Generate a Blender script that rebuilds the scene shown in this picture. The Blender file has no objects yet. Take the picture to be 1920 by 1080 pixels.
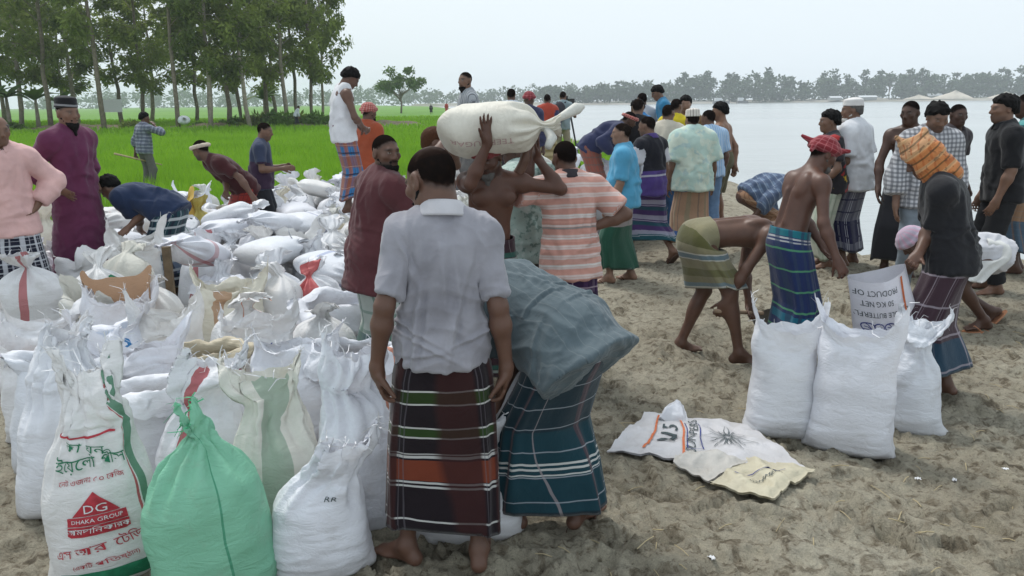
import bpy, math, random
import numpy as np
from mathutils import Vector, Matrix

# ------------------------------------------------------------------ camera, sky, sun, exposure
sc = bpy.context.scene
COL = sc.collection
R = math.radians
CAM_H, PITCH, ROLL, FPX = 1.8, 13.1, -0.66, 1500.0
cam_data = bpy.data.cameras.new('camera')
cam_data.sensor_width = 36.0
cam_data.lens = FPX / 1920.0 * 36.0
cam_data.clip_start = 0.05
cam_data.clip_end = 9000.0
cam = bpy.data.objects.new('camera', cam_data)
COL.objects.link(cam)
CAM_R = Matrix.Rotation(R(90 - PITCH), 3, 'X') @ Matrix.Rotation(R(ROLL), 3, 'Z')
cam.matrix_world = Matrix.Translation((0, 0, CAM_H)) @ CAM_R.to_4x4()
sc.camera = cam

world = bpy.data.worlds.new('World')
sc.world = world
world.use_nodes = True
wn = world.node_tree.nodes
wl = world.node_tree.links
bg = wn['Background']
sky = wn.new('ShaderNodeTexSky')
sky.sky_type = 'NISHITA'
sky.sun_disc = False
sky.sun_elevation = R(58)
sky.sun_rotation = R(-35)
sky.air_density = 1.6
sky.dust_density = 6.0
# a closed, bright cloud deck: the clear-sky colour only tints it
wm = wn.new('ShaderNodeMix'); wm.data_type = 'RGBA'
wm.inputs[0].default_value = 0.86
wm.inputs[7].default_value = (7.5, 8.35, 9.0, 1)
wl.new(sky.outputs[0], wm.inputs[6])
wl.new(wm.outputs[2], bg.inputs[0])
bg.inputs[1].default_value = 0.086

sun_d = bpy.data.lights.new('sun', 'SUN')
sun_d.energy = 1.5
sun_d.angle = R(14)
sun_d.color = (1.0, 0.97, 0.93)
sun = bpy.data.objects.new('sun', sun_d)
sun.rotation_euler = (R(32), 0, R(-145))
COL.objects.link(sun)

sc.view_settings.view_transform = 'Standard'
sc.view_settings.look = 'None'
sc.view_settings.exposure = 0.56
sc.view_settings.gamma = 1.0
sc.render.engine = 'CYCLES'
sc.cycles.use_denoising = True
sc.cycles.max_bounces = 6
sc.cycles.diffuse_bounces = 3
sc.cycles.glossy_bounces = 2
sc.cycles.transmission_bounces = 3
sc.cycles.transparent_max_bounces = 6
sc.cycles.volume_bounces = 1
sc.cycles.caustics_reflective = False
sc.cycles.caustics_refractive = False

rng = np.random.default_rng(7)
random.seed(7)

# ------------------------------------------------------------------ photo pixel -> direction -> place
def ray(px, py):
    d = CAM_R @ Vector(((px - 960) / FPX, (540 - py) / FPX, -1.0))
    return np.array(d)
def at(px, py, Y):                       # the point of that direction at distance Y in front
    d = ray(px, py)
    return np.array([0, 0, CAM_H]) + d * (Y / d[1])
def px2x(px, Y, z):                      # sideways place of a photo column at distance Y, height z
    c, s = math.cos(R(PITCH)), math.sin(R(PITCH))
    dep = Y * c + (CAM_H - z) * s
    v = (Y * s - (CAM_H - z) * c) / dep                       # row, for the slight roll
    return ((px - 960) / FPX * math.cos(R(ROLL)) - v * math.sin(R(ROLL))) * dep
def gp(px, py, z=0.0):                   # where that direction meets a level z
    d = ray(px, py)
    return np.array([0, 0, CAM_H]) + d * ((z - CAM_H) / d[2])

# ------------------------------------------------------------------ noise
def _hash(ix, iy, iz, s):
    h = (ix * 374761393 + iy * 668265263 + iz * 2147483647 + s * 144665) & 0xffffffff
    h = ((h ^ (h >> 13)) * 1274126177) & 0xffffffff
    h = ((h ^ (h >> 16)) * 2246822519) & 0xffffffff
    return (h ^ (h >> 15)) & 0xffff
_G = rng.normal(size=(256, 3)); _G /= np.linalg.norm(_G, axis=1)[:, None]
_G = _G.astype(np.float32)
def noise3(P, seed=0):
    P = np.asarray(P, dtype=np.float32)
    i = np.floor(P).astype(np.int64)
    f = P - i
    u = f * f * f * (f * (f * 6 - 15) + 10)
    out = 0
    for dx in (0, 1):
        wx = u[:, 0] if dx else 1 - u[:, 0]
        for dy in (0, 1):
            wy = u[:, 1] if dy else 1 - u[:, 1]
            for dz in (0, 1):
                wz = u[:, 2] if dz else 1 - u[:, 2]
                g = _G[_hash(i[:, 0] + dx, i[:, 1] + dy, i[:, 2] + dz, seed) & 255]
                out = out + wx * wy * wz * (g[:, 0] * (f[:, 0] - dx) + g[:, 1] * (f[:, 1] - dy) + g[:, 2] * (f[:, 2] - dz))
    return out * 1.6
def fbm(P, octaves=3, seed=0, gain=0.5):
    a, o, s = 1.0, 0.0, 1.0
    for k in range(octaves):
        o = o + a * noise3(P * s, seed + k * 17)
        a *= gain; s *= 2.03
    return o

# ------------------------------------------------------------------ meshes
def mk_mesh(name, V, F, smooth=True, uv=None, attrs=None, uvloop=None):
    """V (n,3); F one (m,k) array or a list of such arrays."""
    V = np.ascontiguousarray(V, dtype=np.float32)
    Fs = F if isinstance(F, list) else [F]
    Fs = [np.asarray(f, dtype=np.int32) for f in Fs if len(f)]
    me = bpy.data.meshes.new(name)
    me.vertices.add(len(V)); me.vertices.foreach_set('co', V.ravel())
    loops = np.concatenate([f.ravel() for f in Fs])
    tot = np.concatenate([np.full(len(f), f.shape[1], np.int32) for f in Fs])
    start = np.concatenate([[0], np.cumsum(tot)[:-1]]).astype(np.int32)
    me.loops.add(len(loops)); me.loops.foreach_set('vertex_index', loops)
    me.polygons.add(len(tot))
    me.polygons.foreach_set('loop_start', start)
    me.polygons.foreach_set('loop_total', tot)
    me.polygons.foreach_set('use_smooth', np.full(len(tot), smooth, dtype=bool))
    if uv is not None:
        l = me.uv_layers.new(name='UVMap')
        l.data.foreach_set('uv', np.asarray(uv, np.float32)[loops].ravel())
    if uvloop is not None:
        l = me.uv_layers.new(name='UVMap')
        l.data.foreach_set('uv', np.asarray(uvloop, np.float32).ravel())
    if attrs:
        for k, v in attrs.items():
            v = np.asarray(v, np.float32)
            if v.ndim == 1:
                a = me.attributes.new(k, 'FLOAT', 'POINT'); a.data.foreach_set('value', v)
            else:
                a = me.attributes.new(k, 'FLOAT_VECTOR', 'POINT'); a.data.foreach_set('vector', v.ravel())
    me.update(calc_edges=True)
    me.validate()
    return me
def link(name, me, mat, parent=None, loc=None, rot=None):
    o = bpy.data.objects.new(name, me)
    COL.objects.link(o)
    if me is not None and mat is not None and len(me.materials) == 0:
        me.materials.append(mat)
    if parent is not None: o.parent = parent
    if loc is not None: o.location = loc
    if rot is not None: o.rotation_euler = rot
    return o
def tag(o, label=None, cat=None, group=None, kind=None):
    if label: o['label'] = label
    if cat: o['category'] = cat
    if group: o['group'] = group
    if kind: o['kind'] = kind
    return o
def empty(name, loc, label, cat, group=None):
    o = bpy.data.objects.new(name, None)
    o.empty_display_size = 0.1
    COL.objects.link(o); o.location = loc
    return tag(o, label, cat, group)
def grid_faces(nu, nv, wrap_u=False):
    """verts laid out v-major: index = v*nu+u"""
    u = np.arange(nu if wrap_u else nu - 1); v = np.arange(nv - 1)
    U, Vv = np.meshgrid(u, v)
    a = Vv * nu + U; b = Vv * nu + (U + 1) % nu
    return np.stack([a, b, b + nu, a + nu], -1).reshape(-1, 4)
class MB:
    """collects boxes / tubes / sheets into one mesh"""
    def __init__(s): s.V = []; s.Q = []; s.T = []; s.n = 0
    def add(s, V, Q=None, T=None):
        V = np.asarray(V, float)
        if Q is not None and len(Q): s.Q.append(np.asarray(Q) + s.n)
        if T is not None and len(T): s.T.append(np.asarray(T) + s.n)
        s.V.append(V); s.n += len(V)
    def box(s, c, size, rz=0.0, taper=1.0):
        x, y, z = np.array(size) / 2
        v = np.array([[sx * x * (taper if sz > 0 else 1), sy * y * (taper if sz > 0 else 1), sz * z] for sz in (-1, 1) for sx, sy in ((-1, -1), (1, -1), (1, 1), (-1, 1))])
        cr, sr = math.cos(rz), math.sin(rz)
        v[:, :2] = v[:, :2] @ np.array([[cr, sr], [-sr, cr]])
        s.add(v + np.array(c), [[0, 3, 2, 1], [4, 5, 6, 7], [0, 1, 5, 4], [1, 2, 6, 5], [2, 3, 7, 6], [3, 0, 4, 7]])
    def tube(s, pts, rad, n=8, cap=True):
        pts = np.asarray(pts, float); m = len(pts)
        rad = np.broadcast_to(np.asarray(rad, float), (m,))
        t = np.gradient(pts, axis=0); t /= np.linalg.norm(t, axis=1)[:, None] + 1e-9
        up = np.array([0.13, 0.21, 0.97])
        a = np.cross(t, up); bad = np.linalg.norm(a, axis=1) < 0.15
        a[bad] = np.cross(t[bad], [1, 0.1, 0]); a /= np.linalg.norm(a, axis=1)[:, None]
        b = np.cross(t, a)
        th = np.arange(n) * 2 * math.pi / n
        V = pts[:, None] + rad[:, None, None] * (a[:, None] * np.cos(th)[None, :, None] + b[:, None] * np.sin(th)[None, :, None])
        V = V.reshape(-1, 3)
        Q = grid_faces(n, m, True)
        T = []
        if cap:
            V = np.vstack([V, pts[:1], pts[-1:]])
            c0, c1 = m * n, m * n + 1
            T = [[c0, (k + 1) % n, k] for k in range(n)] + [[c1, (m - 1) * n + k, (m - 1) * n + (k + 1) % n] for k in range(n)]
        s.add(V, Q, T)
    def mesh(s, name, smooth=True, **kw):
        F = []
        if s.Q: F.append(np.concatenate(s.Q))
        if s.T: F.append(np.concatenate(s.T))
        return mk_mesh(name, np.vstack(s.V), F, smooth, **kw)

# ------------------------------------------------------------------ materials
def new_mat(name, rough=0.7, spec=0.3):
    m = bpy.data.materials.new(name); m.use_nodes = True
    b = m.node_tree.nodes['Principled BSDF']
    b.inputs['Roughness'].default_value = rough
    b.inputs['Specular IOR Level'].default_value = spec
    return m, m.node_tree.nodes, m.node_tree.links, b
def N(nodes, typ, **kw):
    n = nodes.new(typ)
    for k, v in kw.items(): setattr(n, k, v)
    return n
def math_n(nd, lk, op, a, b=None, c=None):
    n = nd.new('ShaderNodeMath'); n.operation = op
    for i, v in enumerate((a, b, c)):
        if v is None: continue
        if isinstance(v, (int, float)): n.inputs[i].default_value = v
        else: lk.new(v, n.inputs[i])
    return n.outputs[0]
def mix_n(nd, lk, fac, a, b, blend='MIX'):
    n = nd.new('ShaderNodeMix'); n.data_type = 'RGBA'; n.blend_type = blend
    for i, v in ((0, fac), (6, a), (7, b)):
        if isinstance(v, (int, float)): n.inputs[i].default_value = v
        elif isinstance(v, (tuple, list)): n.inputs[i].default_value = (*v[:3], 1)
        else: lk.new(v, n.inputs[i])
    return n.outputs[2]
def srgb(r, g, b):
    f = lambda c: (c / 255 / 12.92) if c <= 10.31 else ((c / 255 + 0.055) / 1.055) ** 2.4
    return (f(r), f(g), f(b))
# ------------------------------------------------------------------ land
BANK = np.array([[60, 5.0], [14, 7.6], [8.5, 8.5], [5.6, 9.0], [4.15, 9.4], [3.95, 11], [4.3, 13.5], [5.0, 18], [4.2, 26], [3.3, 35], [0.5, 80], [-7, 170], [-40, 420], [-160, 900], [-500, 3500]], float)
WATER_Z = -0.6
def bank_dist(x, y):
    """positive on the land side (left / near), negative over the river"""
    P = np.stack([x, y], -1)
    best = np.full(x.shape, 1e9); sign = np.ones(x.shape)
    for a, b in zip(BANK[:-1], BANK[1:]):
        ab = b - a
        t = np.clip(((P - a) @ ab) / (ab @ ab), 0, 1)
        q = P - (a + t[..., None] * ab)
        d = np.sqrt((q ** 2).sum(-1))
        cr = ab[0] * q[..., 1] - ab[1] * q[..., 0]
        m = d < best
        best = np.where(m, d, best); sign = np.where(m, np.sign(cr), sign)
    return best * -sign * -1.0
def smooth01(t):
    t = np.clip(t, 0, 1); return t * t * (3 - 2 * t)
def gz_base(x, y):
    x = np.asarray(x, float); y = np.asarray(y, float)
    bd = bank_dist(x, y)
    z = 0.10 * smooth01((y - 4.5) / 4.0) * smooth01((x - 0.3) / 2.5) * smooth01((30 - y) / 15)
    z = z * smooth01(bd / 1.5)
    return np.where(bd > 0, z, -0.02 - 1.2 * smooth01(-bd / (1.0 + 0.02 * y)))
def gz(x, y): return float(gz_base(np.array([x]), np.array([y]))[0])

def field_mask(x, y):
    """1 where rice grows"""
    edge = np.interp(x, [-40, -9, -6, -3.2, -1.2, 0.5, 2.0, 3.0], [10.5, 10.8, 11.0, 14.6, 15.0, 15.6, 16.5, 18.5])
    return smooth01((y - edge) / 0.5) * smooth01((bank_dist(x, y) - 0.6) / 0.8)

ang = np.concatenate([np.linspace(-82, -42, 50)[:-1], np.linspace(-42, 42, 300), np.linspace(42, 82, 50)[1:]]) * math.pi / 180
rad = np.concatenate([[0.25, 0.6, 1.0], 1.3 * 1.0062 ** np.arange(0, 395), 1.3 * 1.0062 ** 395 * 1.035 ** np.arange(0, 127)])
A_, R_ = np.meshgrid(ang, rad)
gx, gy = (R_ * np.sin(A_)).ravel(), (R_ * np.cos(A_)).ravel()
g0 = gz_base(gx, gy)
bd = bank_dist(gx, gy)
near = smooth01((16 - np.hypot(gx, gy)) / 6)
sandy = (1 - field_mask(gx, gy)) * smooth01(bd / 0.3)
P3 = np.stack([gx, gy, np.zeros_like(gx)], -1)
wp = P3 + 0.18 * np.stack([noise3(P3 * 2.1, 5), noise3(P3 * 2.1, 6), 0 * gx], -1)
rel = 0.030 * noise3(wp * 1.3, 1) + 0.022 * (0.5 - np.abs(noise3(wp * np.array([2.6, 3.6, 1]), 2))) + 0.017 * (0.4 - np.abs(noise3(wp * np.array([6.5, 9.0, 1]), 3)))
rel += 0.012 * (0.4 - np.abs(noise3(wp * np.array([14.0, 20.0, 1]), 4))) + 0.006 * noise3(P3 * 38, 8)
# trodden clods with broken edges
for sc_, am, sd_ in ((4.2, .016, 51), (8.5, .014, 52), (17.0, .008, 53)):
    nn_ = noise3(wp * np.array([sc_, sc_ * 1.35, 1]), sd_); rel += am * (smooth01((nn_ - .05) / .10) - .4) * (0.6 + 0.8 * smooth01(noise3(P3 * 1.1, sd_ + 9) * 2 + .4))
# footprints trodden into the wet sand
fp_n = 620
fr = 1.6 + 9.5 * rng.random(fp_n) ** 0.8
fa = (rng.random(fp_n) * 80 - 36) * math.pi / 180
fx, fy = fr * np.sin(fa), fr * np.cos(fa)
frot = rng.normal(0.5, 0.9, fp_n)
sel_near = np.hypot(gx, gy) < 12.5
sx, sy = gx[sel_near], gy[sel_near]; dz = np.zeros(len(sx))
for k in range(fp_n):
    m = (np.abs(sx - fx[k]) < 0.25) & (np.abs(sy - fy[k]) < 0.25)
    if not m.any(): continue
    dx, dy = sx[m] - fx[k], sy[m] - fy[k]
    c, s_ = math.cos(frot[k]), math.sin(frot[k])
    u, v = (dx * c + dy * s_), (-dx * s_ + dy * c)
    w = 0.045 + 0.012 * np.clip(v / 0.12, -1, 1)
    q = np.sqrt((u / w) ** 2 + (v / 0.125) ** 2)
    dep = 0.020 + 0.022 * rng.random()
    dz[m] += -dep * smooth01((1.08 - q) / 0.3) + 0.5 * dep * np.exp(-((q - 1.25) / 0.2) ** 2)
rel[sel_near] += dz
# damp hollow where the bending man shovels
hol = gp(1390, 660)
hd = np.hypot(gx - hol[0], gy - hol[1])
rel += -0.12 * np.exp(-(hd / 0.33) ** 2) + 0.05 * np.exp(-((hd - 0.55) / 0.18) ** 2)
gzv = g0 + rel * near * sandy
gzv += 0.06 * noise3(P3 * 0.9, 12) * sandy * smooth01((np.hypot(gx, gy) - 7) / 6) * smooth01(bd / 0.6)
# the low earth bund at the foot of the grove
def bund_y(x): return 62 + 0.05 * x + 1.2 * np.sin(x * 0.21)
bm = np.exp(-((gy - bund_y(gx)) / 1.3) ** 2) * smooth01((-5 - gx) / 3)
gzv += bm * (0.55 + 0.2 * noise3(P3 * 0.8, 14))
# crumbling lip of the sand bank
lip = smooth01((bd + 0.9) / 0.9) * smooth01((0.25 - bd) / 0.25)
gzv += lip * 0.08 * noise3(P3 * 3.2, 33) * near
fm = field_mask(gx, gy)
far_land = smooth01((gy - 300) / 60)
ground_me = mk_mesh('ground', np.stack([gx, gy, gzv], -1), grid_faces(len(ang), len(rad))[:, ::-1],
                    attrs={'field': fm * (1 - smooth01(bm * 1.6)), 'bund': bm, 'relief': rel})
GZ = gzv.reshape(len(rad), len(ang))
def gz_at(x, y):
    """height of the ground as built"""
    x = np.asarray(x, float); y = np.asarray(y, float)
    fr_ = np.interp(np.hypot(x, y), rad, np.arange(len(rad))); fa_ = np.interp(np.arctan2(x, y), ang, np.arange(len(ang)))
    i = np.clip(fr_.astype(int), 0, len(rad) - 2); j = np.clip(fa_.astype(int), 0, len(ang) - 2); a, b_ = fr_ - i, fa_ - j
    return (GZ[i, j] * (1 - b_) + GZ[i, j + 1] * b_) * (1 - a) + (GZ[i + 1, j] * (1 - b_) + GZ[i + 1, j + 1] * b_) * a
def gz(x, y): return float(np.mean(gz_at(np.array([x, x + .1, x - .1, x, x]), np.array([y, y, y, y + .1, y - .1]))))
m, nd, lk, b = new_mat('sand_and_field', 0.9, 0.25)
tc = N(nd, 'ShaderNodeNewGeometry')
af = N(nd, 'ShaderNodeAttribute', attribute_name='field')
ab_ = N(nd, 'ShaderNodeAttribute', attribute_name='bund')
def noise_tex(nd, lk, scale, detail=4, vec=None, rough=0.55, dist=0.0):
    n = N(nd, 'ShaderNodeTexNoise'); n.inputs['Scale'].default_value = scale
    n.inputs['Detail'].default_value = detail; n.inputs['Roughness'].default_value = rough
    n.inputs['Distortion'].default_value = dist
    if vec is not None: lk.new(vec, n.inputs['Vector'])
    return n.outputs['Fac']
def ramp(nd, lk, fac, stops):
    r = N(nd, 'ShaderNodeValToRGB')
    el = r.color_ramp.elements
    while len(el) < len(stops): el.new(0.5)
    for e, (p, c) in zip(el, stops):
        e.position = p; e.color = (*c[:3], 1)
    lk.new(fac, r.inputs[0])
    return r.outputs[0]
n1 = noise_tex(nd, lk, 1.1, 5, tc.outputs['Position'])
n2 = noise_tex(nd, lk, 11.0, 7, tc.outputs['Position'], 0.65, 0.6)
n3 = noise_tex(nd, lk, 160.0, 3, tc.outputs['Position'])
dry = ramp(nd, lk, n1, [(0.32, (0.250, 0.222, 0.168)), (0.52, (0.300, 0.272, 0.210)), (0.72, (0.345, 0.320, 0.255))])
wet_and_shade = ramp(nd, lk, n2, [(0.34, (0.34, 0.31, 0.28)), (0.42, (0.66, 0.63, 0.60)), (0.49, (0.97, 0.97, 0.97)), (0.62, (1.03, 1.04, 1.03)), (0.8, (1.16, 1.17, 1.15))])  # wet spots, deepened to paint the small shadows of clods into the colour
sand = mix_n(nd, lk, 1.0, dry, wet_and_shade, 'MULTIPLY')
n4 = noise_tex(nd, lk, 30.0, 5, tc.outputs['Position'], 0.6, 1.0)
sand = mix_n(nd, lk, 1.0, sand, ramp(nd, lk, n4, [(0.33, (0.5, 0.47, 0.44)), (0.43, (0.95, 0.95, 0.94)), (0.7, (1.06, 1.06, 1.05))]), 'MULTIPLY')  # finer dark spots, small clod shadows painted into the sand colour
grain = ramp(nd, lk, n3, [(0.3, (0.8, 0.8, 0.8)), (0.7, (1.15, 1.15, 1.15))])
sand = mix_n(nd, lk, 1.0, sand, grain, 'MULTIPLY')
nf = noise_tex(nd, lk, 0.035, 3, tc.outputs['Position'])
nf2 = noise_tex(nd, lk, 2.2, 4, tc.outputs['Position'])
fieldc = ramp(nd, lk, nf, [(0.35, (0.075, 0.19, 0.022)), (0.5, (0.115, 0.26, 0.03)), (0.68, (0.16, 0.31, 0.05))])
fieldc = mix_n(nd, lk, 0.5, fieldc, ramp(nd, lk, nf2, [(0.3, (0.06, 0.15, 0.018)), (0.7, (0.15, 0.30, 0.04))]))
soil = ramp(nd, lk, nf2, [(0.35, (0.09, 0.085, 0.045)), (0.55, (0.17, 0.135, 0.09)), (0.7, (0.07, 0.13, 0.03))])
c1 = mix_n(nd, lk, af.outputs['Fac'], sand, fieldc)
bf = math_n(nd, lk, 'MINIMUM', math_n(nd, lk, 'MULTIPLY', ab_.outputs['Fac'], 1.8), 1.0)
c2 = mix_n(nd, lk, bf, c1, soil)
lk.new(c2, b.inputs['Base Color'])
bp = N(nd, 'ShaderNodeBump'); bp.inputs['Strength'].default_value = 0.9; bp.inputs['Distance'].default_value = 0.03
nb = noise_tex(nd, lk, 17.0, 8, tc.outputs['Position'], 0.7, 0.8)
lk.new(nb, bp.inputs['Height']); lk.new(bp.outputs[0], b.inputs['Normal'])
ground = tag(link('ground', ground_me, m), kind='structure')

# ------------------------------------------------------------------ river
wa = np.linspace(-30, 82, 120) * math.pi / 180
wr = 7.0 * 1.06 ** np.arange(0, 88)
WA, WR = np.meshgrid(wa, wr)
wx, wy = (WR * np.sin(WA)).ravel(), (WR * np.cos(WA)).ravel()
river_me = mk_mesh('river', np.stack([wx, wy, np.full_like(wx, WATER_Z)], -1), grid_faces(len(wa), len(wr))[:, ::-1])
m, nd, lk, b = new_mat('river_water', 0.22, 0.5)
b.inputs['Base Color'].default_value = (0.235, 0.255, 0.25, 1)
tc = N(nd, 'ShaderNodeNewGeometry')
mp = N(nd, 'ShaderNodeMapping'); mp.inputs['Scale'].default_value = (0.55, 1.0, 1); mp.inputs['Rotation'].default_value = (0, 0, R(12))
lk.new(tc.outputs['Position'], mp.inputs[0])
h1 = noise_tex(nd, lk, 2.6, 4, mp.outputs[0], 0.55, 0.6)
h2 = noise_tex(nd, lk, 0.35, 3, mp.outputs[0], 0.5, 0.5)
hh = math_n(nd, lk, 'ADD', math_n(nd, lk, 'MULTIPLY', h1, 0.35), h2)
bp = N(nd, 'ShaderNodeBump'); bp.inputs['Strength'].default_value = 0.35; bp.inputs['Distance'].default_value = 0.25
lk.new(hh, bp.inputs['Height']); lk.new(bp.outputs[0], b.inputs['Normal'])
silt = noise_tex(nd, lk, 0.02, 3, mp.outputs[0])
lk.new(ramp(nd, lk, silt, [(0.35, (0.33, 0.35, 0.345)), (0.65, (0.40, 0.425, 0.42))]), b.inputs['Base Color'])
tag(link('river', river_me, m), kind='structure')

# ------------------------------------------------------------------ far bank (about half a kilometre off)
fbx = np.linspace(-60, 900, 200)
rows = [(0, -0.9), (5, 0.25), (16, 0.6), (28, 0.9), (60, 1.2), (560, 1.2)]
V = []
for (dy, z) in rows:
    yy = 505 + 10 * np.sin(fbx * 0.012) + 6 * np.sin(fbx * 0.041 + 1) - 0.05 * fbx + dy
    V.append(np.stack([fbx, yy, z + (0.35 * np.sin(fbx * 0.07) if 0 < dy < 50 else 0) + 0 * fbx], -1))
fb_me = mk_mesh('far_bank', np.vstack(V), grid_faces(len(fbx), len(rows)))
m, nd, lk, b = new_mat('far_bank_sand', 0.95, 0.1)
tc = N(nd, 'ShaderNodeNewGeometry')
nn = noise_tex(nd, lk, 0.04, 4, tc.outputs['Position'])
lk.new(ramp(nd, lk, nn, [(0.35, (0.12, 0.15, 0.09)), (0.5, (0.27, 0.25, 0.21)), (0.7, (0.38, 0.36, 0.32))]), b.inputs['Base Color'])
tag(link('far_bank', fb_me, m), kind='structure')
# ------------------------------------------------------------------ implicit surfaces -> one continuous mesh
def nrm(v):
    v = np.asarray(v, float); return v / (np.linalg.norm(v) + 1e-12)
def cone(a, b, ra, rb, k=0.02, flat=False, col=None):
    return dict(t='cone', a=np.asarray(a, float), b=np.asarray(b, float), ra=ra, rb=rb, k=k, flat=flat)
def ell(c, rad, axes=None, k=0.03):
    return dict(t='ell', c=np.asarray(c, float), r=np.asarray(rad, float), ax=np.eye(3) if axes is None else np.asarray(axes, float), k=k)
def ecyl(a, b, ra, rb, lat, k=0.03, rnd=0.0, flat=True):
    """tapered elliptic cylinder a->b; ra=(lateral,depth) at a"""
    return dict(t='ecyl', a=np.asarray(a, float), b=np.asarray(b, float), ra=ra, rb=rb, lat=np.asarray(lat, float), k=k, rnd=rnd, flat=flat)
def sub(p): p = dict(p); p['sub'] = True; return p

def prim_aabb(p):
    if p['t'] == 'cone':
        r = max(p['ra'], p['rb']); return np.minimum(p['a'], p['b']) - r, np.maximum(p['a'], p['b']) + r
    if p['t'] == 'ecyl':
        r = max(*p['ra'], *p['rb']); return np.minimum(p['a'], p['b']) - r, np.maximum(p['a'], p['b']) + r
    r = p['r'].max(); return p['c'] - r, p['c'] + r
def prim_eval(p, P):
    if p['t'] == 'cone':
        ab = p['b'] - p['a']; L2 = ab @ ab + 1e-12
        q = P - p['a'].astype(np.float32)
        tt = (q @ ab.astype(np.float32)) / L2
        t = np.clip(tt, 0, 1)
        d = np.sqrt(((q - t[:, None] * ab.astype(np.float32)) ** 2).sum(1)) - (p['ra'] + (p['rb'] - p['ra']) * t)
        if p['flat']: d = np.maximum(d, (tt - 1) * math.sqrt(L2))
        return d
    if p['t'] == 'ell':
        q = (P - p['c'].astype(np.float32)) @ p['ax'].T.astype(np.float32)
        k0 = np.sqrt(((q / p['r']) ** 2).sum(1)); k1 = np.sqrt(((q / p['r'] ** 2) ** 2).sum(1)) + 1e-9
        return k0 * (k0 - 1) / k1
    ab = p['b'] - p['a']; L = np.linalg.norm(ab); ax = ab / L
    lat = p['lat'] - ax * (p['lat'] @ ax); lat /= np.linalg.norm(lat); dep = np.cross(ax, lat)
    q = P - p['a'].astype(np.float32)
    h = q @ ax; t = np.clip(h / L, 0, 1)
    A = p['ra'][0] + (p['rb'][0] - p['ra'][0]) * t; B = p['ra'][1] + (p['rb'][1] - p['ra'][1]) * t
    x = (q @ lat) / A; y = (q @ dep) / B
    rr = np.sqrt(x * x + y * y) + 1e-6
    d = (rr - 1) * np.sqrt(x * x * A * A + y * y * B * B + 1e-8) / rr
    return np.maximum(d, np.maximum(-h, h - L))
def sdf_blocks(prims, C, half, P, band):
    """C (nb,3) block centres, P (nb,m,3) sample points of each block -> (nb,m)"""
    nb, m = P.shape[:2]
    d = np.full((nb, m), 0.25, np.float32)
    for p in prims:
        lo, hi = prim_aabb(p); mg = band + p['k'] + half
        s_ = np.ones(nb, bool)
        for a in range(3):
            ca = C[:, a]; s_ &= (ca > lo[a] - mg) & (ca < hi[a] + mg)
        i = np.nonzero(s_)[0]
        if not len(i): continue
        e = prim_eval(p, P[i].reshape(-1, 3)).astype(np.float32).reshape(len(i), m); k = p['k']; c = d[i]
        if p.get('sub'):
            h = np.clip(0.5 - 0.5 * (c + e) / k, 0, 1)
            d[i] = c + (-e - c) * h + k * h * (1 - h)
        else:
            h = np.clip(0.5 + 0.5 * (c - e) / k, 0, 1)
            d[i] = c + (e - c) * h - k * h * (1 - h)
    return d
_O4 = np.stack(np.meshgrid(*[np.arange(4)] * 3, indexing='ij'), -1).reshape(-1, 3)
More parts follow.
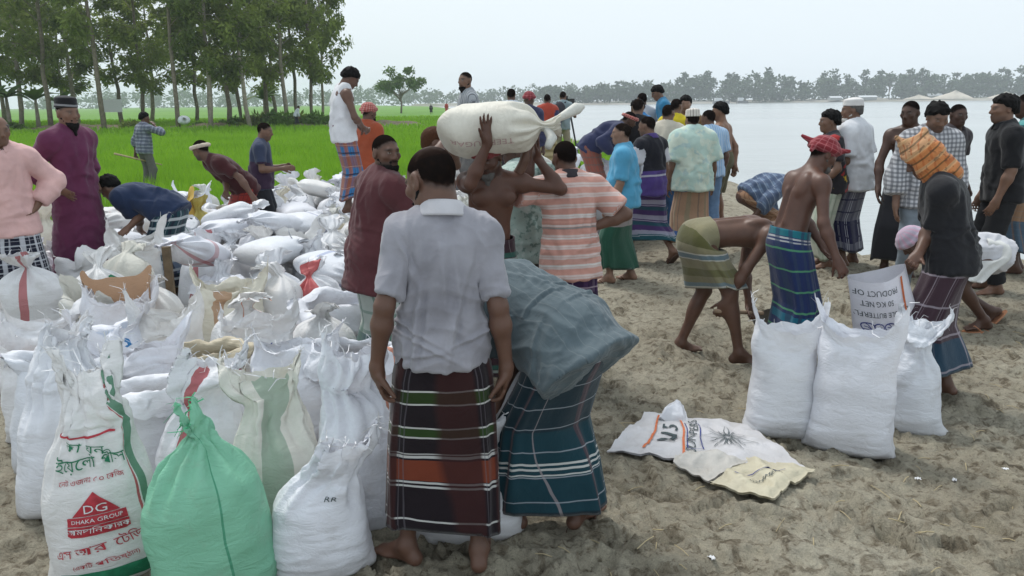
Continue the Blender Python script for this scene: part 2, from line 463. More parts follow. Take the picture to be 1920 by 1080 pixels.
def sdf_mesh(prims, res, post=None, lo=None, hi=None, smooth=1):
    """returns verts, quads. post(P, d) -> d may cut, wrinkle or clip."""
    bb = [prim_aabb(p) for p in prims if not p.get('sub')]
    if lo is None: lo = np.min([x[0] for x in bb], 0)
    if hi is None: hi = np.max([x[1] for x in bb], 0)
    lo = lo - 3 * res; hi = hi + 3 * res
    nb16 = np.ceil((hi - lo) / (res * 16)).astype(int)
    n = nb16 * 16
    def level(parents, step, psize):
        # sample the 4x4x4 sub-cell centres of each parent block
        idx = parents[:, None] * 4 + _O4[None]
        P = (lo + (idx + 0.5) * step).astype(np.float32)
        C = (lo + (parents + 0.5) * psize).astype(np.float32)
        d = sdf_blocks(prims, C, psize * 0.5, P, step * 1.6)
        if post is not None: d = post(P.reshape(-1, 3), d.ravel()).reshape(d.shape)
        return idx.reshape(-1, 3), d.ravel()
    all16 = np.stack(np.meshgrid(*[np.arange(k) for k in nb16], indexing='ij'), -1).reshape(-1, 3)
    i4, d4 = level(all16, res * 4, res * 16)
    n4 = nb16 * 4
    sg = np.ones(tuple(n4), np.float32); sg[i4[:, 0], i4[:, 1], i4[:, 2]] = np.where(d4 < 0, -1, 1)
    Fd = np.repeat(np.repeat(np.repeat(sg, 4, 0), 4, 1), 4, 2)
    a4 = i4[np.abs(d4) < 4 * res * 1.25]
    if not len(a4): return np.zeros((0, 3)), np.zeros((0, 4), int)
    i1, d1 = level(a4, res, res * 4)
    Fd[i1[:, 0], i1[:, 1], i1[:, 2]] = d1
    S = Fd < 0
    cnt = np.zeros(tuple(n - 1), np.int8)
    for dx in (0, 1):
        for dy in (0, 1):
            for dz in (0, 1):
                cnt += S[dx:n[0] - 1 + dx, dy:n[1] - 1 + dy, dz:n[2] - 1 + dz]
    cells = np.stack(np.nonzero((cnt > 0) & (cnt < 8)), -1)
    corner = np.array([[x, y, z] for x in (0, 1) for y in (0, 1) for z in (0, 1)])
    cv = np.stack([Fd[cells[:, 0] + c[0], cells[:, 1] + c[1], cells[:, 2] + c[2]] for c in corner], 1)
    acc = np.zeros((len(cells), 3)); w = np.zeros(len(cells))
    for i in range(8):
        for j in range(i + 1, 8):
            if np.abs(corner[i] - corner[j]).sum() != 1: continue
            x = (cv[:, i] < 0) != (cv[:, j] < 0)
            t = np.where(x, cv[:, i] / np.where(x, cv[:, i] - cv[:, j], 1), 0)
            t = np.clip(t, 0.02, 0.98)
            acc += np.where(x[:, None], corner[i] + t[:, None] * (corner[j] - corner[i]), 0); w += x
    V = lo + (cells + 0.5 + acc / w[:, None]) * res
    ids = np.full(tuple(n - 1), -1, np.int32); ids[cells[:, 0], cells[:, 1], cells[:, 2]] = np.arange(len(cells))
    Q = []
    for ax in range(3):
        sl0 = [slice(1, -1)] * 3; sl1 = [slice(1, -1)] * 3
        sl0[ax] = slice(0, -1); sl1[ax] = slice(1, None)
        a, b_ = S[tuple(sl0)], S[tuple(sl1)]
        e = np.stack(np.nonzero(a != b_), -1)
        off = np.array([1, 1, 1]); off[ax] = 0
        e0 = e + off
        ins = a[e[:, 0], e[:, 1], e[:, 2]]
        u, v = (ax + 1) % 3, (ax + 2) % 3
        du = np.zeros(3, int); du[u] = 1; dv = np.zeros(3, int); dv[v] = 1
        c4 = [e0 - du - dv, e0 - dv, e0, e0 - du]
        q = np.stack([ids[c[:, 0], c[:, 1], c[:, 2]] for c in c4], 1)
        q = np.where(ins[:, None], q, q[:, ::-1])
        Q.append(q[(q >= 0).all(1)])
    Q = np.concatenate(Q)
    for _ in range(smooth):
        i0 = np.concatenate([Q[:, 0], Q[:, 1], Q[:, 2], Q[:, 3]] * 2); i1_ = np.concatenate([Q[:, 1], Q[:, 2], Q[:, 3], Q[:, 0], Q[:, 3], Q[:, 0], Q[:, 1], Q[:, 2]])
        c = np.maximum(np.bincount(i0, minlength=len(V)), 1)
        s_ = np.stack([np.bincount(i0, V[i1_, a], len(V)) for a in range(3)], -1)
        V = V * 0.55 + 0.45 * s_ / c[:, None]
    return V, Q
# ------------------------------------------------------------------ cloth and skin materials
def stripe_mask(nd, lk, coord, period, width, off=0.0, soft=0.15):
    """1 inside stripes of a repeating coordinate"""
    x = math_n(nd, lk, 'FRACT', math_n(nd, lk, 'DIVIDE', math_n(nd, lk, 'ADD', coord, 1000 * period - off), period))
    d = math_n(nd, lk, 'ABSOLUTE', math_n(nd, lk, 'SUBTRACT', x, 0.5))
    hw = width / period / 2
    mr = N(nd, 'ShaderNodeMapRange'); mr.clamp = True
    lk.new(d, mr.inputs[0])
    mr.inputs[1].default_value = hw * (1 + soft); mr.inputs[2].default_value = hw * (1 - soft)
    mr.inputs[3].default_value = 0; mr.inputs[4].default_value = 1
    return mr.outputs[0]
def band_mask(nd, lk, coord, lo, hi):
    a = math_n(nd, lk, 'GREATER_THAN', coord, lo); b_ = math_n(nd, lk, 'LESS_THAN', coord, hi)
    return math_n(nd, lk, 'MULTIPLY', a, b_)
_mc = {}
def cloth_mat(key, base, us=(), vs=(), bands=(), src='uv', rough=0.85, print_=None, bumpy=0.25, sleeve=None):
    """base colour; us / vs: (period, width, offset, colour, strength) stripes along u / v; bands: (v0, v1, colour, strength)"""
    if key in _mc: return _mc[key]
    m, nd, lk, b = new_mat('cloth_' + key, rough, 0.15)
    b.inputs['Sheen Weight'].default_value = 0.15
    if src == 'uv':
        t = N(nd, 'ShaderNodeUVMap'); vec = t.outputs[0]
    else:
        t = N(nd, 'ShaderNodeAttribute', attribute_name='pc'); vec = t.outputs['Vector']
    sp = N(nd, 'ShaderNodeSeparateXYZ'); lk.new(vec, sp.inputs[0])
    u, v = sp.outputs[0], sp.outputs[1]
    tcg = N(nd, 'ShaderNodeTexCoord')
    wob = math_n(nd, lk, 'MULTIPLY', math_n(nd, lk, 'SUBTRACT', noise_tex(nd, lk, 5.0, 2, tcg.outputs['Object']), 0.5), 0.02)
    v = math_n(nd, lk, 'ADD', v, wob); u = math_n(nd, lk, 'ADD', u, wob)
    c = base
    for (v0, v1, colr, st) in bands:
        c = mix_n(nd, lk, math_n(nd, lk, 'MULTIPLY', band_mask(nd, lk, v, v0, v1), st), c, colr)
    for (per, wd, off, colr, st) in us:
        c = mix_n(nd, lk, math_n(nd, lk, 'MULTIPLY', stripe_mask(nd, lk, u, per, wd, off), st), c, colr)
    for (per, wd, off, colr, st) in vs:
        c = mix_n(nd, lk, math_n(nd, lk, 'MULTIPLY', stripe_mask(nd, lk, v, per, wd, off), st), c, colr)
    if print_:
        for (scale, lo_, hi_, colr, st) in print_:
            nz = noise_tex(nd, lk, scale, 2, tcg.outputs['Object'], 0.5, 0.3)
            mr = N(nd, 'ShaderNodeMapRange'); lk.new(nz, mr.inputs[0])
            mr.inputs[1].default_value = lo_; mr.inputs[2].default_value = hi_
            c = mix_n(nd, lk, math_n(nd, lk, 'MULTIPLY', mr.outputs[0], st), c, colr)
    if sleeve is not None:
        c = mix_n(nd, lk, math_n(nd, lk, 'GREATER_THAN', sp.outputs[2], 5.0), c, sleeve)
    # faint wear and dust
    nz = noise_tex(nd, lk, 7.0, 5, tcg.outputs['Object'])
    sh = ramp(nd, lk, nz, [(0.25, (0.82, 0.82, 0.82)), (0.55, (1, 1, 1)), (0.8, (1.1, 1.09, 1.07))])
    c = mix_n(nd, lk, 1.0, c, sh, 'MULTIPLY')
    lk.new(c, b.inputs['Base Color'])
    bp = N(nd, 'ShaderNodeBump'); bp.inputs['Strength'].default_value = bumpy; bp.inputs['Distance'].default_value = 0.02
    lk.new(noise_tex(nd, lk, 14.0, 4, tcg.outputs['Object'], 0.55, 0.9), bp.inputs['Height'])
    lk.new(bp.outputs[0], b.inputs['Normal'])
    _mc[key] = m
    return m
def plain_mat(key, colr, rough=0.6, spec=0.3, var=0.15, scale=20.0, bump=0.0):
    if key in _mc: return _mc[key]
    m, nd, lk, b = new_mat(key, rough, spec)
    tcg = N(nd, 'ShaderNodeTexCoord')
    nz = noise_tex(nd, lk, scale, 4, tcg.outputs['Object'])
    sh = ramp(nd, lk, nz, [(0.25, (1 - var,) * 3), (0.75, (1 + var,) * 3)])
    lk.new(mix_n(nd, lk, 1.0, colr, sh, 'MULTIPLY'), b.inputs['Base Color'])
    if bump:
        bp = N(nd, 'ShaderNodeBump'); bp.inputs['Strength'].default_value = bump; bp.inputs['Distance'].default_value = 0.01
        lk.new(noise_tex(nd, lk, scale * 2.5, 4, tcg.outputs['Object']), bp.inputs['Height']); lk.new(bp.outputs[0], b.inputs['Normal'])
    _mc[key] = m
    return m
def skin_material():
    m, nd, lk, b = new_mat('skin', 0.48, 0.4)
    at_ = N(nd, 'ShaderNodeAttribute', attribute_name='skin')
    tcg = N(nd, 'ShaderNodeTexCoord')
    nz = noise_tex(nd, lk, 16.0, 4, tcg.outputs['Object'])
    sh = ramp(nd, lk, nz, [(0.25, (0.85, 0.84, 0.83)), (0.75, (1.13, 1.12, 1.12))])
    lk.new(mix_n(nd, lk, 1.0, at_.outputs['Color'], sh, 'MULTIPLY'), b.inputs['Base Color'])
    lum = N(nd, 'ShaderNodeRGBToBW'); lk.new(at_.outputs['Color'], lum.inputs[0])
    mr = N(nd, 'ShaderNodeMapRange'); lk.new(lum.outputs[0], mr.inputs[0]); mr.inputs[1].default_value = 0.011; mr.inputs[2].default_value = 0.034; mr.inputs[3].default_value = 0.0; mr.inputs[4].default_value = 1.0
    lk.new(math_n(nd, lk, 'SUBTRACT', 1.0, math_n(nd, lk, 'MULTIPLY', mr.outputs[0], 0.52)), b.inputs['Roughness'])
    lk.new(math_n(nd, lk, 'MULTIPLY', mr.outputs[0], 0.4), b.inputs['Specular IOR Level'])
    b.inputs['Subsurface Weight'].default_value = 0.06
    b.inputs['Subsurface Radius'].default_value = (0.02, 0.008, 0.005)
    return m
SKIN = skin_material()
def hair_material(key, c0):
    m, nd, lk, b = new_mat(key, 0.75, 0.12)
    tcg = N(nd, 'ShaderNodeTexCoord')
    mp = N(nd, 'ShaderNodeMapping'); mp.inputs['Scale'].default_value = (1, 1, 0.35); lk.new(tcg.outputs['Object'], mp.inputs[0])
    nz = noise_tex(nd, lk, 130.0, 3, mp.outputs[0], 0.6)
    lk.new(mix_n(nd, lk, nz, tuple(x * 0.5 for x in c0), tuple(x * 1.6 for x in c0)), b.inputs['Base Color'])
    bp = N(nd, 'ShaderNodeBump'); bp.inputs['Strength'].default_value = 0.4; bp.inputs['Distance'].default_value = 0.006
    lk.new(nz, bp.inputs['Height']); lk.new(bp.outputs[0], b.inputs['Normal'])
    return m
HAIR = {'black': hair_material('black_hair', (0.0055, 0.005, 0.005)), 'grey': hair_material('grey_hair', (0.10, 0.095, 0.09)),
        'white': hair_material('white_hair', (0.5, 0.48, 0.45)), 'henna': hair_material('henna_hair', (0.055, 0.022, 0.01))}

# ------------------------------------------------------------------ a person
def rotz(a):
    c, s = math.cos(a), math.sin(a); return np.array([[c, -s, 0], [s, c, 0], [0, 0, 1.0]])
def axis_rot(ax, a):
    return np.array(Matrix.Rotation(a, 3, Vector(ax)))
def ik(S, T, l1, l2, pole):
    d = T - S; L = np.linalg.norm(d)
    Lc = min(L, (l1 + l2) * 0.985); dirn = d / (L + 1e-9)
    T = S + dirn * Lc
    a = (l1 * l1 - l2 * l2 + Lc * Lc) / (2 * Lc); h = math.sqrt(max(l1 * l1 - a * a, 0))
    p = np.asarray(pole, float); p = p - dirn * (p @ dirn); p = nrm(p)
    return S + dirn * a + p * h, T

class Pose: pass
def make_pose(sp):
    """joint positions relative to the person's base point, world-oriented"""
    H = sp['H']; s = H / 1.70
    q = Pose(); q.s = s
    Rw = rotz(R(sp.get('yaw', 0)))
    X, Y, Z = Rw[:, 0], Rw[:, 1], Rw[:, 2]
    L = lambda v: Rw @ np.asarray(v, float)
    q.X, q.Y, q.Z, q.L = X, Y, Z, L
    q.pel = L(np.array(sp.get('pel', (0, 0, 0.93))) * np.array([s, s, s]))
    lean, side, twist, curl = R(sp.get('lean', 3)), R(sp.get('side', 0)), R(sp.get('twist', 0)), R(sp.get('curl', 4))
    B0 = axis_rot(Y, side) @ axis_rot(X, -lean)
    B1 = axis_rot(Z, twist) @ axis_rot(Y, side * 1.2) @ axis_rot(X, -(lean + curl))
    q.B0 = np.stack([B0 @ X, B0 @ Y, B0 @ Z]); B1m = np.stack([B1 @ X, B1 @ Y, B1 @ Z])
    q.B1 = B1m
    up0, up1 = q.B0[2], q.B1[2]
    q.waist = q.pel + up0 * 0.13 * s
    q.chest = q.waist + nrm(up0 + up1) * 0.20 * s
    q.nb = q.chest + up1 * 0.17 * s                                   # base of the neck
    hy, hp, hr = R(sp.get('hyaw', 0)), R(sp.get('hpitch', 5)), R(sp.get('hroll', 0))
    Hm = axis_rot(Z, hy) @ axis_rot(Y, hr)
    hx, hyv = Hm @ X, Hm @ Y
    Hp = axis_rot(hx, -hp)
    q.HA = np.stack([hx, Hp @ hyv, Hp @ (Hm @ Z)])                     # head axes: right, forward, up
    ndir = nrm(up1 * 0.9 + q.HA[2] * 0.6 + q.HA[1] * 0.15)
    q.neck = q.nb + ndir * 0.075 * s
    q.head = q.neck + q.HA[2] * 0.075 * s + q.HA[1] * 0.022 * s
    sw = 0.163 * s * sp.get('broad', 1.0)
    shr = sp.get('shrug', (0, 0))
    q.sh = {sd: q.nb + q.B1[0] * sw * sg - up1 * 0.062 * s + up1 * shr[i] * s + q.B1[1] * sp.get('shf', (0, 0))[i] * s for i, (sd, sg) in enumerate((('L', -1), ('R', 1)))}
    q.el, q.wr, q.hd = {}, {}, {}
    la1, la2 = 0.285 * s, 0.25 * s
    for sd, sg in (('L', -1), ('R', 1)):
        if 'hand' + sd + 'w' in sp: T = np.asarray(sp['hand' + sd + 'w'], float) - np.asarray(sp['base'])
        elif 'hand' + sd in sp: T = L(np.array(sp['hand' + sd]) * s)
        else: T = q.sh[sd] + L((sg * 0.065 * s, 0.05 * s, -0.51 * s))
        pole = sp.get('pole' + sd)
        pole = L(pole) if pole is not None else L((sg * 0.45, -0.8, -0.1))
        q.el[sd], q.wr[sd] = ik(q.sh[sd], T, la1, la2, pole)
        fa = nrm(q.wr[sd] - q.el[sd])
        hdv = sp.get('hdir' + sd)
        q.hd[sd] = nrm(L(hdv)) if hdv is not None else nrm(fa + 0.12 * Y)
    q.hip = {sd: q.pel + q.B0[0] * 0.088 * s * sg - up0 * 0.02 * s for sd, sg in (('L', -1), ('R', 1))}
    q.kn, q.an = {}, {}
    for sd, sg in (('L', -1), ('R', 1)):
        ft = np.array(sp.get('foot' + sd, (sg * 0.115, 0.0, 0.0)))
        A = L(ft * s) + Z * 0.075 * s
        pole = sp.get('knee' + sd); pole = L(pole) if pole is not None else L((sg * 0.12, 1, 0))
        q.kn[sd], q.an[sd] = ik(q.hip[sd], A, 0.43 * s, 0.425 * s, pole)
    q.toe = {}
    for sd, sg in (('L', -1), ('R', 1)):
        td = sp.get('toe' + sd, (sg * 0.2, 1.0, 0.0)); q.toe[sd] = nrm(L(td))
    return q

def torso_prims(q, inf=0.0, bw=1.0, belly=0.0):
    s = q.s; k = 0.055 * s
    B0, B1 = q.B0, q.B1
    e = lambda r: np.array([r[0] * s * bw + inf, r[1] * s * bw + inf, r[2] * s + inf])
    return [
        ell(q.pel + B0[2] * 0.01 * s - B0[1] * 0.012 * s, e((0.158, 0.112, 0.125)), B0, k),
        ell(q.waist + B0[2] * 0.02 * s + B0[1] * belly * 0.5 * s, e((0.138, 0.098 + belly, 0.15)), nrmrows(B0 + B1), k),
        ell(q.chest + B1[2] * 0.02 * s, e((0.152, 0.108, 0.19)), B1, k),
        cone(q.sh['L'], q.sh['R'], 0.058 * s + inf, 0.058 * s + inf, k),
        cone(q.nb + B1[2] * 0.01 * s, q.sh['L'] * 0.9 + q.nb * 0.1, 0.05 * s + inf, 0.052 * s + inf, 0.035 * s),
        cone(q.nb + B1[2] * 0.01 * s, q.sh['R'] * 0.9 + q.nb * 0.1, 0.05 * s + inf, 0.052 * s + inf, 0.035 * s),
    ]
def nrmrows(M): return np.array([nrm(r) for r in M])
def muscle_prims(q):
    s = q.s; B1 = q.B1; B0 = q.B0; o = []
    for sg in (-1, 1):
        o.append(ell(q.chest + B1[0] * sg * 0.075 * s + B1[1] * 0.078 * s + B1[2] * 0.06 * s, np.array([0.068, 0.036, 0.055]) * s, B1, 0.02 * s))
        o.append(ell(q.chest + B1[0] * sg * 0.078 * s - B1[1] * 0.075 * s + B1[2] * 0.06 * s, np.array([0.055, 0.036, 0.09]) * s, B1, 0.02 * s))
        o.append(cone(q.waist + B0[0] * sg * 0.035 * s - B0[1] * 0.082 * s, q.chest + B1[0] * sg * 0.03 * s - B1[1] * 0.085 * s, 0.026 * s, 0.026 * s, 0.025 * s))
        o.append(cone(q.nb + B1[0] * sg * 0.02 * s + B1[1] * 0.06 * s, q.nb + B1[0] * sg * 0.14 * s + B1[1] * 0.045 * s + B1[2] * 0.005 * s, 0.012 * s, 0.011 * s, 0.015 * s))
    # the groove of the spine
    o.append(sub(cone(q.waist - B0[1] * 0.118 * s, q.nb - B1[1] * 0.105 * s, 0.018 * s, 0.014 * s, 0.025 * s)))
    return o
def arm_prims(q, sd, inf=0.0, upto=1.0, flat=False, loose=0.0, bw=1.0):
    """upto <=0.5: share of the upper arm; up to 1.0 the forearm"""
    s = q.s; S, E, W = q.sh[sd], q.el[sd], q.wr[sd]; k = 0.03 * s
    o = []
    f1 = min(upto * 2, 1.0)
    e = S + (E - S) * f1
    o.append(ell(S + (E - S) * 0.12, np.array([0.056, 0.056, 0.066]) * s * bw + inf, None, 0.03 * s))
    o.append(cone(S, e, 0.050 * s * bw + inf, (0.050 + (0.037 - 0.050) * f1) * s * bw + inf + loose, k, flat and upto <= 0.5))
    if upto > 0.5:
        f2 = (upto - 0.5) * 2
        mid = E + (W - E) * min(0.3, f2)
        o.append(cone(E, mid, 0.037 * s * bw + inf + loose, 0.041 * s * bw + inf + loose, k))
        if f2 > 0.3: o.append(cone(mid, E + (W - E) * f2, 0.041 * s * bw + inf + loose, (0.041 + (0.026 - 0.041) * (f2 - 0.3) / 0.7) * s * bw + inf + loose, k, flat))
    return o
def hand_prims(q, sd, sp, res):
    s = q.s; W = q.wr[sd]; f = q.hd[sd]; sg = -1 if sd == 'L' else 1
    pn = sp.get('palm' + sd)
    pn = q.L(pn) if pn is not None else -q.X * sg * 0.9 + q.Y * 0.1         # the way the palm faces
    pn = nrm(pn - f * (pn @ f)); t = np.cross(f, pn) * (-sg)               # towards the thumb side
    curl = sp.get('curl' + sd, 0.45); spread = sp.get('spread' + sd, 0.06)
    ax = np.stack([t, pn, f]); o = []
    palm = W + f * 0.055 * s
    o.append(ell(palm, np.array([0.040, 0.018, 0.056]) * s, ax, 0.018 * s))
    o.append(cone(W, W + f * 0.03 * s, 0.026 * s, 0.028 * s, 0.02 * s))
    mn = res * 0.75
    for i, (off, ln) in enumerate(((0.030, 0.072), (0.010, 0.080), (-0.011, 0.074), (-0.030, 0.058))):
        b0 = W + f * (0.098 - 0.004 * abs(i - 1)) * s + t * off * s
        d = nrm(f + t * spread * (1.5 - i))
        p = b0; a = curl * 0.5
        for j, (fr, r) in enumerate(((0.45, 0.0098), (0.32, 0.0090), (0.23, 0.0080))):
            dd = nrm(d * math.cos(a) + pn * math.sin(a)); p2 = p + dd * ln * fr * s
            o.append(cone(p, p2, max(r * s, mn), max(r * 0.93 * s, mn), 0.004 * s)); p = p2; a += curl * 0.9
    b0 = W + f * 0.028 * s + t * 0.028 * s + pn * 0.004 * s
    d1 = nrm(f * 0.75 + t * (0.65 - 0.3 * min(curl, 1)) + pn * (0.2 + 0.4 * min(curl, 1))); p1 = b0 + d1 * 0.045 * s
    d2 = nrm(d1 + f * 0.4 + pn * 0.3 * curl); p2 = p1 + d2 * 0.052 * s
    o.append(cone(b0, p1, max(0.015 * s, mn), max(0.0115 * s, mn), 0.01 * s)); o.append(cone(p1, p2, max(0.011 * s, mn), max(0.0088 * s, mn), 0.004 * s))
    return o
def leg_prims(q, sd, inf=0.0, upto=1.0, flat=False, loose=0.0, bw=1.0):
    s = q.s; Hp, K, A = q.hip[sd], q.kn[sd], q.an[sd]; k = 0.035 * s; o = []
    f1 = min(upto * 2, 1.0)
    e = Hp + (K - Hp) * f1
    o.append(cone(Hp, e, 0.084 * s * bw + inf, (0.084 + (0.052 - 0.084) * f1) * s * bw + inf + loose, k, flat and upto <= 0.5))
    if upto > 0.5:
        f2 = (upto - 0.5) * 2
        back = nrm(np.cross(q.X, K - A)); back = -back if back @ q.toe[sd] > 0 else back
        calf = K + (A - K) * 0.3
        o.append(cone(K, K + (A - K) * f2, 0.050 * s * bw + inf + loose, (0.050 + (0.034 - 0.050) * f2) * s * bw + inf + loose, k, flat))
        if f2 > 0.6 and not flat: o.append(ell(calf + back * 0.014 * s, np.array([0.047, 0.047, 0.11]) * s * bw + inf, frame_z(A - K), k))
    return o
def frame_z(z):
    z = nrm(z); x = nrm(np.cross(z, [0.31, 0.95, 0.05])); return np.stack([x, np.cross(z, x), z])
def foot_prims(q, sd, sp):
    s = q.s; A = q.an[sd]; td = q.toe[sd]; sg = -1 if sd == 'L' else 1
    dn = np.array([0, 0, -1.0]); dn = nrm(dn - td * (dn @ td)); lat = np.cross(td, -dn)
    heel = A + dn * 0.045 * s - td * 0.035 * s; ball = A + dn * 0.055 * s + td * 0.125 * s; o = []
    o.append(cone(A, heel, 0.034 * s, 0.030 * s, 0.02 * s))
    o.append(cone(A + td * 0.01 * s, ball, 0.036 * s, 0.019 * s, 0.03 * s))
    o.append(ell(ball - td * 0.02 * s, np.array([0.047, 0.06, 0.017]) * s, np.stack([lat, td, -dn]), 0.02 * s))
    o.append(cone(heel, ball, 0.029 * s, 0.018 * s, 0.02 * s))
    for i in range(5):
        x = (-0.034 + 0.017 * i) * sg * -1
        ln = (0.046, 0.040, 0.035, 0.029, 0.022)[i]
        r = (0.0125, 0.0092, 0.0088, 0.0082, 0.0078)[i]
        p0 = ball + lat * x * s + td * 0.018 * s + dn * 0.002 * s
        o.append(cone(p0, p0 + td * ln * s + dn * 0.004 * s, r * s, r * 0.92 * s, 0.006 * s))
    return o
def head_prims(q, sp):
    s = q.s * sp.get('headscale', 1.0); A = q.HA; c = q.head
    h = lambda x, y, z: c + (A[0] * x + A[1] * y + A[2] * z) * s
    E = lambda p, r, k: ell(h(*p), np.array(r) * s, A, k * s)
    Cn = lambda a, b, ra, rb, k: cone(h(*a), h(*b), ra * s, rb * s, k * s)
    o = [E((0, -0.014, 0.030), (0.074, 0.094, 0.084), 0.02), E((0, 0.024, -0.030), (0.057, 0.062, 0.078), 0.03),
         E((0, 0.058, -0.084), (0.027, 0.024, 0.020), 0.03),
         Cn((-0.046, -0.005, -0.055), (-0.018, 0.056, -0.085), 0.017, 0.016, 0.03), Cn((0.046, -0.005, -0.055), (0.018, 0.056, -0.085), 0.017, 0.016, 0.03),
         Cn((-0.034, 0.078, 0.028), (0.034, 0.078, 0.028), 0.0115, 0.0115, 0.018),
         E((-0.044, 0.058, -0.014), (0.022, 0.022, 0.02), 0.02), E((0.044, 0.058, -0.014), (0.022, 0.022, 0.02), 0.02),
         Cn((0, 0.086, 0.016), (0, 0.106, -0.022), 0.0075, 0.0115, 0.012), Cn((-0.013, 0.096, -0.027), (0.013, 0.096, -0.027), 0.0085, 0.0085, 0.01),
         Cn((-0.019, 0.083, -0.053), (0.019, 0.083, -0.053), 0.0085, 0.0085, 0.008), Cn((-0.015, 0.082, -0.064), (0.015, 0.082, -0.064), 0.009, 0.009, 0.008)]
    for sg in (-1, 1):
        o.append(sub(E((sg * 0.032, 0.098, 0.008), (0.016, 0.016, 0.011), 0.012)))
        o.append(E((sg * 0.031, 0.073, 0.008), (0.0135, 0.0125, 0.012), 0.004))
        o.append(E((sg * 0.079, -0.012, -0.004), (0.0095, 0.021, 0.033), 0.008))
        o.append(sub(E((sg * 0.090, -0.008, -0.002), (0.008, 0.011, 0.018), 0.006)))
    o.append(cone(q.nb - q.B1[2] * 0.03 * s, q.neck * 0.5 + (c - A[2] * 0.05 * s - A[1] * 0.018 * s) * 0.5, 0.058 * s, 0.053 * s, 0.03 * s))
    o.append(cone(q.neck, c - A[2] * 0.04 * s - A[1] * 0.02 * s, 0.054 * s, 0.052 * s, 0.025 * s))
    return o
def head_local(q, sp, P):
    s = q.s * sp.get('headscale', 1.0)
    return ((P - q.head) @ q.HA.T) / s
def skin_colours(q, sp, V):
    base = np.array(sp.get('skin', (0.15, 0.075, 0.047)))
    col = np.tile(base, (len(V), 1))
    h = head_local(q, sp, V); x, y, z = np.abs(h[:, 0]), h[:, 1], h[:, 2]
    near = (np.abs(h) < 0.16).all(1) & (h[:, 2] > -0.118 - 0.3 * h[:, 1] * 0) & ((h[:, 1] > -0.02) | (h[:, 2] > -0.07))
    def put(m, c, w=1.0):
        w = (np.clip(m, 0, 1) * w * near)[:, None]; col[:] = col * (1 - w) + np.asarray(c) * w
    ss = lambda a, b, t: np.clip((t - a) / (b - a), 0, 1)
    # nostril wings, lips, brow, eyes
    put(np.exp(-(((z + 0.057) / 0.008) ** 2 + (x / 0.026) ** 4)) * (y > 0.06), base * np.array([0.75, 0.55, 0.6]), 0.8)
    put(np.exp(-(((z + 0.0585) / 0.0022) ** 2 + (x / 0.024) ** 4)) * (y > 0.06), base * 0.25, 0.9)
    put(np.exp(-(((z - 0.0285 - 0.1 * (0.03 - x)) / 0.0055) ** 2 + ((x - 0.033) / 0.020) ** 4)) * (y > 0.05), (0.012, 0.010, 0.009), 0.9)
    put(np.exp(-(((z - 0.009) / 0.0062) ** 2 + ((x - 0.031) / 0.0135) ** 4)) * (y > 0.05), (0.02, 0.014, 0.012), 0.75)
    put(np.exp(-(((z - 0.008) / 0.0036) ** 2 + ((x - 0.031) / 0.010) ** 4)) * (y > 0.05), (0.42, 0.38, 0.35), 0.8)
    put(np.exp(-(((z - 0.008) / 0.0040) ** 2 + ((x - 0.031) / 0.0048) ** 2)) * (y > 0.05), (0.008, 0.006, 0.005), 1.0)
    bd_ = sp.get('stubble', 0.0)
    if bd_:
        jaw = ss(-0.028, -0.05, z + 0.012 * (x > 0.03)) * ss(-0.02, 0.01, y)
        mous = np.exp(-(((z + 0.043) / 0.006) ** 2 + (x / 0.027) ** 4)) * (y > 0.07)
        lips = np.exp(-(((z + 0.058) / 0.010) ** 2 + (x / 0.022) ** 4))
        put(np.clip(jaw * (1 - lips) + mous, 0, 1), sp.get('stubblecol', (0.014, 0.012, 0.011)), bd_)
    if sp.get('hair', 'short') in ('short', 'thick', 'crop') and sp.get('haircol', 'black') == 'black':      # hair thins out over the temples and nape
        hl = ss(-0.022, 0.012, z - (-0.036 + 0.82 * (y + 0.07)) + 0.008 * noise3(h * 60, 2))
        cropped = sp.get('hair', 'short') in ('crop', 'short')
        st_ = 0.85
        if cropped:
            st_ = 0.97 - 0.08 * np.clip(noise3(h * 45, 6), 0, 1) - sp.get('thin', 0) * np.exp(-((h[:, 0] / .045) ** 2 + ((y + .03) / .05) ** 2)) * (z > .06)
            hl = np.where((x > .062) & (y > -.035) & (y < .02) & (z < .03), 0, hl)
        put(hl * (y < 0.085), (0.006, 0.0055, 0.0055), st_)
    return col
def hair_prims(q, sp, th):
    s = q.s * sp.get('headscale', 1.0); A = q.HA; c = q.head
    h = lambda x, y, z: c + (A[0] * x + A[1] * y + A[2] * z) * s
    return [ell(h(0, -0.014, 0.030), (np.array([0.074, 0.094, 0.084]) + th) * s, A, 0.02 * s), ell(h(0, -0.02, -0.02), (np.array([0.066, 0.082, 0.055]) + th * 0.8) * s, A, 0.02 * s)]
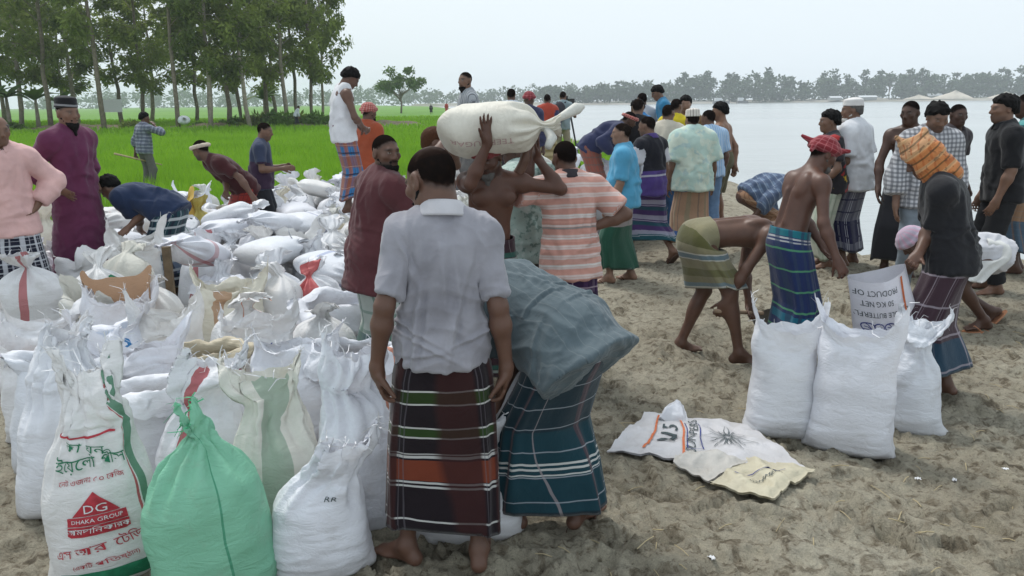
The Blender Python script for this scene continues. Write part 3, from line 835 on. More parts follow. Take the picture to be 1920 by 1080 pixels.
def hairline_cut(q, sp, style):
    def post(P, d):
        h = head_local(q, sp, P); x, y, z = np.abs(h[:, 0]), h[:, 1], h[:, 2]
        wob = 0.007 * noise3(h * 70, 3) + 0.009 * noise3(h * 26, 13)
        front = {'short': 0.82, 'thick': 0.75, 'bald': 0.45, 'crop': 0.82}[style]
        line = -0.036 + front * (y + 0.07)
        line = np.where(y > 0.03, line + (y - 0.03) * (0.5 if style != 'thick' else -0.4), line)
        if style == 'bald': line = np.where(z > 0.055, z + 0.02 - 0.0 * x, line)
        ear = np.where((y > -0.03) & (y < 0.03), 0.012, -0.05)
        cut = (np.maximum(line, np.where(x > 0.055, ear, -1)) + wob - z) * q.s
        mgn = z - np.maximum(line, np.where(x > 0.055, ear, -1)) - wob
        d = d + {'short': 0.006, 'thick': 0.018, 'bald': 0.003, 'crop': 0.003}[style] * q.s * (1 - smooth01(mgn / 0.038))
        n = noise3(h * np.array([45, 45, 30]), 9) * 0.005 + noise3(h * np.array([90, 90, 60]), 19) * 0.003
        if style == 'thick': n = n * 1.8 + noise3(h * 22, 4) * 0.010
        return np.maximum(d + n * q.s, cut * 0.8)
    return post
def beard_prims(q, sp, full=1.0):
    s = q.s * sp.get('headscale', 1.0); A = q.HA; c = q.head
    h = lambda x, y, z: c + (A[0] * x + A[1] * y + A[2] * z) * s
    return [cone(h(-0.060, 0.002, -0.035), h(-0.022, 0.062, -0.088), 0.012 * s, 0.020 * s, 0.02 * s), cone(h(0.060, 0.002, -0.035), h(0.022, 0.062, -0.088), 0.012 * s, 0.020 * s, 0.02 * s),
            cone(h(-0.02, 0.066, -0.088), h(0.02, 0.066, -0.088), 0.022 * s, 0.022 * s, 0.02 * s),
            cone(h(0, 0.066, -0.09), h(0, 0.07 + 0.01 * full, -0.10 - 0.05 * full), 0.024 * s, 0.012 * s, 0.03 * s),
            cone(h(-0.026, 0.082, -0.048), h(0.026, 0.082, -0.048), 0.0075 * s, 0.0075 * s, 0.008 * s)]
def wrap_prims(q, sp, kind):
    s = q.s * sp.get('headscale', 1.0); A = q.HA; c = q.head
    h = lambda x, y, z: c + (A[0] * x + A[1] * y + A[2] * z) * s
    o = [ell(h(0, -0.012, 0.052), np.array([0.088, 0.106, 0.082]) * s, A, 0.02 * s)]
    n = 10
    pts = [h(0.084 * math.sin(a), -0.012 + 0.102 * math.cos(a), 0.040 + 0.016 * math.cos(a)) for a in np.arange(n + 1) * 2 * math.pi / n]
    for a_, b_ in zip(pts[:-1], pts[1:]): o.append(cone(a_, b_, 0.021 * s, 0.021 * s, 0.012 * s))
    if kind == 'band': o = o[1:]
    if kind in ('wrap', 'tail'):
        o.append(cone(h(0.03, -0.11, 0.045), h(0.05, -0.13, -0.02), 0.02 * s, 0.014 * s, 0.01 * s))
    if kind == 'tail':
        o.append(cone(h(0.05, 0.085, 0.07), h(0.075, 0.12, 0.085), 0.018 * s, 0.014 * s, 0.012 * s))
        o.append(cone(h(-0.03, -0.115, 0.05), h(-0.07, -0.175, 0.06), 0.022 * s, 0.012 * s, 0.01 * s))
    return o
def cap_prims(q, sp, tall=0.05):
    s = q.s * sp.get('headscale', 1.0); A = q.HA; c = q.head
    h = lambda x, y, z: c + (A[0] * x + A[1] * y + A[2] * z) * s
    return [ecyl(h(0, -0.016, 0.048), h(0, -0.020, 0.092 + tall * 0.7), (0.083 * s, 0.103 * s), (0.074 * s, 0.09 * s), A[0], 0.012 * s),
            ell(h(0, -0.018, 0.085 + tall * 0.55), np.array([0.074, 0.090, 0.032]) * s, A, 0.015 * s)]

def vnormals(V, Q):
    n = np.cross(V[Q[:, 2]] - V[Q[:, 0]], V[Q[:, 3]] - V[Q[:, 1]])
    o = np.stack([np.bincount(Q.T.ravel(), np.tile(n[:, a], 4), len(V)) for a in range(3)], -1)
    return o / (np.linalg.norm(o, axis=1)[:, None] + 1e-12)
def wrinkle(V, Q, amp, seed, q, fr=(7, 7, 3.6), keep=None, res=.01):
    """soft hanging folds of a garment, pushed out along the surface"""
    L_ = (V - q.chest) @ q.B1.T / q.s
    w = L_ + 0.06 * np.stack([noise3(L_ * 5, seed), noise3(L_ * 5, seed + 1), noise3(L_ * 5, seed + 2)], -1)
    w[:, 2] += 0.35 * np.abs(w[:, 0])                       # creases run down from the shoulders
    rid = lambda p, s_: np.clip(0.55 - np.abs(noise3(p, s_)) * 1.9, -0.5, 1) 
    n = rid(w * np.array(fr), seed + 3) + 0.5 * rid(w * np.array([fr[0] * 2.1, fr[1] * 2.1, fr[2] * 2.2]), seed + 4)
    low = np.clip((-0.02 - L_[:, 2]) / 0.12, 0, 1)
    n += 1.0 * rid(w * np.array([3.2, 3.2, 13.0]) + 9, seed + 5) * low
    n += 0.35 * rid(w * np.array([17, 17, 13.0]), seed + 6)
    d = amp * (n * 0.5 + 0.45)
    rs_ = np.random.default_rng(seed + 77); side_ = np.sign(L_[:, 1])
    for k_ in range(26):                                    # long hanging folds, front and back
        x0, sl, zc, zl, w_ = rs_.uniform(-.17, .17), rs_.normal(0, .22), rs_.uniform(-.30, .06), rs_.uniform(.07, .17), max(.010, 1.9 * res) * rs_.uniform(.9, 1.5)
        u_ = (L_[:, 0] - x0 - sl * (L_[:, 2] - zc) - .25 * (L_[:, 2] - zc) ** 2 * np.sign(x0)) / w_
        d = d + amp * rs_.uniform(.35, .75) * (np.exp(-u_ ** 2) - .5 * np.exp(-(u_ - 1.6) ** 2)) * np.exp(-((L_[:, 2] - zc) / zl) ** 2) * (side_ == (1 if k_ % 2 else -1))
    for k_ in range(7):                                     # creases gathered round the waist
        zc, xc, sl, w_ = rs_.uniform(-.34, -.16), rs_.uniform(-.12, .12), rs_.normal(0, .35), max(.008, 1.7 * res)
        u_ = (L_[:, 2] - zc - sl * (L_[:, 0] - xc)) / w_
        d = d + amp * rs_.uniform(.3, .65) * (np.exp(-u_ ** 2) - .5 * np.exp(-(u_ + 1.6) ** 2)) * np.exp(-((L_[:, 0] - xc) / .09) ** 2) * (side_ == (1 if k_ % 2 else -1))
    if keep is not None: d = d * keep
    return V + vnormals(V, Q) * d[:, None]

def lungi_mesh(q, sp, lu, res):
    """skirt cloth lofted from the waist over both legs to the hem; returns verts, quads, loop uvs"""
    s = q.s; hem = lu.get('hem', 0.14) ; flare = lu.get('flare', 0.03); seed = lu.get('seed', sp['seed'])
    rs = np.random.default_rng(seed)
    nu = 72 if res < 0.009 else 48; nv = 46 if res < 0.009 else 28
    ease = 0.014 + lu.get('ease', 0.0)
    top = q.pel + q.B0[2] * lu.get('rise', 0.115) * s
    # each leg's path as a polyline hip > knee > ankle, cut at the hem height
    def leg(t, sd):
        hp, kn, an = q.hip[sd], q.kn[sd], q.an[sd]
        return np.where(t[:, None] < 0.5, hp + (kn - hp) * (t[:, None] * 2), kn + (an - kn) * (t[:, None] * 2 - 1))
    # parameter where the lower leg reaches the hem
    lt = np.linspace(0, 1, 60)
    zL, zR = leg(lt, 'L')[:, 2], leg(lt, 'R')[:, 2]
    th = lt[np.argmin(np.abs(np.minimum(zL, zR) - hem * s))] if hem < 0.86 else 0.1
    t = np.linspace(-0.16, th, nv)
    phi = np.arange(nu) * 2 * math.pi / nu
    tl = np.clip(t, 0, 1)
    Lp, Rp = leg(tl, 'L'), leg(tl, 'R')
    w0 = smooth01((0.02 - t) / 0.18)                        # 1 at the waist ring
    if 'span' in lu:                                         # pull the hem of both legs together / apart
        c_ = (Lp + Rp) / 2; Lp = c_ + (Lp - c_) * lu['span']; Rp = c_ + (Rp - c_) * lu['span']
    V = np.zeros((nv, nu, 3)); UV = np.zeros((nv, nu, 2))
    ph = rs.random(8) * 6.28; ks = rs.integers(4, 13, 8)
    wob = 0.0
    vlen = 0.0; prevc = None
    for i in range(nv):
        f = smooth01((t[i] + 0.16) / 0.3)
        ax_x = nrm(q.B0[0] * (1 - f) + q.X * f); ax_y = nrm(q.B0[1] * (1 - f) + q.Y * f)
        cl, cr = Lp[i], Rp[i]
        wc = top + (q.pel - top) * (i / max(1, (nv * 0.16 / (th + 0.16)))) if t[i] < 0 else None
        bent = max(0.0, math.sin(R(sp.get('lean', 3))))
        r = 0.108 * s + ease + (flare * smooth01((t[i] - 0.15) / 0.8)) + (0.002 + 0.03 * bent) * s * math.exp(-((t[i] - 0.03) / 0.13) ** 2)
        tt = max(t[i], 0) / max(th, 0.01)
        E = np.cos(phi)[:, None] * ax_x + np.sin(phi)[:, None] * ax_y
        dl, dr = E @ cl, E @ cr
        wgt = 1 / (1 + np.exp(-(dr - dl) / (0.035 * s)))
        base = cl[None] * (1 - wgt[:, None]) + cr[None] * wgt[:, None]
        rr = np.full(nu, r)
        rr = rr - 0.026 * s * np.abs(np.cos(phi)) * (1 - 0.6 * tt) - 0.008 * s * tt
        fold = np.zeros(nu)
        for j in range(8):
            fold += np.sin(ks[j] * phi + ph[j] + 1.4 * tt * math.sin(ph[j] * 3)) / 8
        fold = np.sign(fold) * np.abs(fold) ** 0.8
        rr = rr + lu.get('fold', 0.028) * fold * (0.12 + 0.88 * tt ** 0.8)
        fp_ = np.stack([np.cos(phi) * 2.6, np.sin(phi) * 2.6, np.full(nu, tt * 1.3 + seed)], -1)
        rr = rr + lu.get('fold', 0.028) * 0.55 * np.clip(0.55 - 1.9 * np.abs(noise3(fp_, seed)), -0.4, 1) * (0.25 + 0.75 * tt)
        # the bunched knot and its fall down the front
        fr = np.exp(-((phi - math.pi / 2) / 0.22) ** 2); rr = rr + 0.018 * fr * (1 - 0.5 * tt) * (1 if lu.get('knot', True) else 0)
        V[i] = base + E * rr[:, None]
        if t[i] < 0.12:
            wv = smooth01((0.12 - t[i]) / 0.28)
            cc = q.pel + (top - q.pel) * min(1.0, (0.06 - t[i]) / 0.22)
            a_, b_ = (0.150 * s + ease, 0.108 * s + ease) if sp.get('top') in (None, 'tank') else (0.136 * s, 0.094 * s)
            ring = cc + np.cos(phi)[:, None] * q.B0[0] * a_ + np.sin(phi)[:, None] * (q.B0[1]) * b_ + E * ((0.012 * fr + 0.008 * fold) * (1 if sp.get('top') in (None, 'tank') else 0.2))[:, None] - q.B0[1] * 0.008 * s
            V[i] = V[i] * (1 - wv) + ring * wv
        c_ = V[i].mean(0)
        if prevc is not None: vlen += np.linalg.norm(c_ - prevc)
        prevc = c_
        UV[i, :, 0] = phi / (2 * math.pi) * 1.25; UV[i, :, 1] = vlen
    if lu.get('sag'):                                        # cloth hangs: pull the hem towards level
        pass
    V[:, :, 2] = np.maximum(V[:, :, 2], 0.02)
    # hem drifts unevenly
    hm = np.linspace(0, 1, nv)[:, None] ** 3
    V[:, :, 2] += hm * 0.022 * s * np.sin(phi * 1 + ph[0])[None] + hm * 0.012 * np.sin(phi * 3 + ph[1])[None]
    # a rolled waist edge and a turned-in hem give the cloth its thickness
    inner_hem = V[-1] * 0.97 + V[-1].mean(0) * 0.03 + np.array([0, 0, 0.012]); inner_top = V[0] * 0.94 + V[0].mean(0) * 0.06
    up_in = V[-6] * 0.96 + V[-6].mean(0) * 0.04
    V = np.concatenate([inner_top[None], V, inner_hem[None], up_in[None]]); UV = np.concatenate([UV[:1], UV, UV[-1:], UV[-6:-5]])
    Q = grid_faces(nu, len(V), True)
    uvl = UV.reshape(-1, 2)[Q].copy()
    wrapq = (Q[:, 1] % nu) == 0
    uvl[wrapq, 1, 0] += 1.25; uvl[wrapq, 2, 0] += 1.25
    return V.reshape(-1, 3), Q[:, ::-1], uvl[:, ::-1]

PEOPLE = []
def add_person(**sp):
    sp.setdefault('seed', len(PEOPLE) + 3)
    Yd = sp['Y']
    if 'pos' in sp: base = np.array(sp['pos'], float)
    else:
        p = at(sp['px'], sp.get('pyref', 400), Yd) if 'zref' not in sp else [px2x(sp['px'], Yd, sp['zref'])]
        zb = sp['z'] if 'z' in sp else gz(p[0], Yd)
        base = np.array([p[0], Yd, zb])
    if 'H' not in sp:
        sp['H'] = float(np.clip(at(sp['px'], sp['top_py'], Yd)[2] - base[2], 1.35, 1.86))
    sp['base'] = base
    PEOPLE.append(sp)
    q = make_pose(sp)
    res = float(np.clip(Yd * 0.00165, 0.0052, 0.024)) * sp.get('lod', 1.0)
    root = empty('person', base, sp['label'], 'person', sp.get('group'))
    top = sp.get('top'); bw = sp.get('bw', 1.0); belly = sp.get('belly', 0.0)
    # ---- body, one surface
    pr = torso_prims(q, 0, bw, belly)
    if top in (None, 'tank'): pr += muscle_prims(q)
    for sd in 'LR':
        pr += arm_prims(q, sd, bw=bw) + hand_prims(q, sd, sp, res) + leg_prims(q, sd, bw=bw) + foot_prims(q, sd, sp)
    pr += head_prims(q, sp)
    V, Q = sdf_mesh(pr, res)
    me = mk_mesh('body', V, Q, attrs={'skin': skin_colours(q, sp, V)})
    link('body', me, SKIN, root)
    hres = min(res, 0.0085)
    # ---- hair / beard / headgear
    hs = sp.get('hair', 'short')
    if hs == 'short' and sp.get('haircol', 'black') == 'black': hs = 'crop'      # close-cut: lies on the scalp
    if hs and hs not in ('none', 'crop'):
        th = {'short': 0.008, 'thick': 0.021, 'bald': 0.005, 'crop': 0.0045}[hs]
        V, Q = sdf_mesh(hair_prims(q, sp, th), hres * 0.9, post=hairline_cut(q, sp, hs))
        if len(Q): link('hair', mk_mesh('hair', V, Q), HAIR[sp.get('haircol', 'black')], root)
    if sp.get('beard'):
        def bp_(P, d):
            h = head_local(q, sp, P)
            return d + (noise3(h * 55, 7) * 0.006 + noise3(h * 110, 8) * 0.003) * q.s
        V, Q = sdf_mesh(beard_prims(q, sp, sp['beard']), hres * 0.9, post=bp_)
        if len(Q): link('beard', mk_mesh('beard', V, Q), HAIR[sp.get('beardcol', 'black')], root)
    hg = sp.get('headgear')
    if hg:
        kind, gm = hg[0], hg[1]
        if kind == 'cap': prs = cap_prims(q, sp, hg[2] if len(hg) > 2 else 0.05)
        else: prs = wrap_prims(q, sp, kind)
        def wp_(P, d):
            h = head_local(q, sp, P)
            if kind == 'cap': return d
            return d - 0.006 * (0.4 - np.abs(noise3(h * np.array([14, 14, 34.0]) + 0.7 * noise3(h * 9, 2)[:, None], 5)))
        V, Q = sdf_mesh(prs, hres, post=wp_)
        h = head_local(q, sp, V)
        me = mk_mesh(hg[3] if len(hg) > 3 else ('cap' if kind == 'cap' else 'head_wrap'), V, Q, attrs={'pc': np.stack([np.arctan2(h[:, 0], h[:, 1] + 0.012) * 0.095, h[:, 2], 0 * h[:, 0]], -1)})
        link('cap' if kind == 'cap' else 'head_wrap', me, gm, root)
    # ---- upper garment
    if top:
        tp = dict(tank=dict(inf=0.009, slv=0), tshirt=dict(inf=0.013, slv=0.36), shirt=dict(inf=0.018, slv=0.40), long=dict(inf=0.016, slv=0.93), rolled=dict(inf=0.018, slv=0.68), kurta=dict(inf=0.018, slv=0.9))[top]
        inf = tp['inf'] + sp.get('loose', 0.0)
        s = q.s
        pr = torso_prims(q, inf, bw, belly)
        slv = sp.get('slv', tp['slv'])
        hemlen = sp.get('hemlen', 0.10)                       # how far the hem falls below the pelvis centre
        hdir = nrm(q.B0[2] * 0.7 + np.array([0, 0, 1.0]) * sp.get('hang', 0.3))
        hem_pt = q.pel - hdir * hemlen * s
        fl = sp.get('shirtflare', 0.012)
        pr.append(ecyl(q.chest + q.B1[2] * 0.05 * s, hem_pt - hdir * 0.05, ((0.118 * bw) * s + inf, (0.078 * bw + belly * 0.4) * s + inf), ((0.178 * bw) * s + inf + fl, (0.128 * bw + belly * 0.7) * s + inf + fl), q.B0[0], 0.04 * s))
        if slv:
            for sd in 'LR': pr += arm_prims(q, sd, inf, slv, True, 0.010 + sp.get('loose', 0), bw)
        else:
            pr = [p for i, p in enumerate(pr) if i not in (3, 4, 5)]
            for sg, sd in ((-1, 'L'), (1, 'R')):
                a0 = q.nb + q.B1[0] * sg * 0.088 * s
                pr.append(cone(a0 - q.B1[2] * 0.002 * s, a0 - q.B1[2] * 0.17 * s + q.B1[1] * 0.055 * s, 0.054 * s + 0.008, 0.05 * s, 0.02 * s))
                pr.append(cone(a0 - q.B1[2] * 0.002 * s, a0 - q.B1[2] * 0.17 * s - q.B1[1] * 0.055 * s, 0.054 * s + 0.008, 0.05 * s, 0.02 * s))
        nb_cut = q.nb + q.B1[2] * 0.052 * s
        def post(P, d):
            below = -((P - hem_pt) @ hdir)
            if hemlen < 0.6: below = below + 0.006 * np.sin(P[:, 0] * 23 + P[:, 1] * 17)
            m = np.linalg.norm(P - hem_pt, axis=1) < 0.42
            d = np.where(m, np.maximum(d, below), d)
            if hemlen < 0.3: d = np.where(m & (below > 0.0), np.maximum(d, 0.004), d)
            return d
        if sp.get('neckhole', True):
            npr = [sub(cone(q.nb + q.B1[2] * 0.005 * s + q.B1[1] * 0.03 * s, q.neck + q.B1[2] * 0.10 * s, 0.056 * s, 0.075 * s, 0.008))]
        else: npr = []
        V, Q = sdf_mesh(pr + npr, res, post=post)
        V = wrinkle(V, Q, sp.get('wrinkle', 0.015), sp['seed'] * 7, q, sp.get('wfr', (7, 7, 3.0)), None, res)
        # garment coordinates: across / along, arms follow the sleeve
        Lc = (V - q.waist) @ nrmrows(q.B0 + q.B1).T
        pc = np.stack([Lc[:, 0] + 0.6 * np.sign(Lc[:, 1]) * 0, Lc[:, 2], Lc[:, 1]], -1)
        if slv:
            for sd in 'LR':
                ax = nrm(q.el[sd] - q.sh[sd]); r_ = V - q.sh[sd]; h_ = r_ @ ax; dist = np.linalg.norm(r_ - h_[:, None] * ax, axis=1)
                m = (h_ > 0.035 * s) & (dist < 0.085 * s)
                if slv > 0.5: 
                    ax2 = nrm(q.wr[sd] - q.el[sd]); r2 = V - q.el[sd]; h2 = r2 @ ax2; d2 = np.linalg.norm(r2 - h2[:, None] * ax2, axis=1)
                    m2 = (h2 > 0) & (d2 < 0.08 * s); m = m & ~m2
                    pc[m2] = np.stack([(r2 @ nrm(np.cross(ax2, q.Y + 0.1)))[m2], 0.3 - h2[m2], 0 * h2[m2] + 9], -1)
                pc[m] = np.stack([(r_ @ nrm(np.cross(ax, q.Y + 0.1)))[m], 0.30 - h_[m], 0 * h_[m] + 9], -1)
        me = mk_mesh(sp.get('topname', {'tank': 'undershirt', 'kurta': 'kurta'}.get(top, 'shirt')), V, Q, attrs={'pc': pc})
        shirt_o = link(me.name, me, sp['topmat'], root)
        shirt_o.name = me.name
        if sp.get('collar') and Yd < 9.5:
            # a folded collar standing round the neck
            n = 28; a = np.linspace(-math.pi * 0.93, math.pi * 0.93, n) if sp['collar'] != 'closed' else np.linspace(-math.pi, math.pi, n)
            cen = q.nb + q.B1[2] * 0.034 * s + q.B1[1] * 0.006 * s
            rows_ = []
            for (dz, rr) in ((0.0, 0.070), (0.032, 0.068), (0.038, 0.073), (0.030, 0.081), (-0.012, 0.104), (-0.022, 0.106), (-0.020, 0.098), (0.0, 0.085)):
                e_ = np.sin(a)[:, None] * q.B1[0] - np.cos(a)[:, None] * q.B1[1]
                drop = -0.018 * (1 - np.cos(a)) * 0.5
                rows_.append(cen + e_ * (rr * s) * np.array([1.0])[:, None] + (dz * s + drop * s)[:, None] * q.B1[2])
            Vc = np.concatenate(rows_); Fc = grid_faces(n, len(rows_))
            link('collar', mk_mesh('collar', Vc, Fc), sp.get('collarmat', sp['topmat']), shirt_o)
    # ---- lower garment
    lo_ = sp.get('bottom')
    if lo_:
        if lo_['kind'] == 'lungi':
            V, Q, uvl = lungi_mesh(q, sp, lo_, res)
            me = mk_mesh('lungi', V, Q, uvloop=uvl.reshape(-1, 2))
            link('lungi', me, lo_['mat'], root)
        else:
            upto = lo_.get('upto', 0.97); inf = lo_.get('inf', 0.011)
            pr = torso_prims(q, inf, bw)[:2]
            for sd in 'LR': pr += leg_prims(q, sd, inf, upto, True, lo_.get('loose', 0.012), bw)
            tcut = q.pel + q.B0[2] * 0.13 * q.s
            def post(P, d):
                d = np.maximum(d, (P - tcut) @ q.B0[2])
                return d
            V, Q = sdf_mesh(pr, res, post=post)
            V = V + vnormals(V, Q) * (0.010 * (0.35 - np.abs(noise3(V * np.array([8, 8, 15.0]), sp['seed']))))[:, None]
            me = mk_mesh(lo_.get('name', 'trousers'), V, Q, attrs={'pc': (V - q.pel) @ np.stack([q.X, q.Z, q.Y]).T})
            link(lo_.get('name', 'trousers'), me, lo_['mat'], root)
    # ---- sandals
    if sp.get('sandals'):
        s = q.s
        for sd in 'LR':
            A, td = q.an[sd], q.toe[sd]
            dn = np.array([0, 0, -1.0]); dn = nrm(dn - td * (dn @ td)); lat = np.cross(td, -dn)
            n = 18; a = np.arange(n) * 2 * math.pi / n
            w = 0.046 + 0.009 * np.sin(a); c0 = A + dn * 0.083 * s + td * 0.05 * s
            pts = c0 + lat * (np.cos(a) * w * s)[:, None] + td * (np.sin(a) * 0.142 * s)[:, None]
            V = np.concatenate([pts, pts + dn * 0.016 * s, [c0], [c0 + dn * 0.016 * s]])
            Qs = [[i, (i + 1) % n, n + (i + 1) % n, n + i] for i in range(n)]
            Ts = [[2 * n, (i + 1) % n, i] for i in range(n)] + [[2 * n + 1, n + i, n + (i + 1) % n] for i in range(n)]
            so = link('sandal', mk_mesh('sandal', V, [np.array(Qs), np.array(Ts)], smooth=False), sp['sandals'], root)
            st = MB(); bl = A + dn * 0.055 * s + td * 0.10 * s
            for sg in (-1, 1):
                st.tube([bl + td * 0.045 * s - dn * -0.012 * s, bl + lat * sg * 0.03 * s + td * 0.01 * s - dn * 0.02 * s, bl + lat * sg * 0.05 * s - td * 0.035 * s + dn * 0.02 * s], 0.006 * s, 5)
            link('strap', st.mesh('strap'), sp['sandals'], so)
    sp['q'] = q; sp['root'] = root
    return sp
# ------------------------------------------------------------------ woven plastic sacks
def sack_mat(key, base, stripes=(), dirt=0.35, trans=0.12, rough=0.5, lines=()):
    """stripes: (u0,u1,colour,strength) running up the sack, u measured round it; lines: (v0,v1,colour,strength) round it"""
    if key in _mc: return _mc[key]
    m, nd, lk, b = new_mat('sack_' + key, rough, 0.35)
    uvn = N(nd, 'ShaderNodeUVMap'); sp = N(nd, 'ShaderNodeSeparateXYZ'); lk.new(uvn.outputs[0], sp.inputs[0])
    tcg = N(nd, 'ShaderNodeTexCoord'); oi = N(nd, 'ShaderNodeObjectInfo')
    off = N(nd, 'ShaderNodeVectorMath', operation='ADD'); lk.new(tcg.outputs['Object'], off.inputs[0])
    cx = N(nd, 'ShaderNodeCombineXYZ')
    for i in range(3): lk.new(math_n(nd, lk, 'MULTIPLY', oi.outputs['Random'], 17.0 + 9 * i), cx.inputs[i])
    lk.new(cx.outputs[0], off.inputs[1]); vec = off.outputs[0]
    c = base
    for (u0, u1, colr, st) in stripes:
        c = mix_n(nd, lk, math_n(nd, lk, 'MULTIPLY', band_mask(nd, lk, sp.outputs[0], u0, u1), st), c, colr)
    for (v0, v1, colr, st) in lines:
        c = mix_n(nd, lk, math_n(nd, lk, 'MULTIPLY', band_mask(nd, lk, sp.outputs[1], v0, v1), st), c, colr)
    # each sack its own shade of off-white
    tint = ramp(nd, lk, oi.outputs['Random'], [(0.0, (1.0, 1.0, 1.03)), (0.35, (0.97, 0.98, 1.0)), (0.6, (1.02, 1.01, 1.0)), (0.82, (0.98, 0.955, 0.90)), (1.0, (0.93, 0.95, 0.98))])
    c = mix_n(nd, lk, 1.0, c, tint, 'MULTIPLY')
    # sand rubbed into the weave
    n1 = noise_tex(nd, lk, 6.0, 6, vec, 0.65, 0.4)
    mr = N(nd, 'ShaderNodeMapRange'); lk.new(n1, mr.inputs[0]); mr.inputs[1].default_value = 0.54; mr.inputs[2].default_value = 0.80
    c = mix_n(nd, lk, math_n(nd, lk, 'MULTIPLY', mr.outputs[0], dirt), c, (0.30, 0.265, 0.215))
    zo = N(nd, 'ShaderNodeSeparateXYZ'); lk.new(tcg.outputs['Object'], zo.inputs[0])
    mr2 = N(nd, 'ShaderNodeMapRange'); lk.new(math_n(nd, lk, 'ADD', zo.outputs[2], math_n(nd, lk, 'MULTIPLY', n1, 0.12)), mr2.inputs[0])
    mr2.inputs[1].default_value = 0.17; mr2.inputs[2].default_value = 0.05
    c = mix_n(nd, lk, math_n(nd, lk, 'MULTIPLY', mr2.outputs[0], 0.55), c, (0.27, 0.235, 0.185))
    lk.new(c, b.inputs['Base Color'])
    # crumple and weave
    mp = N(nd, 'ShaderNodeMapping'); mp.inputs['Scale'].default_value = (1, 1, 2.1); lk.new(vec, mp.inputs[0])
    h1 = noise_tex(nd, lk, 9.0, 5, mp.outputs[0], 0.6, 1.2)
    h1 = math_n(nd, lk, 'ABSOLUTE', math_n(nd, lk, 'SUBTRACT', h1, 0.5))
    h2 = noise_tex(nd, lk, 30.0, 3, mp.outputs[0], 0.6, 0.5)
    wv = N(nd, 'ShaderNodeTexWave'); wv.inputs['Scale'].default_value = 95.0; wv.bands_direction = 'Z'; wv.inputs['Distortion'].default_value = 1.0; lk.new(vec, wv.inputs['Vector'])
    hh = math_n(nd, lk, 'ADD', math_n(nd, lk, 'MULTIPLY', h1, -1.0), math_n(nd, lk, 'ADD', math_n(nd, lk, 'MULTIPLY', h2, 0.18), math_n(nd, lk, 'MULTIPLY', wv.outputs['Fac'], 0.02)))
    bp = N(nd, 'ShaderNodeBump'); bp.inputs['Strength'].default_value = 0.38; bp.inputs['Distance'].default_value = 0.035
    lk.new(hh, bp.inputs['Height']); lk.new(bp.outputs[0], b.inputs['Normal'])
    if trans:
        out = nd['Material Output']; tr = N(nd, 'ShaderNodeBsdfTranslucent'); ms = N(nd, 'ShaderNodeMixShader'); ms.inputs[0].default_value = trans
        lk.new(c, tr.inputs['Color']); lk.new(bp.outputs[0], tr.inputs['Normal'])
        lk.new(b.outputs[0], ms.inputs[1]); lk.new(tr.outputs[0], ms.inputs[2]); lk.new(ms.outputs[0], out.inputs[0])
    return _mc.setdefault(key, m)

KEYS = {   # (height share, width share, depth share) from the ground up
    'tied': [(0.0, .84, .74), (0.04, .97, .93), (.2, 1.04, 1.05), (.5, 1.0, 1.0), (.70, .95, .96), (.84, .76, .80), (.94, .42, .52), (1.0, .13, .19), (1.03, .12, .17), (1.10, .26, .22), (1.20, .42, .25), (1.28, .50, .24)],
    'open': [(0.0, .86, .76), (0.04, .98, .95), (.2, 1.03, 1.06), (.45, .99, 1.0), (.62, .95, .93), (.78, .94, .80), (.90, .97, .68), (1.0, 1.02, .62), (1.08, 1.06, .60), (1.16, 1.08, .62)],
    'slack': [(0.0, .86, .78), (0.04, .98, .96), (.2, 1.04, 1.06), (.45, 1.0, 1.0), (.62, .93, .93), (.76, .78, .76), (.88, .62, .55), (1.0, .54, .40), (1.12, .56, .34), (1.24, .60, .30), (1.34, .60, .26)],
    'peak': [(0.0, .86, .80), (0.04, .98, .97), (.2, 1.04, 1.06), (.45, 1.02, 1.02), (.62, .97, .96), (.76, .85, .82), (.88, .62, .56), (.98, .40, .34), (1.08, .26, .22), (1.2, .20, .14), (1.28, .18, .10)],
    'folded': [(0.0, .86, .76), (0.04, .98, .95), (.2, 1.03, 1.06), (.45, .99, 1.0), (.65, .95, .95), (.82, .93, .85), (.95, .95, .75), (1.03, .99, .76), (1.06, 1.06, .88), (1.02, 1.12, 1.0), (.94, 1.15, 1.08), (.86, 1.16, 1.12)],
    'lying': [(0.0, .30, .10), (0.03, .90, .38), (.10, .99, .72), (.25, 1.0, 1.0), (.5, 1.02, 1.05), (.75, .98, .98), (.88, .80, .80), (.96, .45, .48), (1.0, .15, .17), (1.03, .14, .15), (1.10, .30, .22), (1.20, .42, .22)],
}
class Sack: pass
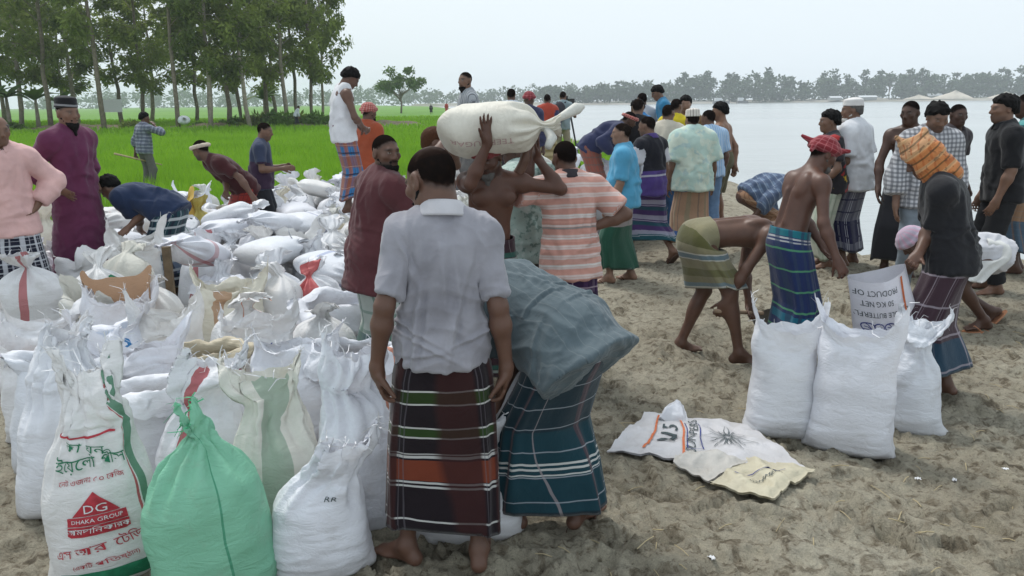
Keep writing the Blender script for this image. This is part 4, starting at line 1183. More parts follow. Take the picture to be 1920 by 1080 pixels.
def sack_geo(seed, W=0.44, D=0.30, H=0.60, kind='tied', nu=44, nv=34, crumple=1.0, flop=(0, 0), corner=0.05, flat_bottom=True, wr=1.0):
    rs = np.random.default_rng(seed)
    K = np.array(KEYS[kind], float)
    s = np.concatenate([[0], np.cumsum(np.hypot(np.diff(K[:, 0]) * H, np.diff(K[:, 1]) * W / 2 * 0.7))]); s /= s[-1]
    t = np.linspace(0, 1, nv)
    def sm(col):
        y = np.interp(t, s, K[:, col])
        for _ in range(2): y[1:-1] = y[1:-1] * 0.5 + 0.25 * (y[:-2] + y[2:])
        return y
    zz, aa, bb = sm(0), sm(1), sm(2)
    phi = np.arange(nu) * 2 * math.pi / nu
    cph, sph = np.cos(phi), np.sin(phi)
    # running height measure of the slack cloth (0 in the full part, 1 at the mouth)
    up0 = {'tied': 0.98, 'open': 0.62, 'slack': 0.62, 'peak': .8, 'folded': 0.8, 'lying': 0.98}[kind]
    tz = np.interp(up0, K[:, 0][:6 if kind == 'folded' else None], s[:6 if kind == 'folded' else None])
    upn = np.clip((t - tz) / (1 - tz), 0, 1)
    V = np.zeros((nv, nu, 3))
    n_exp = 2.0 + 1.1 * np.clip(1 - zz * 2.2, 0, 1) + (0.6 if kind in ('open', 'folded') else 0.2)
    for i in range(nv):
        e = 2.0 / n_exp[i]
        V[i, :, 0] = aa[i] * W / 2 * np.sign(cph) * np.abs(cph) ** e
        V[i, :, 1] = bb[i] * D / 2 * np.sign(sph) * np.abs(sph) ** e
        V[i, :, 2] = zz[i] * H
    P = V.reshape(-1, 3) + seed * 3.17
    body = 1 - upn[:, None]
    # bulges
    rad = 1 + (0.075 * noise3(P * 4.3, seed) + 0.05 * noise3(P * 8.5, seed + 1)).reshape(nv, nu)
    rid = lambda p, sd: np.clip(0.5 - 1.8 * np.abs(noise3(p, sd)), -0.45, 1).reshape(nv, nu)
    cre = 0.036 * rid(P * np.array([4.2, 4.2, 22.0]), seed + 2) + 0.026 * rid(P * np.array([7, 7, 50.0]), seed + 3)
    rad += wr * cre * np.clip(1.15 - zz[:, None] * 0.6, 0.2, 1) * body * np.clip(0.55 + 0.9 * noise3(P * 3.1, seed + 21), 0.1, 1.3).reshape(nv, nu)
    # gathers running to the neck
    if kind in ('tied', 'lying', 'slack', 'peak'):
        g = np.zeros(nu)
        for k_ in range(5):
            kk = rs.integers(5, 15); g += np.cos(kk * phi + rs.random() * 6.28) / 2.6
        g = np.clip(g, -1.1, 1.1)
        g0 = 0.62 if kind != 'slack' else 0.5
        wg = smooth01((zz - g0) / (1.0 - g0)) * (1 if kind != 'slack' else 0.8)
        rad *= 1 + 0.26 * g[None] * wg[:, None]
    V[:, :, 0] *= rad; V[:, :, 1] *= rad
    # the slack top: flops, crumples, ragged mouth
    ct = (V[:, :, :2] * 0)
    lean = upn ** 1.4
    V[:, :, 0] += (lean * flop[0])[:, None]; V[:, :, 1] += (lean * flop[1])[:, None]
    V[:, :, 2] -= (lean * 0.55 * math.hypot(*flop))[:, None]
    P = V.reshape(-1, 3) + seed * 1.7
    cv = np.stack([noise3(P * 5.6, seed + 5), noise3(P * 5.6, seed + 6), 0.7 * noise3(P * 5.6, seed + 7)], -1).reshape(nv, nu, 3)
    cv2 = np.stack([rid(P * 15, seed + 8), rid(P * 15, seed + 9), rid(P * 17, seed + 10)], -1)
    V += crumple * (0.080 * cv + 0.016 * cv2) * smooth01(upn * 1.3)[:, None, None]
    if kind in ('open', 'slack', 'folded', 'peak'):
        ear = np.abs(cph) ** 3
        up_ = (upn ** 1.5)[:, None] * (0.30 if kind == 'open' else 0.18) * H
        V[:, :, 2] += up_ * (ear[None] - 0.35) * (1 if kind != 'folded' else 0.3)
        rag = 0.02 * noise3(np.stack([phi * 5, phi * 0, phi * 0 + seed], -1), seed + 11)
        V[:, :, 2] += (upn ** 3)[:, None] * rag[None]
    # stitched corners stick out at the foot
    cn = np.exp(-zz * H / 0.035)[:, None] * (np.abs(cph) ** 8)[None] * corner
    V[:, :, 0] += cn * np.sign(cph)[None]
    V[:, :, 2] = np.where((zz < 0.3)[:, None], np.maximum(V[:, :, 2], 0.0), V[:, :, 2])
    arc = np.concatenate([[0], np.cumsum(np.linalg.norm(np.diff(V.mean(1), axis=0), axis=1))])
    q = Sack(); q.V = V; q.phi = phi; q.nu, q.nv = nu, nv; q.z = zz * H; q.upn = upn; q.H, q.W, q.D, q.kind = H, W, D, kind
    return q
def sack_mesh(q, name='sack'):
    nu, nv = q.nu, q.nv
    V = np.concatenate([q.V.reshape(-1, 3), [[0, 0, 0.0 if q.kind != 'lying' else -0.0]]])
    Q = grid_faces(nu, nv, True)
    c = nu * nv
    T = np.array([[c, (k + 1) % nu, k] for k in range(nu)])
    U = np.tile(q.phi / (2 * math.pi), nv); Vv = np.repeat(q.z, nu)
    uv = np.stack([U, Vv], -1); uv = np.vstack([uv, [[0, 0]]])
    ul = uv[Q].copy(); w = (Q[:, 1] % nu) == 0
    ul[w, 1, 0] = 1.0; ul[w, 2, 0] = 1.0
    ut = uv[T].copy()
    return mk_mesh(name, V, [Q, T], uvloop=np.concatenate([ul.reshape(-1, 2), ut.reshape(-1, 2)]))
def sack_threads(q, seed, n=40, ln=0.05):
    """loose ends of the cut weave along the mouth"""
    rs = np.random.default_rng(seed + 99); mb = MB()
    for _ in range(n):
        k = rs.integers(0, q.nu); p = q.V[-1, k]; d = nrm(q.V[-1, k] - q.V[-3, k] + rs.normal(0, 0.02, 3))
        l = ln * (0.4 + rs.random()); side = nrm(np.cross(d, rs.normal(size=3))) * (0.0012 + 0.0016 * rs.random())
        b1 = p + d * l * 0.5 + rs.normal(0, 0.006, 3); b2 = p + d * l + rs.normal(0, 0.016, 3) + np.array([0, 0, -0.012])
        p = p - d * 0.008
        mb.add([p - side, p + side, b1 + side, b1 - side, b2 + side * 0.6, b2 - side * 0.6], [[0, 1, 2, 3], [3, 2, 4, 5]])
    return mb.mesh('threads', smooth=False)
def sack_fill(q, frac=0.60):
    """the sand surface seen in an open mouth"""
    i = int(np.argmin(np.abs(q.z - frac * q.H))); ring = q.V[i] * np.array([0.97, 0.97, 1]); c = ring.mean(0) + np.array([0, 0, 0.03])
    mid = ring * 0.5 + c * 0.5 + np.array([0, 0, 0.02]); n = q.nu
    V = np.concatenate([ring, mid, [c + np.array([0, 0, 0.01])]])
    Q = [[k, (k + 1) % n, n + (k + 1) % n, n + k] for k in range(n)]; T = [[n + k, n + (k + 1) % n, 2 * n] for k in range(n)]
    return mk_mesh('sand_fill', V, [np.array(Q), np.array(T)])
# ------------------------------------------------------------------ lettering
def text_flat(txt, size=1.0, maxedge=0.25):
    """the letters as flat triangles, centred, x right / y up"""
    cu = bpy.data.curves.new('lettering', 'FONT'); cu.body = txt; cu.align_x = 'CENTER'; cu.align_y = 'CENTER'; cu.resolution_u = 2; cu.size = size
    o = bpy.data.objects.new('lettering', cu); COL.objects.link(o)
    dg = bpy.context.evaluated_depsgraph_get(); me = bpy.data.meshes.new_from_object(o.evaluated_get(dg))
    bpy.data.objects.remove(o); bpy.data.curves.remove(cu)
    me.calc_loop_triangles()
    V = np.zeros(len(me.vertices) * 3, np.float32); me.vertices.foreach_get('co', V); V = V.reshape(-1, 3)
    T = np.zeros(len(me.loop_triangles) * 3, np.int32); me.loop_triangles.foreach_get('vertices', T); T = T.reshape(-1, 3)
    bpy.data.meshes.remove(me)
    return split_long(V[:, :2].astype(float), T, maxedge * size)
def split_long(V, T, mx):
    for _ in range(4):
        if not len(T): break
        e = np.stack([np.linalg.norm(V[T[:, i]] - V[T[:, (i + 1) % 3]], axis=1) for i in range(3)], 1)
        k = e.argmax(1); long_ = e.max(1) > mx
        if not long_.any(): break
        Tl = T[long_]; kl = k[long_]; r = np.arange(len(Tl))
        a, b_, c = Tl[r, kl], Tl[r, (kl + 1) % 3], Tl[r, (kl + 2) % 3]
        mid = (V[a] + V[b_]) / 2; mi = len(V) + np.arange(len(mid)); V = np.vstack([V, mid])
        T = np.vstack([T[~long_], np.stack([a, mi, c], 1), np.stack([mi, b_, c], 1)])
    return V, T
def poly_flat(pts, mx=0.02):
    pts = np.asarray(pts, float); c = pts.mean(0); n = len(pts)
    V = np.vstack([pts, c]); T = np.array([[k, (k + 1) % n, n] for k in range(n)])
    return split_long(V, T, mx)
def line_flat(pts, w, mx=0.02):
    pts = np.asarray(pts, float); t = np.gradient(pts, axis=0); t /= np.linalg.norm(t, axis=1)[:, None] + 1e-9
    nn = np.stack([-t[:, 1], t[:, 0]], -1) * w / 2; n = len(pts)
    V = np.vstack([pts - nn, pts + nn]); T = []
    for k in range(n - 1): T += [[k, k + 1, n + k + 1], [k, n + k + 1, n + k]]
    return split_long(V, np.array(T), mx)
def wrap_on_sack(q, V2, phi0, z0, lift=0.0045):
    """bend flat artwork (metres) round the sack at angle phi0, height z0"""
    r = (q.W + q.D) / 4 * 1.06
    ph = (phi0 + V2[:, 0] / r) % (2 * math.pi); z = z0 + V2[:, 1]
    lim = np.searchsorted(-np.diff(q.z), 0) if False else q.nv
    zi = np.interp(z, q.z[:max(3, int(np.argmax(q.z)) + 1)], np.arange(max(3, int(np.argmax(q.z)) + 1)))
    pi_ = ph / (2 * math.pi) * q.nu
    i0 = np.clip(np.floor(zi).astype(int), 0, q.nv - 2); fz = (zi - i0)[:, None]; j0 = np.floor(pi_).astype(int) % q.nu; fp = (pi_ - np.floor(pi_))[:, None]; j1 = (j0 + 1) % q.nu
    G = lambda A: (A[i0, j0] * (1 - fp) + A[i0, j1] * fp) * (1 - fz) + (A[i0 + 1, j0] * (1 - fp) + A[i0 + 1, j1] * fp) * fz
    nrm_ = np.cross(np.roll(q.V, -1, 1) - np.roll(q.V, 1, 1), np.gradient(q.V, axis=0)); nrm_ /= np.linalg.norm(nrm_, axis=2)[:, :, None] + 1e-9
    return G(q.V) + G(nrm_) * lift
def print_on_sack(q, root, art, mat, phi0, z0, lift=0.0045, name='lettering'):
    V2, T = art
    if not len(T): return
    link(name, mk_mesh(name, wrap_on_sack(q, V2, phi0, z0, lift), T), mat, root)
# ------------------------------------------------------------------ plants
def leaf_mat(key, c0, c1, trans=0.35):
    m, nd, lk, b = new_mat('leaf_' + key, 0.6, 0.25)
    a = N(nd, 'ShaderNodeAttribute', attribute_name='tone')
    tcg = N(nd, 'ShaderNodeTexCoord'); oi = N(nd, 'ShaderNodeObjectInfo')
    n = noise_tex(nd, lk, 0.9, 2, tcg.outputs['Object'])
    f = math_n(nd, lk, 'ADD', math_n(nd, lk, 'MULTIPLY', a.outputs['Fac'], 0.6), math_n(nd, lk, 'MULTIPLY', n, 0.5))
    f = math_n(nd, lk, 'ADD', f, math_n(nd, lk, 'MULTIPLY', math_n(nd, lk, 'SUBTRACT', oi.outputs['Random'], 0.5), 0.45))
    c = mix_n(nd, lk, f, c0, c1)
    lk.new(c, b.inputs['Base Color'])
    out = nd['Material Output']; tr = N(nd, 'ShaderNodeBsdfTranslucent'); ms = N(nd, 'ShaderNodeMixShader'); ms.inputs[0].default_value = trans
    lk.new(c, tr.inputs['Color']); lk.new(b.outputs[0], ms.inputs[1]); lk.new(tr.outputs[0], ms.inputs[2]); lk.new(ms.outputs[0], out.inputs[0])
    return m
def cards(P, ln, wd, rs, droop=0.5, name='leaves'):
    """a bent two-facet leaf at every point"""
    n = len(P)
    d = rs.normal(size=(n, 3)); d[:, 2] = d[:, 2] * 0.6 - droop; d /= np.linalg.norm(d, axis=1)[:, None]
    s = np.cross(d, rs.normal(size=(n, 3))); s /= np.linalg.norm(s, axis=1)[:, None]
    L_ = (ln * (0.6 + 0.8 * rs.random(n)))[:, None]; W_ = (wd * (0.6 + 0.8 * rs.random(n)))[:, None]
    up = np.cross(s, d)
    v = np.stack([P, P + d * L_ * 0.5 + s * W_ / 2 + up * W_ * 0.2, P + d * L_, P + d * L_ * 0.5 - s * W_ / 2 + up * W_ * 0.2], 1).reshape(-1, 3)
    Q = np.arange(n * 4).reshape(-1, 4)
    return v, Q, np.repeat(rs.random(n), 4)
LEAF_EUC = leaf_mat('grove', (0.075, 0.118, 0.028), (0.29, 0.35, 0.08), 0.45)
LEAF_FAR = leaf_mat('far_wood', (0.035, 0.065, 0.030), (0.085, 0.135, 0.055), 0.2)
LEAF_BAN = leaf_mat('banana', (0.05, 0.11, 0.02), (0.14, 0.24, 0.05))
BARK = plain_mat('bark', (0.20, 0.165, 0.13), 0.9, 0.1, 0.35, 6.0)
BARK2 = plain_mat('bark_pale', (0.30, 0.26, 0.21), 0.9, 0.1, 0.3, 6.0)
def grove_tree_meshes(seed, H=15.0, spread=2.6, nleaf=3400, start=0.28):
    rs = np.random.default_rng(seed); mb = MB()
    k = 9; zz = np.linspace(0, 1, k)
    bx, by = np.cumsum(rs.normal(0, 0.12, k)), np.cumsum(rs.normal(0, 0.12, k)); bx -= bx[0]; by -= by[0]
    pts = np.stack([bx, by, zz * H * 0.93], -1)
    mb.tube(pts, 0.17 * (1 - 0.86 * zz) + 0.02, 8)
    clumps = []
    for i in range(38):
        f = start + (1 - start) * rs.random() ** 0.9
        p0 = np.array([np.interp(f, zz, bx), np.interp(f, zz, by), f * H * 0.93])
        a = rs.random() * 6.28; ln = spread * (0.45 + 0.75 * rs.random()) * (1.12 - 0.75 * abs(f - 0.6))
        d = np.array([math.cos(a), math.sin(a), 0.55 + 0.5 * rs.random()])
        p1 = p0 + d * ln * 0.5; p2 = p0 + np.array([d[0], d[1], 0.45]) * ln
        mb.tube([p0, p1, p2], [0.05 * (1.2 - f), 0.03 * (1.2 - f), 0.012], 4, False)
        for fr in (0.45, 0.75, 1.0): clumps.append((p0 + (p2 - p0) * fr, 0.34 + 0.36 * rs.random()))
    for f in np.linspace(0.85, 1, 3): clumps.append((np.array([bx[-1], by[-1], f * H]), 0.7))
    c = np.array([x[0] for x in clumps]); r = np.array([x[1] for x in clumps])
    pick = rs.integers(0, len(c), nleaf)
    off = rs.normal(size=(nleaf, 3)); off /= np.linalg.norm(off, axis=1)[:, None]
    P = c[pick] + off * (r[pick] * rs.random(nleaf) ** 0.5)[:, None] * np.array([1, 1, 1.15])
    v, Q, tone = cards(P, 0.42, 0.17, rs, 0.8)
    # clump-wise light and dark foliage tone
    ct = rs.random(len(c)); tone = np.clip(0.5 * tone + 0.7 * np.repeat(ct[pick], 4) - 0.1, 0, 1)
    return mb.mesh('trunk'), mk_mesh('crown', v, Q, smooth=False, attrs={'tone': tone})
def put_tree(name, tm, cm, x, y, z, sc_, rz, label, group, leafm=None, bark=None):
    r = empty(name, (x, y, z), label, 'tree', group); r.rotation_euler = (0, 0, rz); r.scale = sc_
    link('trunk', tm, bark or BARK, r); link('crown', cm, leafm or LEAF_EUC, r)
    return r
variants = [grove_tree_meshes(100 + i, 15 + 1.2 * (i % 3), 2.7 + 0.25 * (i % 4), 5600, (0.20, 0.26, 0.17, 0.22, 0.28)[i]) for i in range(5)]
# (photo column of the trunk, distance, width, height factors)
grove = [(40, 66, 1.15, 1.0), (96, 60, 1.0, 1.05), (-60, 64, 1.2, 1.0), (-130, 58, 1.2, 1.1), (196, 57, 1.0, 1.08), (150, 72, 1.15, 0.95), (230, 76, 1.1, 0.9), (268, 70, 1.0, 0.95), (285, 80, 1.1, 0.9),
         (334, 58, 0.95, 1.12), (395, 59, 1.12, 0.98), (430, 64, 1.1, 0.92), (455, 66, 0.9, 0.9), (470, 60, 0.95, 1.0), (505, 68, 1.0, 0.95), (540, 66, 1.05, 1.0), (560, 72, 0.9, 1.05), (585, 67, 0.85, 1.1), (605, 70, 0.7, 1.1), (10, 80, 1.2, 0.9), (120, 84, 1.2, 0.85), (370, 82, 1.1, 0.85), (520, 84, 1.1, 0.85), (-20, 72, 1.1, 1.0)]
ORD = ['leftmost', 'second', 'third', 'fourth', 'fifth', 'sixth', 'seventh', 'eighth', 'ninth', 'tenth', 'eleventh', 'twelfth', 'thirteenth', 'fourteenth']
front = sorted(px for px, Y, w, h in grove if 0 < px and Y < 69)
for i, (px, Y, w, h) in enumerate(grove):
    p = at(px, 240, Y)
    bz = 0.35 if abs(Y - bund_y(p[0])) < 1.5 else 0.0
    tm, cm = variants[i % 5]
    lab = 'slender tall tree with loose leafy crown in the grove behind the rice field'
    if px in front: lab = f'slender tree, {ORD[front.index(px)]} trunk' + ('' if front.index(px) == 0 else ' from the left') + ' in the front row of the grove'
    if px == 196: lab = 'tall grove tree with straight brown trunk right behind the man in purple robe'
    if px == 334: lab = 'tall grove tree with long bare grey trunk standing on the earth bund'
    if px == 395: lab = 'grove tree with broad dark crown and short bare trunk'
    if px == 605: lab = 'thin rightmost tree of the grove beside open sky'
    put_tree('grove_tree', tm, cm, p[0], Y, bz - 0.1, (w, w, h), i * 1.9, lab, 'trees of the grove', bark=BARK2 if i % 3 == 0 else BARK)
# the lone round tree out in the fields
def round_tree(seed, H, rad_, nleaf, ls):
    rs = np.random.default_rng(seed); mb = MB()
    mb.tube([(0, 0, 0), (0.05 * H * 0.3, 0, H * 0.2), (0, 0.02 * H, H * 0.42)], [0.035 * H * 0.6, 0.02 * H, 0.014 * H], 8)
    cl = []
    for i in range(16):
        a = rs.random() * 6.28; e = rs.random()
        p2 = np.array([math.cos(a) * rad_ * (0.35 + 0.6 * e), math.sin(a) * rad_ * (0.35 + 0.6 * e), H * (0.50 + 0.42 * rs.random() * (1.15 - 0.6 * e))])
        mb.tube([(0, 0, H * (0.25 + 0.15 * rs.random())), p2 * np.array([0.5, 0.5, 0.8]), p2], [0.012 * H, 0.007 * H, 0.002 * H], 5, False)
        cl.append((p2, rad_ * (0.22 + 0.16 * rs.random())))
    c = np.array([x[0] for x in cl]); r = np.array([x[1] for x in cl]); pick = rs.integers(0, len(c), nleaf)
    off = rs.normal(size=(nleaf, 3)); off /= np.linalg.norm(off, axis=1)[:, None]
    P = c[pick] + off * (r[pick] * rs.random(nleaf) ** 0.4)[:, None] * np.array([1, 1, 0.7])
    v, Q, tone = cards(P, ls, ls * 0.55, rs, 0.2)
    return mb.mesh('trunk'), mk_mesh('crown', v, Q, smooth=False, attrs={'tone': tone})
LEAF_LONE = leaf_mat('lone_tree', (0.06, 0.12, 0.02), (0.17, 0.26, 0.06))
tm, cm = round_tree(5, 8.6, 4.0, 2600, 0.55)
p = at(752, 205, 150)
put_tree('field_tree', tm, cm, p[0], 150, -0.1, (1.0, 1.0, 1.0), 0.4, 'lone round-crowned tree standing in the open field left of the river', None, LEAF_LONE)
# the tip of a bough that reaches in from a tree just past the grove
# banana plants at the left end of the grove
def banana(seed):
    rs = np.random.default_rng(seed); st = MB(); st.tube([(0, 0, 0), (0.03, 0, 0.8), (0.02, 0.03, 1.9)], [0.14, 0.12, 0.07], 8)
    leaves = []
    for i in range(9):
        a = i * 2.4 + rs.random(); e = 0.25 + 0.75 * rs.random(); ln = 1.5 + 0.7 * rs.random(); n = 9; t = np.linspace(0, 1, n)
        r = t * ln * (0.35 + 0.6 * e); z = 1.8 + ln * (1.0 - 0.55 * e) * t - (0.9 * e + 0.3) * t ** 2.2
        c = np.stack([np.cos(a) * r, np.sin(a) * r, z], -1); w = 0.27 * np.sin(np.clip(t * 1.02 + 0.06, 0, 1) * math.pi) ** 0.7
        side = np.array([-math.sin(a), math.cos(a), 0])
        V = np.concatenate([c - side * w[:, None] - np.array([0, 0, 0.08]) * w[:, None] * 3, c, c + side * w[:, None] - np.array([0, 0, 0.08]) * w[:, None] * 3])
        leaves.append((V, grid_faces(n, 3)))
    return st.mesh('stem'), leaves
for i, (px, Y, s_) in enumerate(((72, 63, 1.25), (18, 61, 1.35), (-12, 60, 1.3), (118, 66, 1.1), (498, 70, 1.2))):
    p = at(px, 235, Y); sm_, lv = banana(40 + i)
    r = empty('banana_plant', (p[0], Y, 0.1), ('bright upright banana plant at the foot of the grove left of the purple robed man', 'dark spreading banana plant at the far left edge below the trees', 'broad leaved banana plant reaching in at the left picture edge', 'small banana plant just behind the purple robed man', 'dark banana plant among the thin trunks at the right of the grove')[i], 'plant', 'banana plants in the grove')
    r.scale = (s_,) * 3
    link('stem', sm_, BARK2, r)
    for (V, F) in lv:
        link('leaf', mk_mesh('leaf', V, F, attrs={'tone': np.full(len(V), 0.3 + 0.5 * (i == 0))}), LEAF_BAN, r)
# low shrubs along the bund
def shrub_mesh(seed, r=0.8, n=420):
    rs = np.random.default_rng(seed); d = rs.normal(size=(n, 3)); d /= np.linalg.norm(d, axis=1)[:, None]; d[:, 2] = np.abs(d[:, 2])
    P = d * (r * rs.random(n) ** 0.45)[:, None] * np.array([1.3, 1.0, 0.9])
    v, Q, tone = cards(P, 0.34, 0.16, rs, -0.3)
    st = MB()
    for k in range(5): st.tube([(0, 0, 0), tuple(rs.normal(0, 0.2, 3) * np.array([1, 1, 0]) + [0, 0, 0.35]), tuple(rs.normal(0, 0.4, 3) * np.array([1, 1, 0]) + [0, 0, 0.6])], [0.03, 0.02, 0.008], 4, False)
    return st.mesh('stem'), mk_mesh('foliage', v, Q, smooth=False, attrs={'tone': tone})
SH = [shrub_mesh(60 + i) for i in range(3)]
for i, (px, Y, s_) in enumerate(((250, 60, 1.0), (420, 63, 0.8), (445, 62, 0.9), (480, 61.5, 1.1), (512, 61.5, 1.2), (540, 61, 1.2), (566, 62, 1.0), (590, 61.5, 1.1), (615, 62, 0.9), (630, 64, 0.7), (20, 60, 1.0), (375, 64, .7))):
    p = at(px, 240, Y)
    r = empty('shrub', (p[0], Y, 0.15), ('dark low bush on the bund between the robed man and the boy' if px == 250 else 'low leafy bush growing along the earth bund under the grove'), 'shrub', 'bushes along the bund')
    r.scale = (s_, s_, s_ * (1.2 if px > 430 else 0.8)); r.rotation_euler = (0, 0, i * 1.3)
    link('stem', SH[i % 3][0], BARK, r); link('foliage', SH[i % 3][1], LEAF_EUC if px == 250 else LEAF_BAN, r)

# ------------------------------------------------------------------ rice
def rice():
    rs = np.random.default_rng(21)
    out_v, out_t, tone = [], [], []
    def patch(y0, y1, x0f, x1f, sp_, nb, hgt, wd):
        ys = np.arange(y0, y1, sp_)
        for y in ys:
            xs = np.arange(x0f(y), x1f(y), sp_); 
            if not len(xs): continue
            X = xs + rs.normal(0, sp_ * 0.22, len(xs)); Yv = y + rs.normal(0, sp_ * 0.22, len(xs))
            k = (field_mask(X, Yv) > 0.35 + 0.5 * rs.random(len(X))) & (np.abs(Yv - bund_y(X)) > 1.7 * (X < -4))
            # narrow earth ridges between plots stay bare
            k &= ~((np.abs(Yv - (33 + 0.12 * X)) < 0.35) & (X > -9))
            X, Yv = X[k], Yv[k]; n = len(X)
            if not n: continue
            hh = hgt * (0.85 + 0.3 * rs.random(n)) * (1 + 0.16 * noise3(np.stack([X * 0.5, Yv * 0.5, 0 * X], -1), 3))
            tn = np.clip(0.5 + 0.6 * noise3(np.stack([X * 0.35, Yv * 0.35, 0 * X + 5], -1), 4), 0, 1)
            for b in range(nb):
                a = rs.random(n) * 6.28; lean = (0.10 + 0.42 * rs.random(n)) * hh
                bx = X + 0.03 * np.cos(a); by_ = Yv + 0.03 * np.sin(a)
                tx, ty = X + np.cos(a) * lean, Yv + np.sin(a) * lean
                w = wd * (0.7 + 0.6 * rs.random(n)); sx, sy = -np.sin(a + 0.9) * w, np.cos(a + 0.9) * w
                z1 = hh * (0.55 + 0.1 * rs.random(n)); z2 = hh * (0.75 + 0.35 * rs.random(n))
                mx_, my_ = bx * 0.6 + tx * 0.4, by_ * 0.6 + ty * 0.4
                v = np.stack([np.stack([bx - sx, by_ - sy, 0 * X], -1), np.stack([bx + sx, by_ + sy, 0 * X], -1), np.stack([mx_ + sx, my_ + sy, z1], -1), np.stack([mx_ - sx, my_ - sy, z1], -1), np.stack([tx, ty, z2], -1)], 1)
                out_v.append(v.reshape(-1, 3)); tone.append(np.repeat(np.clip(tn + rs.normal(0, 0.15, n), 0, 1), 5))
    patch(10.5, 24, lambda y: max(-0.75 * y - 1, -17), lambda y: 4.0, 0.17, 5, 0.42, 0.0065)
    patch(24, 44, lambda y: -0.75 * y, lambda y: 3.6, 0.26, 5, 0.42, 0.013)
    patch(44, 95, lambda y: -0.72 * y, lambda y: 2.5, 0.55, 4, 0.45, 0.035)
    V = np.vstack(out_v); n = len(V) // 5; b5 = np.arange(n)[:, None] * 5
    return mk_mesh('rice_plants', V, [b5 + np.array([[0, 1, 2, 3]]), b5 + np.array([[3, 2, 4]])], smooth=False, attrs={'tone': np.concatenate(tone)})
RICE = leaf_mat('rice', (0.115, 0.27, 0.012), (0.27, 0.48, 0.035), 0.45)
tag(link('rice_plants', rice(), RICE), 'bright green young rice filling the field behind the sack pile', 'rice', kind='stuff')

# ------------------------------------------------------------------ woods on the horizon
def wood(pts, ls, per, seed, name):
    rs = np.random.default_rng(seed); P = []; S = []
    for (x, y, z, r, h) in pts:
        nb = max(3, int(h / r * 2.2))
        for k in range(nb):
            f = 0.18 + 0.82 * (k + rs.random()) / nb
            c = np.array([x + rs.normal(0, r * 0.35), y + rs.normal(0, r * 0.35), z + h * f]); rr = r * (0.55 + 0.4 * rs.random()) * (1.15 - 0.55 * f)
            m = per; d = rs.normal(size=(m, 3)); d /= np.linalg.norm(d, axis=1)[:, None]
            P.append(c + d * (rr * rs.random(m) ** 0.33)[:, None] * np.array([1, 1, 0.8]))
    P = np.vstack(P)
    v, Q, tone = cards(P, ls, ls * 0.7, rs, 0.0)
    return mk_mesh(name, v, Q, smooth=False, attrs={'tone': tone})
rs = np.random.default_rng(11)
pts = []
for x in np.arange(20, 640, 5.0):
    hh = np.interp(x, [20, 90, 140, 200, 300, 420, 640], [9, 10, 14, 13, 12, 14, 15]) * (0.75 + 0.45 * rs.random())
    pts.append((x + rs.normal(0, 2), 535 - 0.05 * x + rs.normal(0, 6), 0.8, 5.6 + 2.4 * rs.random(), hh))
    pts.append((x + rs.normal(0, 2), 528 - 0.05 * x, 0.4, 5.0, 5.5 + 3 * rs.random()))
    if rs.random() < 0.8: pts.append((x + 2.5, 560 - 0.05 * x + rs.normal(0, 6), 0.8, 4.5, hh * (0.85 + 0.5 * rs.random())))
tag(link('far_wood', wood(pts, 2.0, 34, 12, 'far_wood'), LEAF_FAR), 'hazy green wood along the far bank of the river', 'wood', kind='stuff')
pts = []
for x in np.arange(-330, 60, 5.5):
    for k in range(2):
        hh = 8.5 + 5 * rs.random() + 2.5 * math.sin(x * 0.045)
        pts.append((x * 1.25 + rs.normal(0, 3), 720 + rs.normal(0, 18), 0.0, 7 + 3 * rs.random(), hh))
tag(link('distant_treeline', wood(pts, 2.6, 26, 13, 'distant_treeline'), LEAF_FAR), 'blue-grey treeline on the horizon beyond the fields', 'wood', kind='stuff')
# tall open trees that rise out of the far wood
for i, (px, hgt) in enumerate(((1372, 19), (1425, 16), (1660, 18), (1690, 20), (1718, 21), (1735, 18), (1845, 18), (1868, 20), (1545, 16), (1325, 17), (1260, 15), (1785, 17))):
    p = at(px, 185, 545)
    tm, cm = round_tree(70 + i, hgt, 4.6, 420, 1.7)
    put_tree('far_tree', tm, cm, p[0], 540, 0.8, (1, 1, 1), i, ('tall open-crowned tree rising above the far wood', 'tree standing out of the wooded skyline across the river')[i % 2], 'emergent trees on the far bank', LEAF_FAR)
# ------------------------------------------------------------------ the people
S1, S2, S3, S4 = (0.075, 0.037, 0.025), (0.115, 0.058, 0.038), (0.17, 0.092, 0.06), (0.235, 0.135, 0.092)
RUB = plain_mat('sandal_rubber', (0.09, 0.05, 0.035), 0.7, 0.2)
def lungi(mat, **kw): return dict(kind='lungi', mat=mat, **kw)
def pants(mat, **kw): return dict(kind='pants', mat=mat, **kw)
W_ = (0.62, 0.62, 0.60)
RED_WRAP = cloth_mat('red_wrap', (0.20, 0.022, 0.030), us=[(0.045, 0.006, 0, (0.45, 0.16, 0.17), .5)], vs=[(0.03, 0.006, 0, (0.42, 0.14, 0.15), .5)], src='pc')
PINK_WRAP = cloth_mat('pink_wrap', (0.38, 0.10, 0.085), us=[(0.03, 0.012, 0, (0.55, 0.34, 0.30), .6)], vs=[(0.026, 0.010, 0, (0.22, 0.035, 0.035), .6)], src='pc')

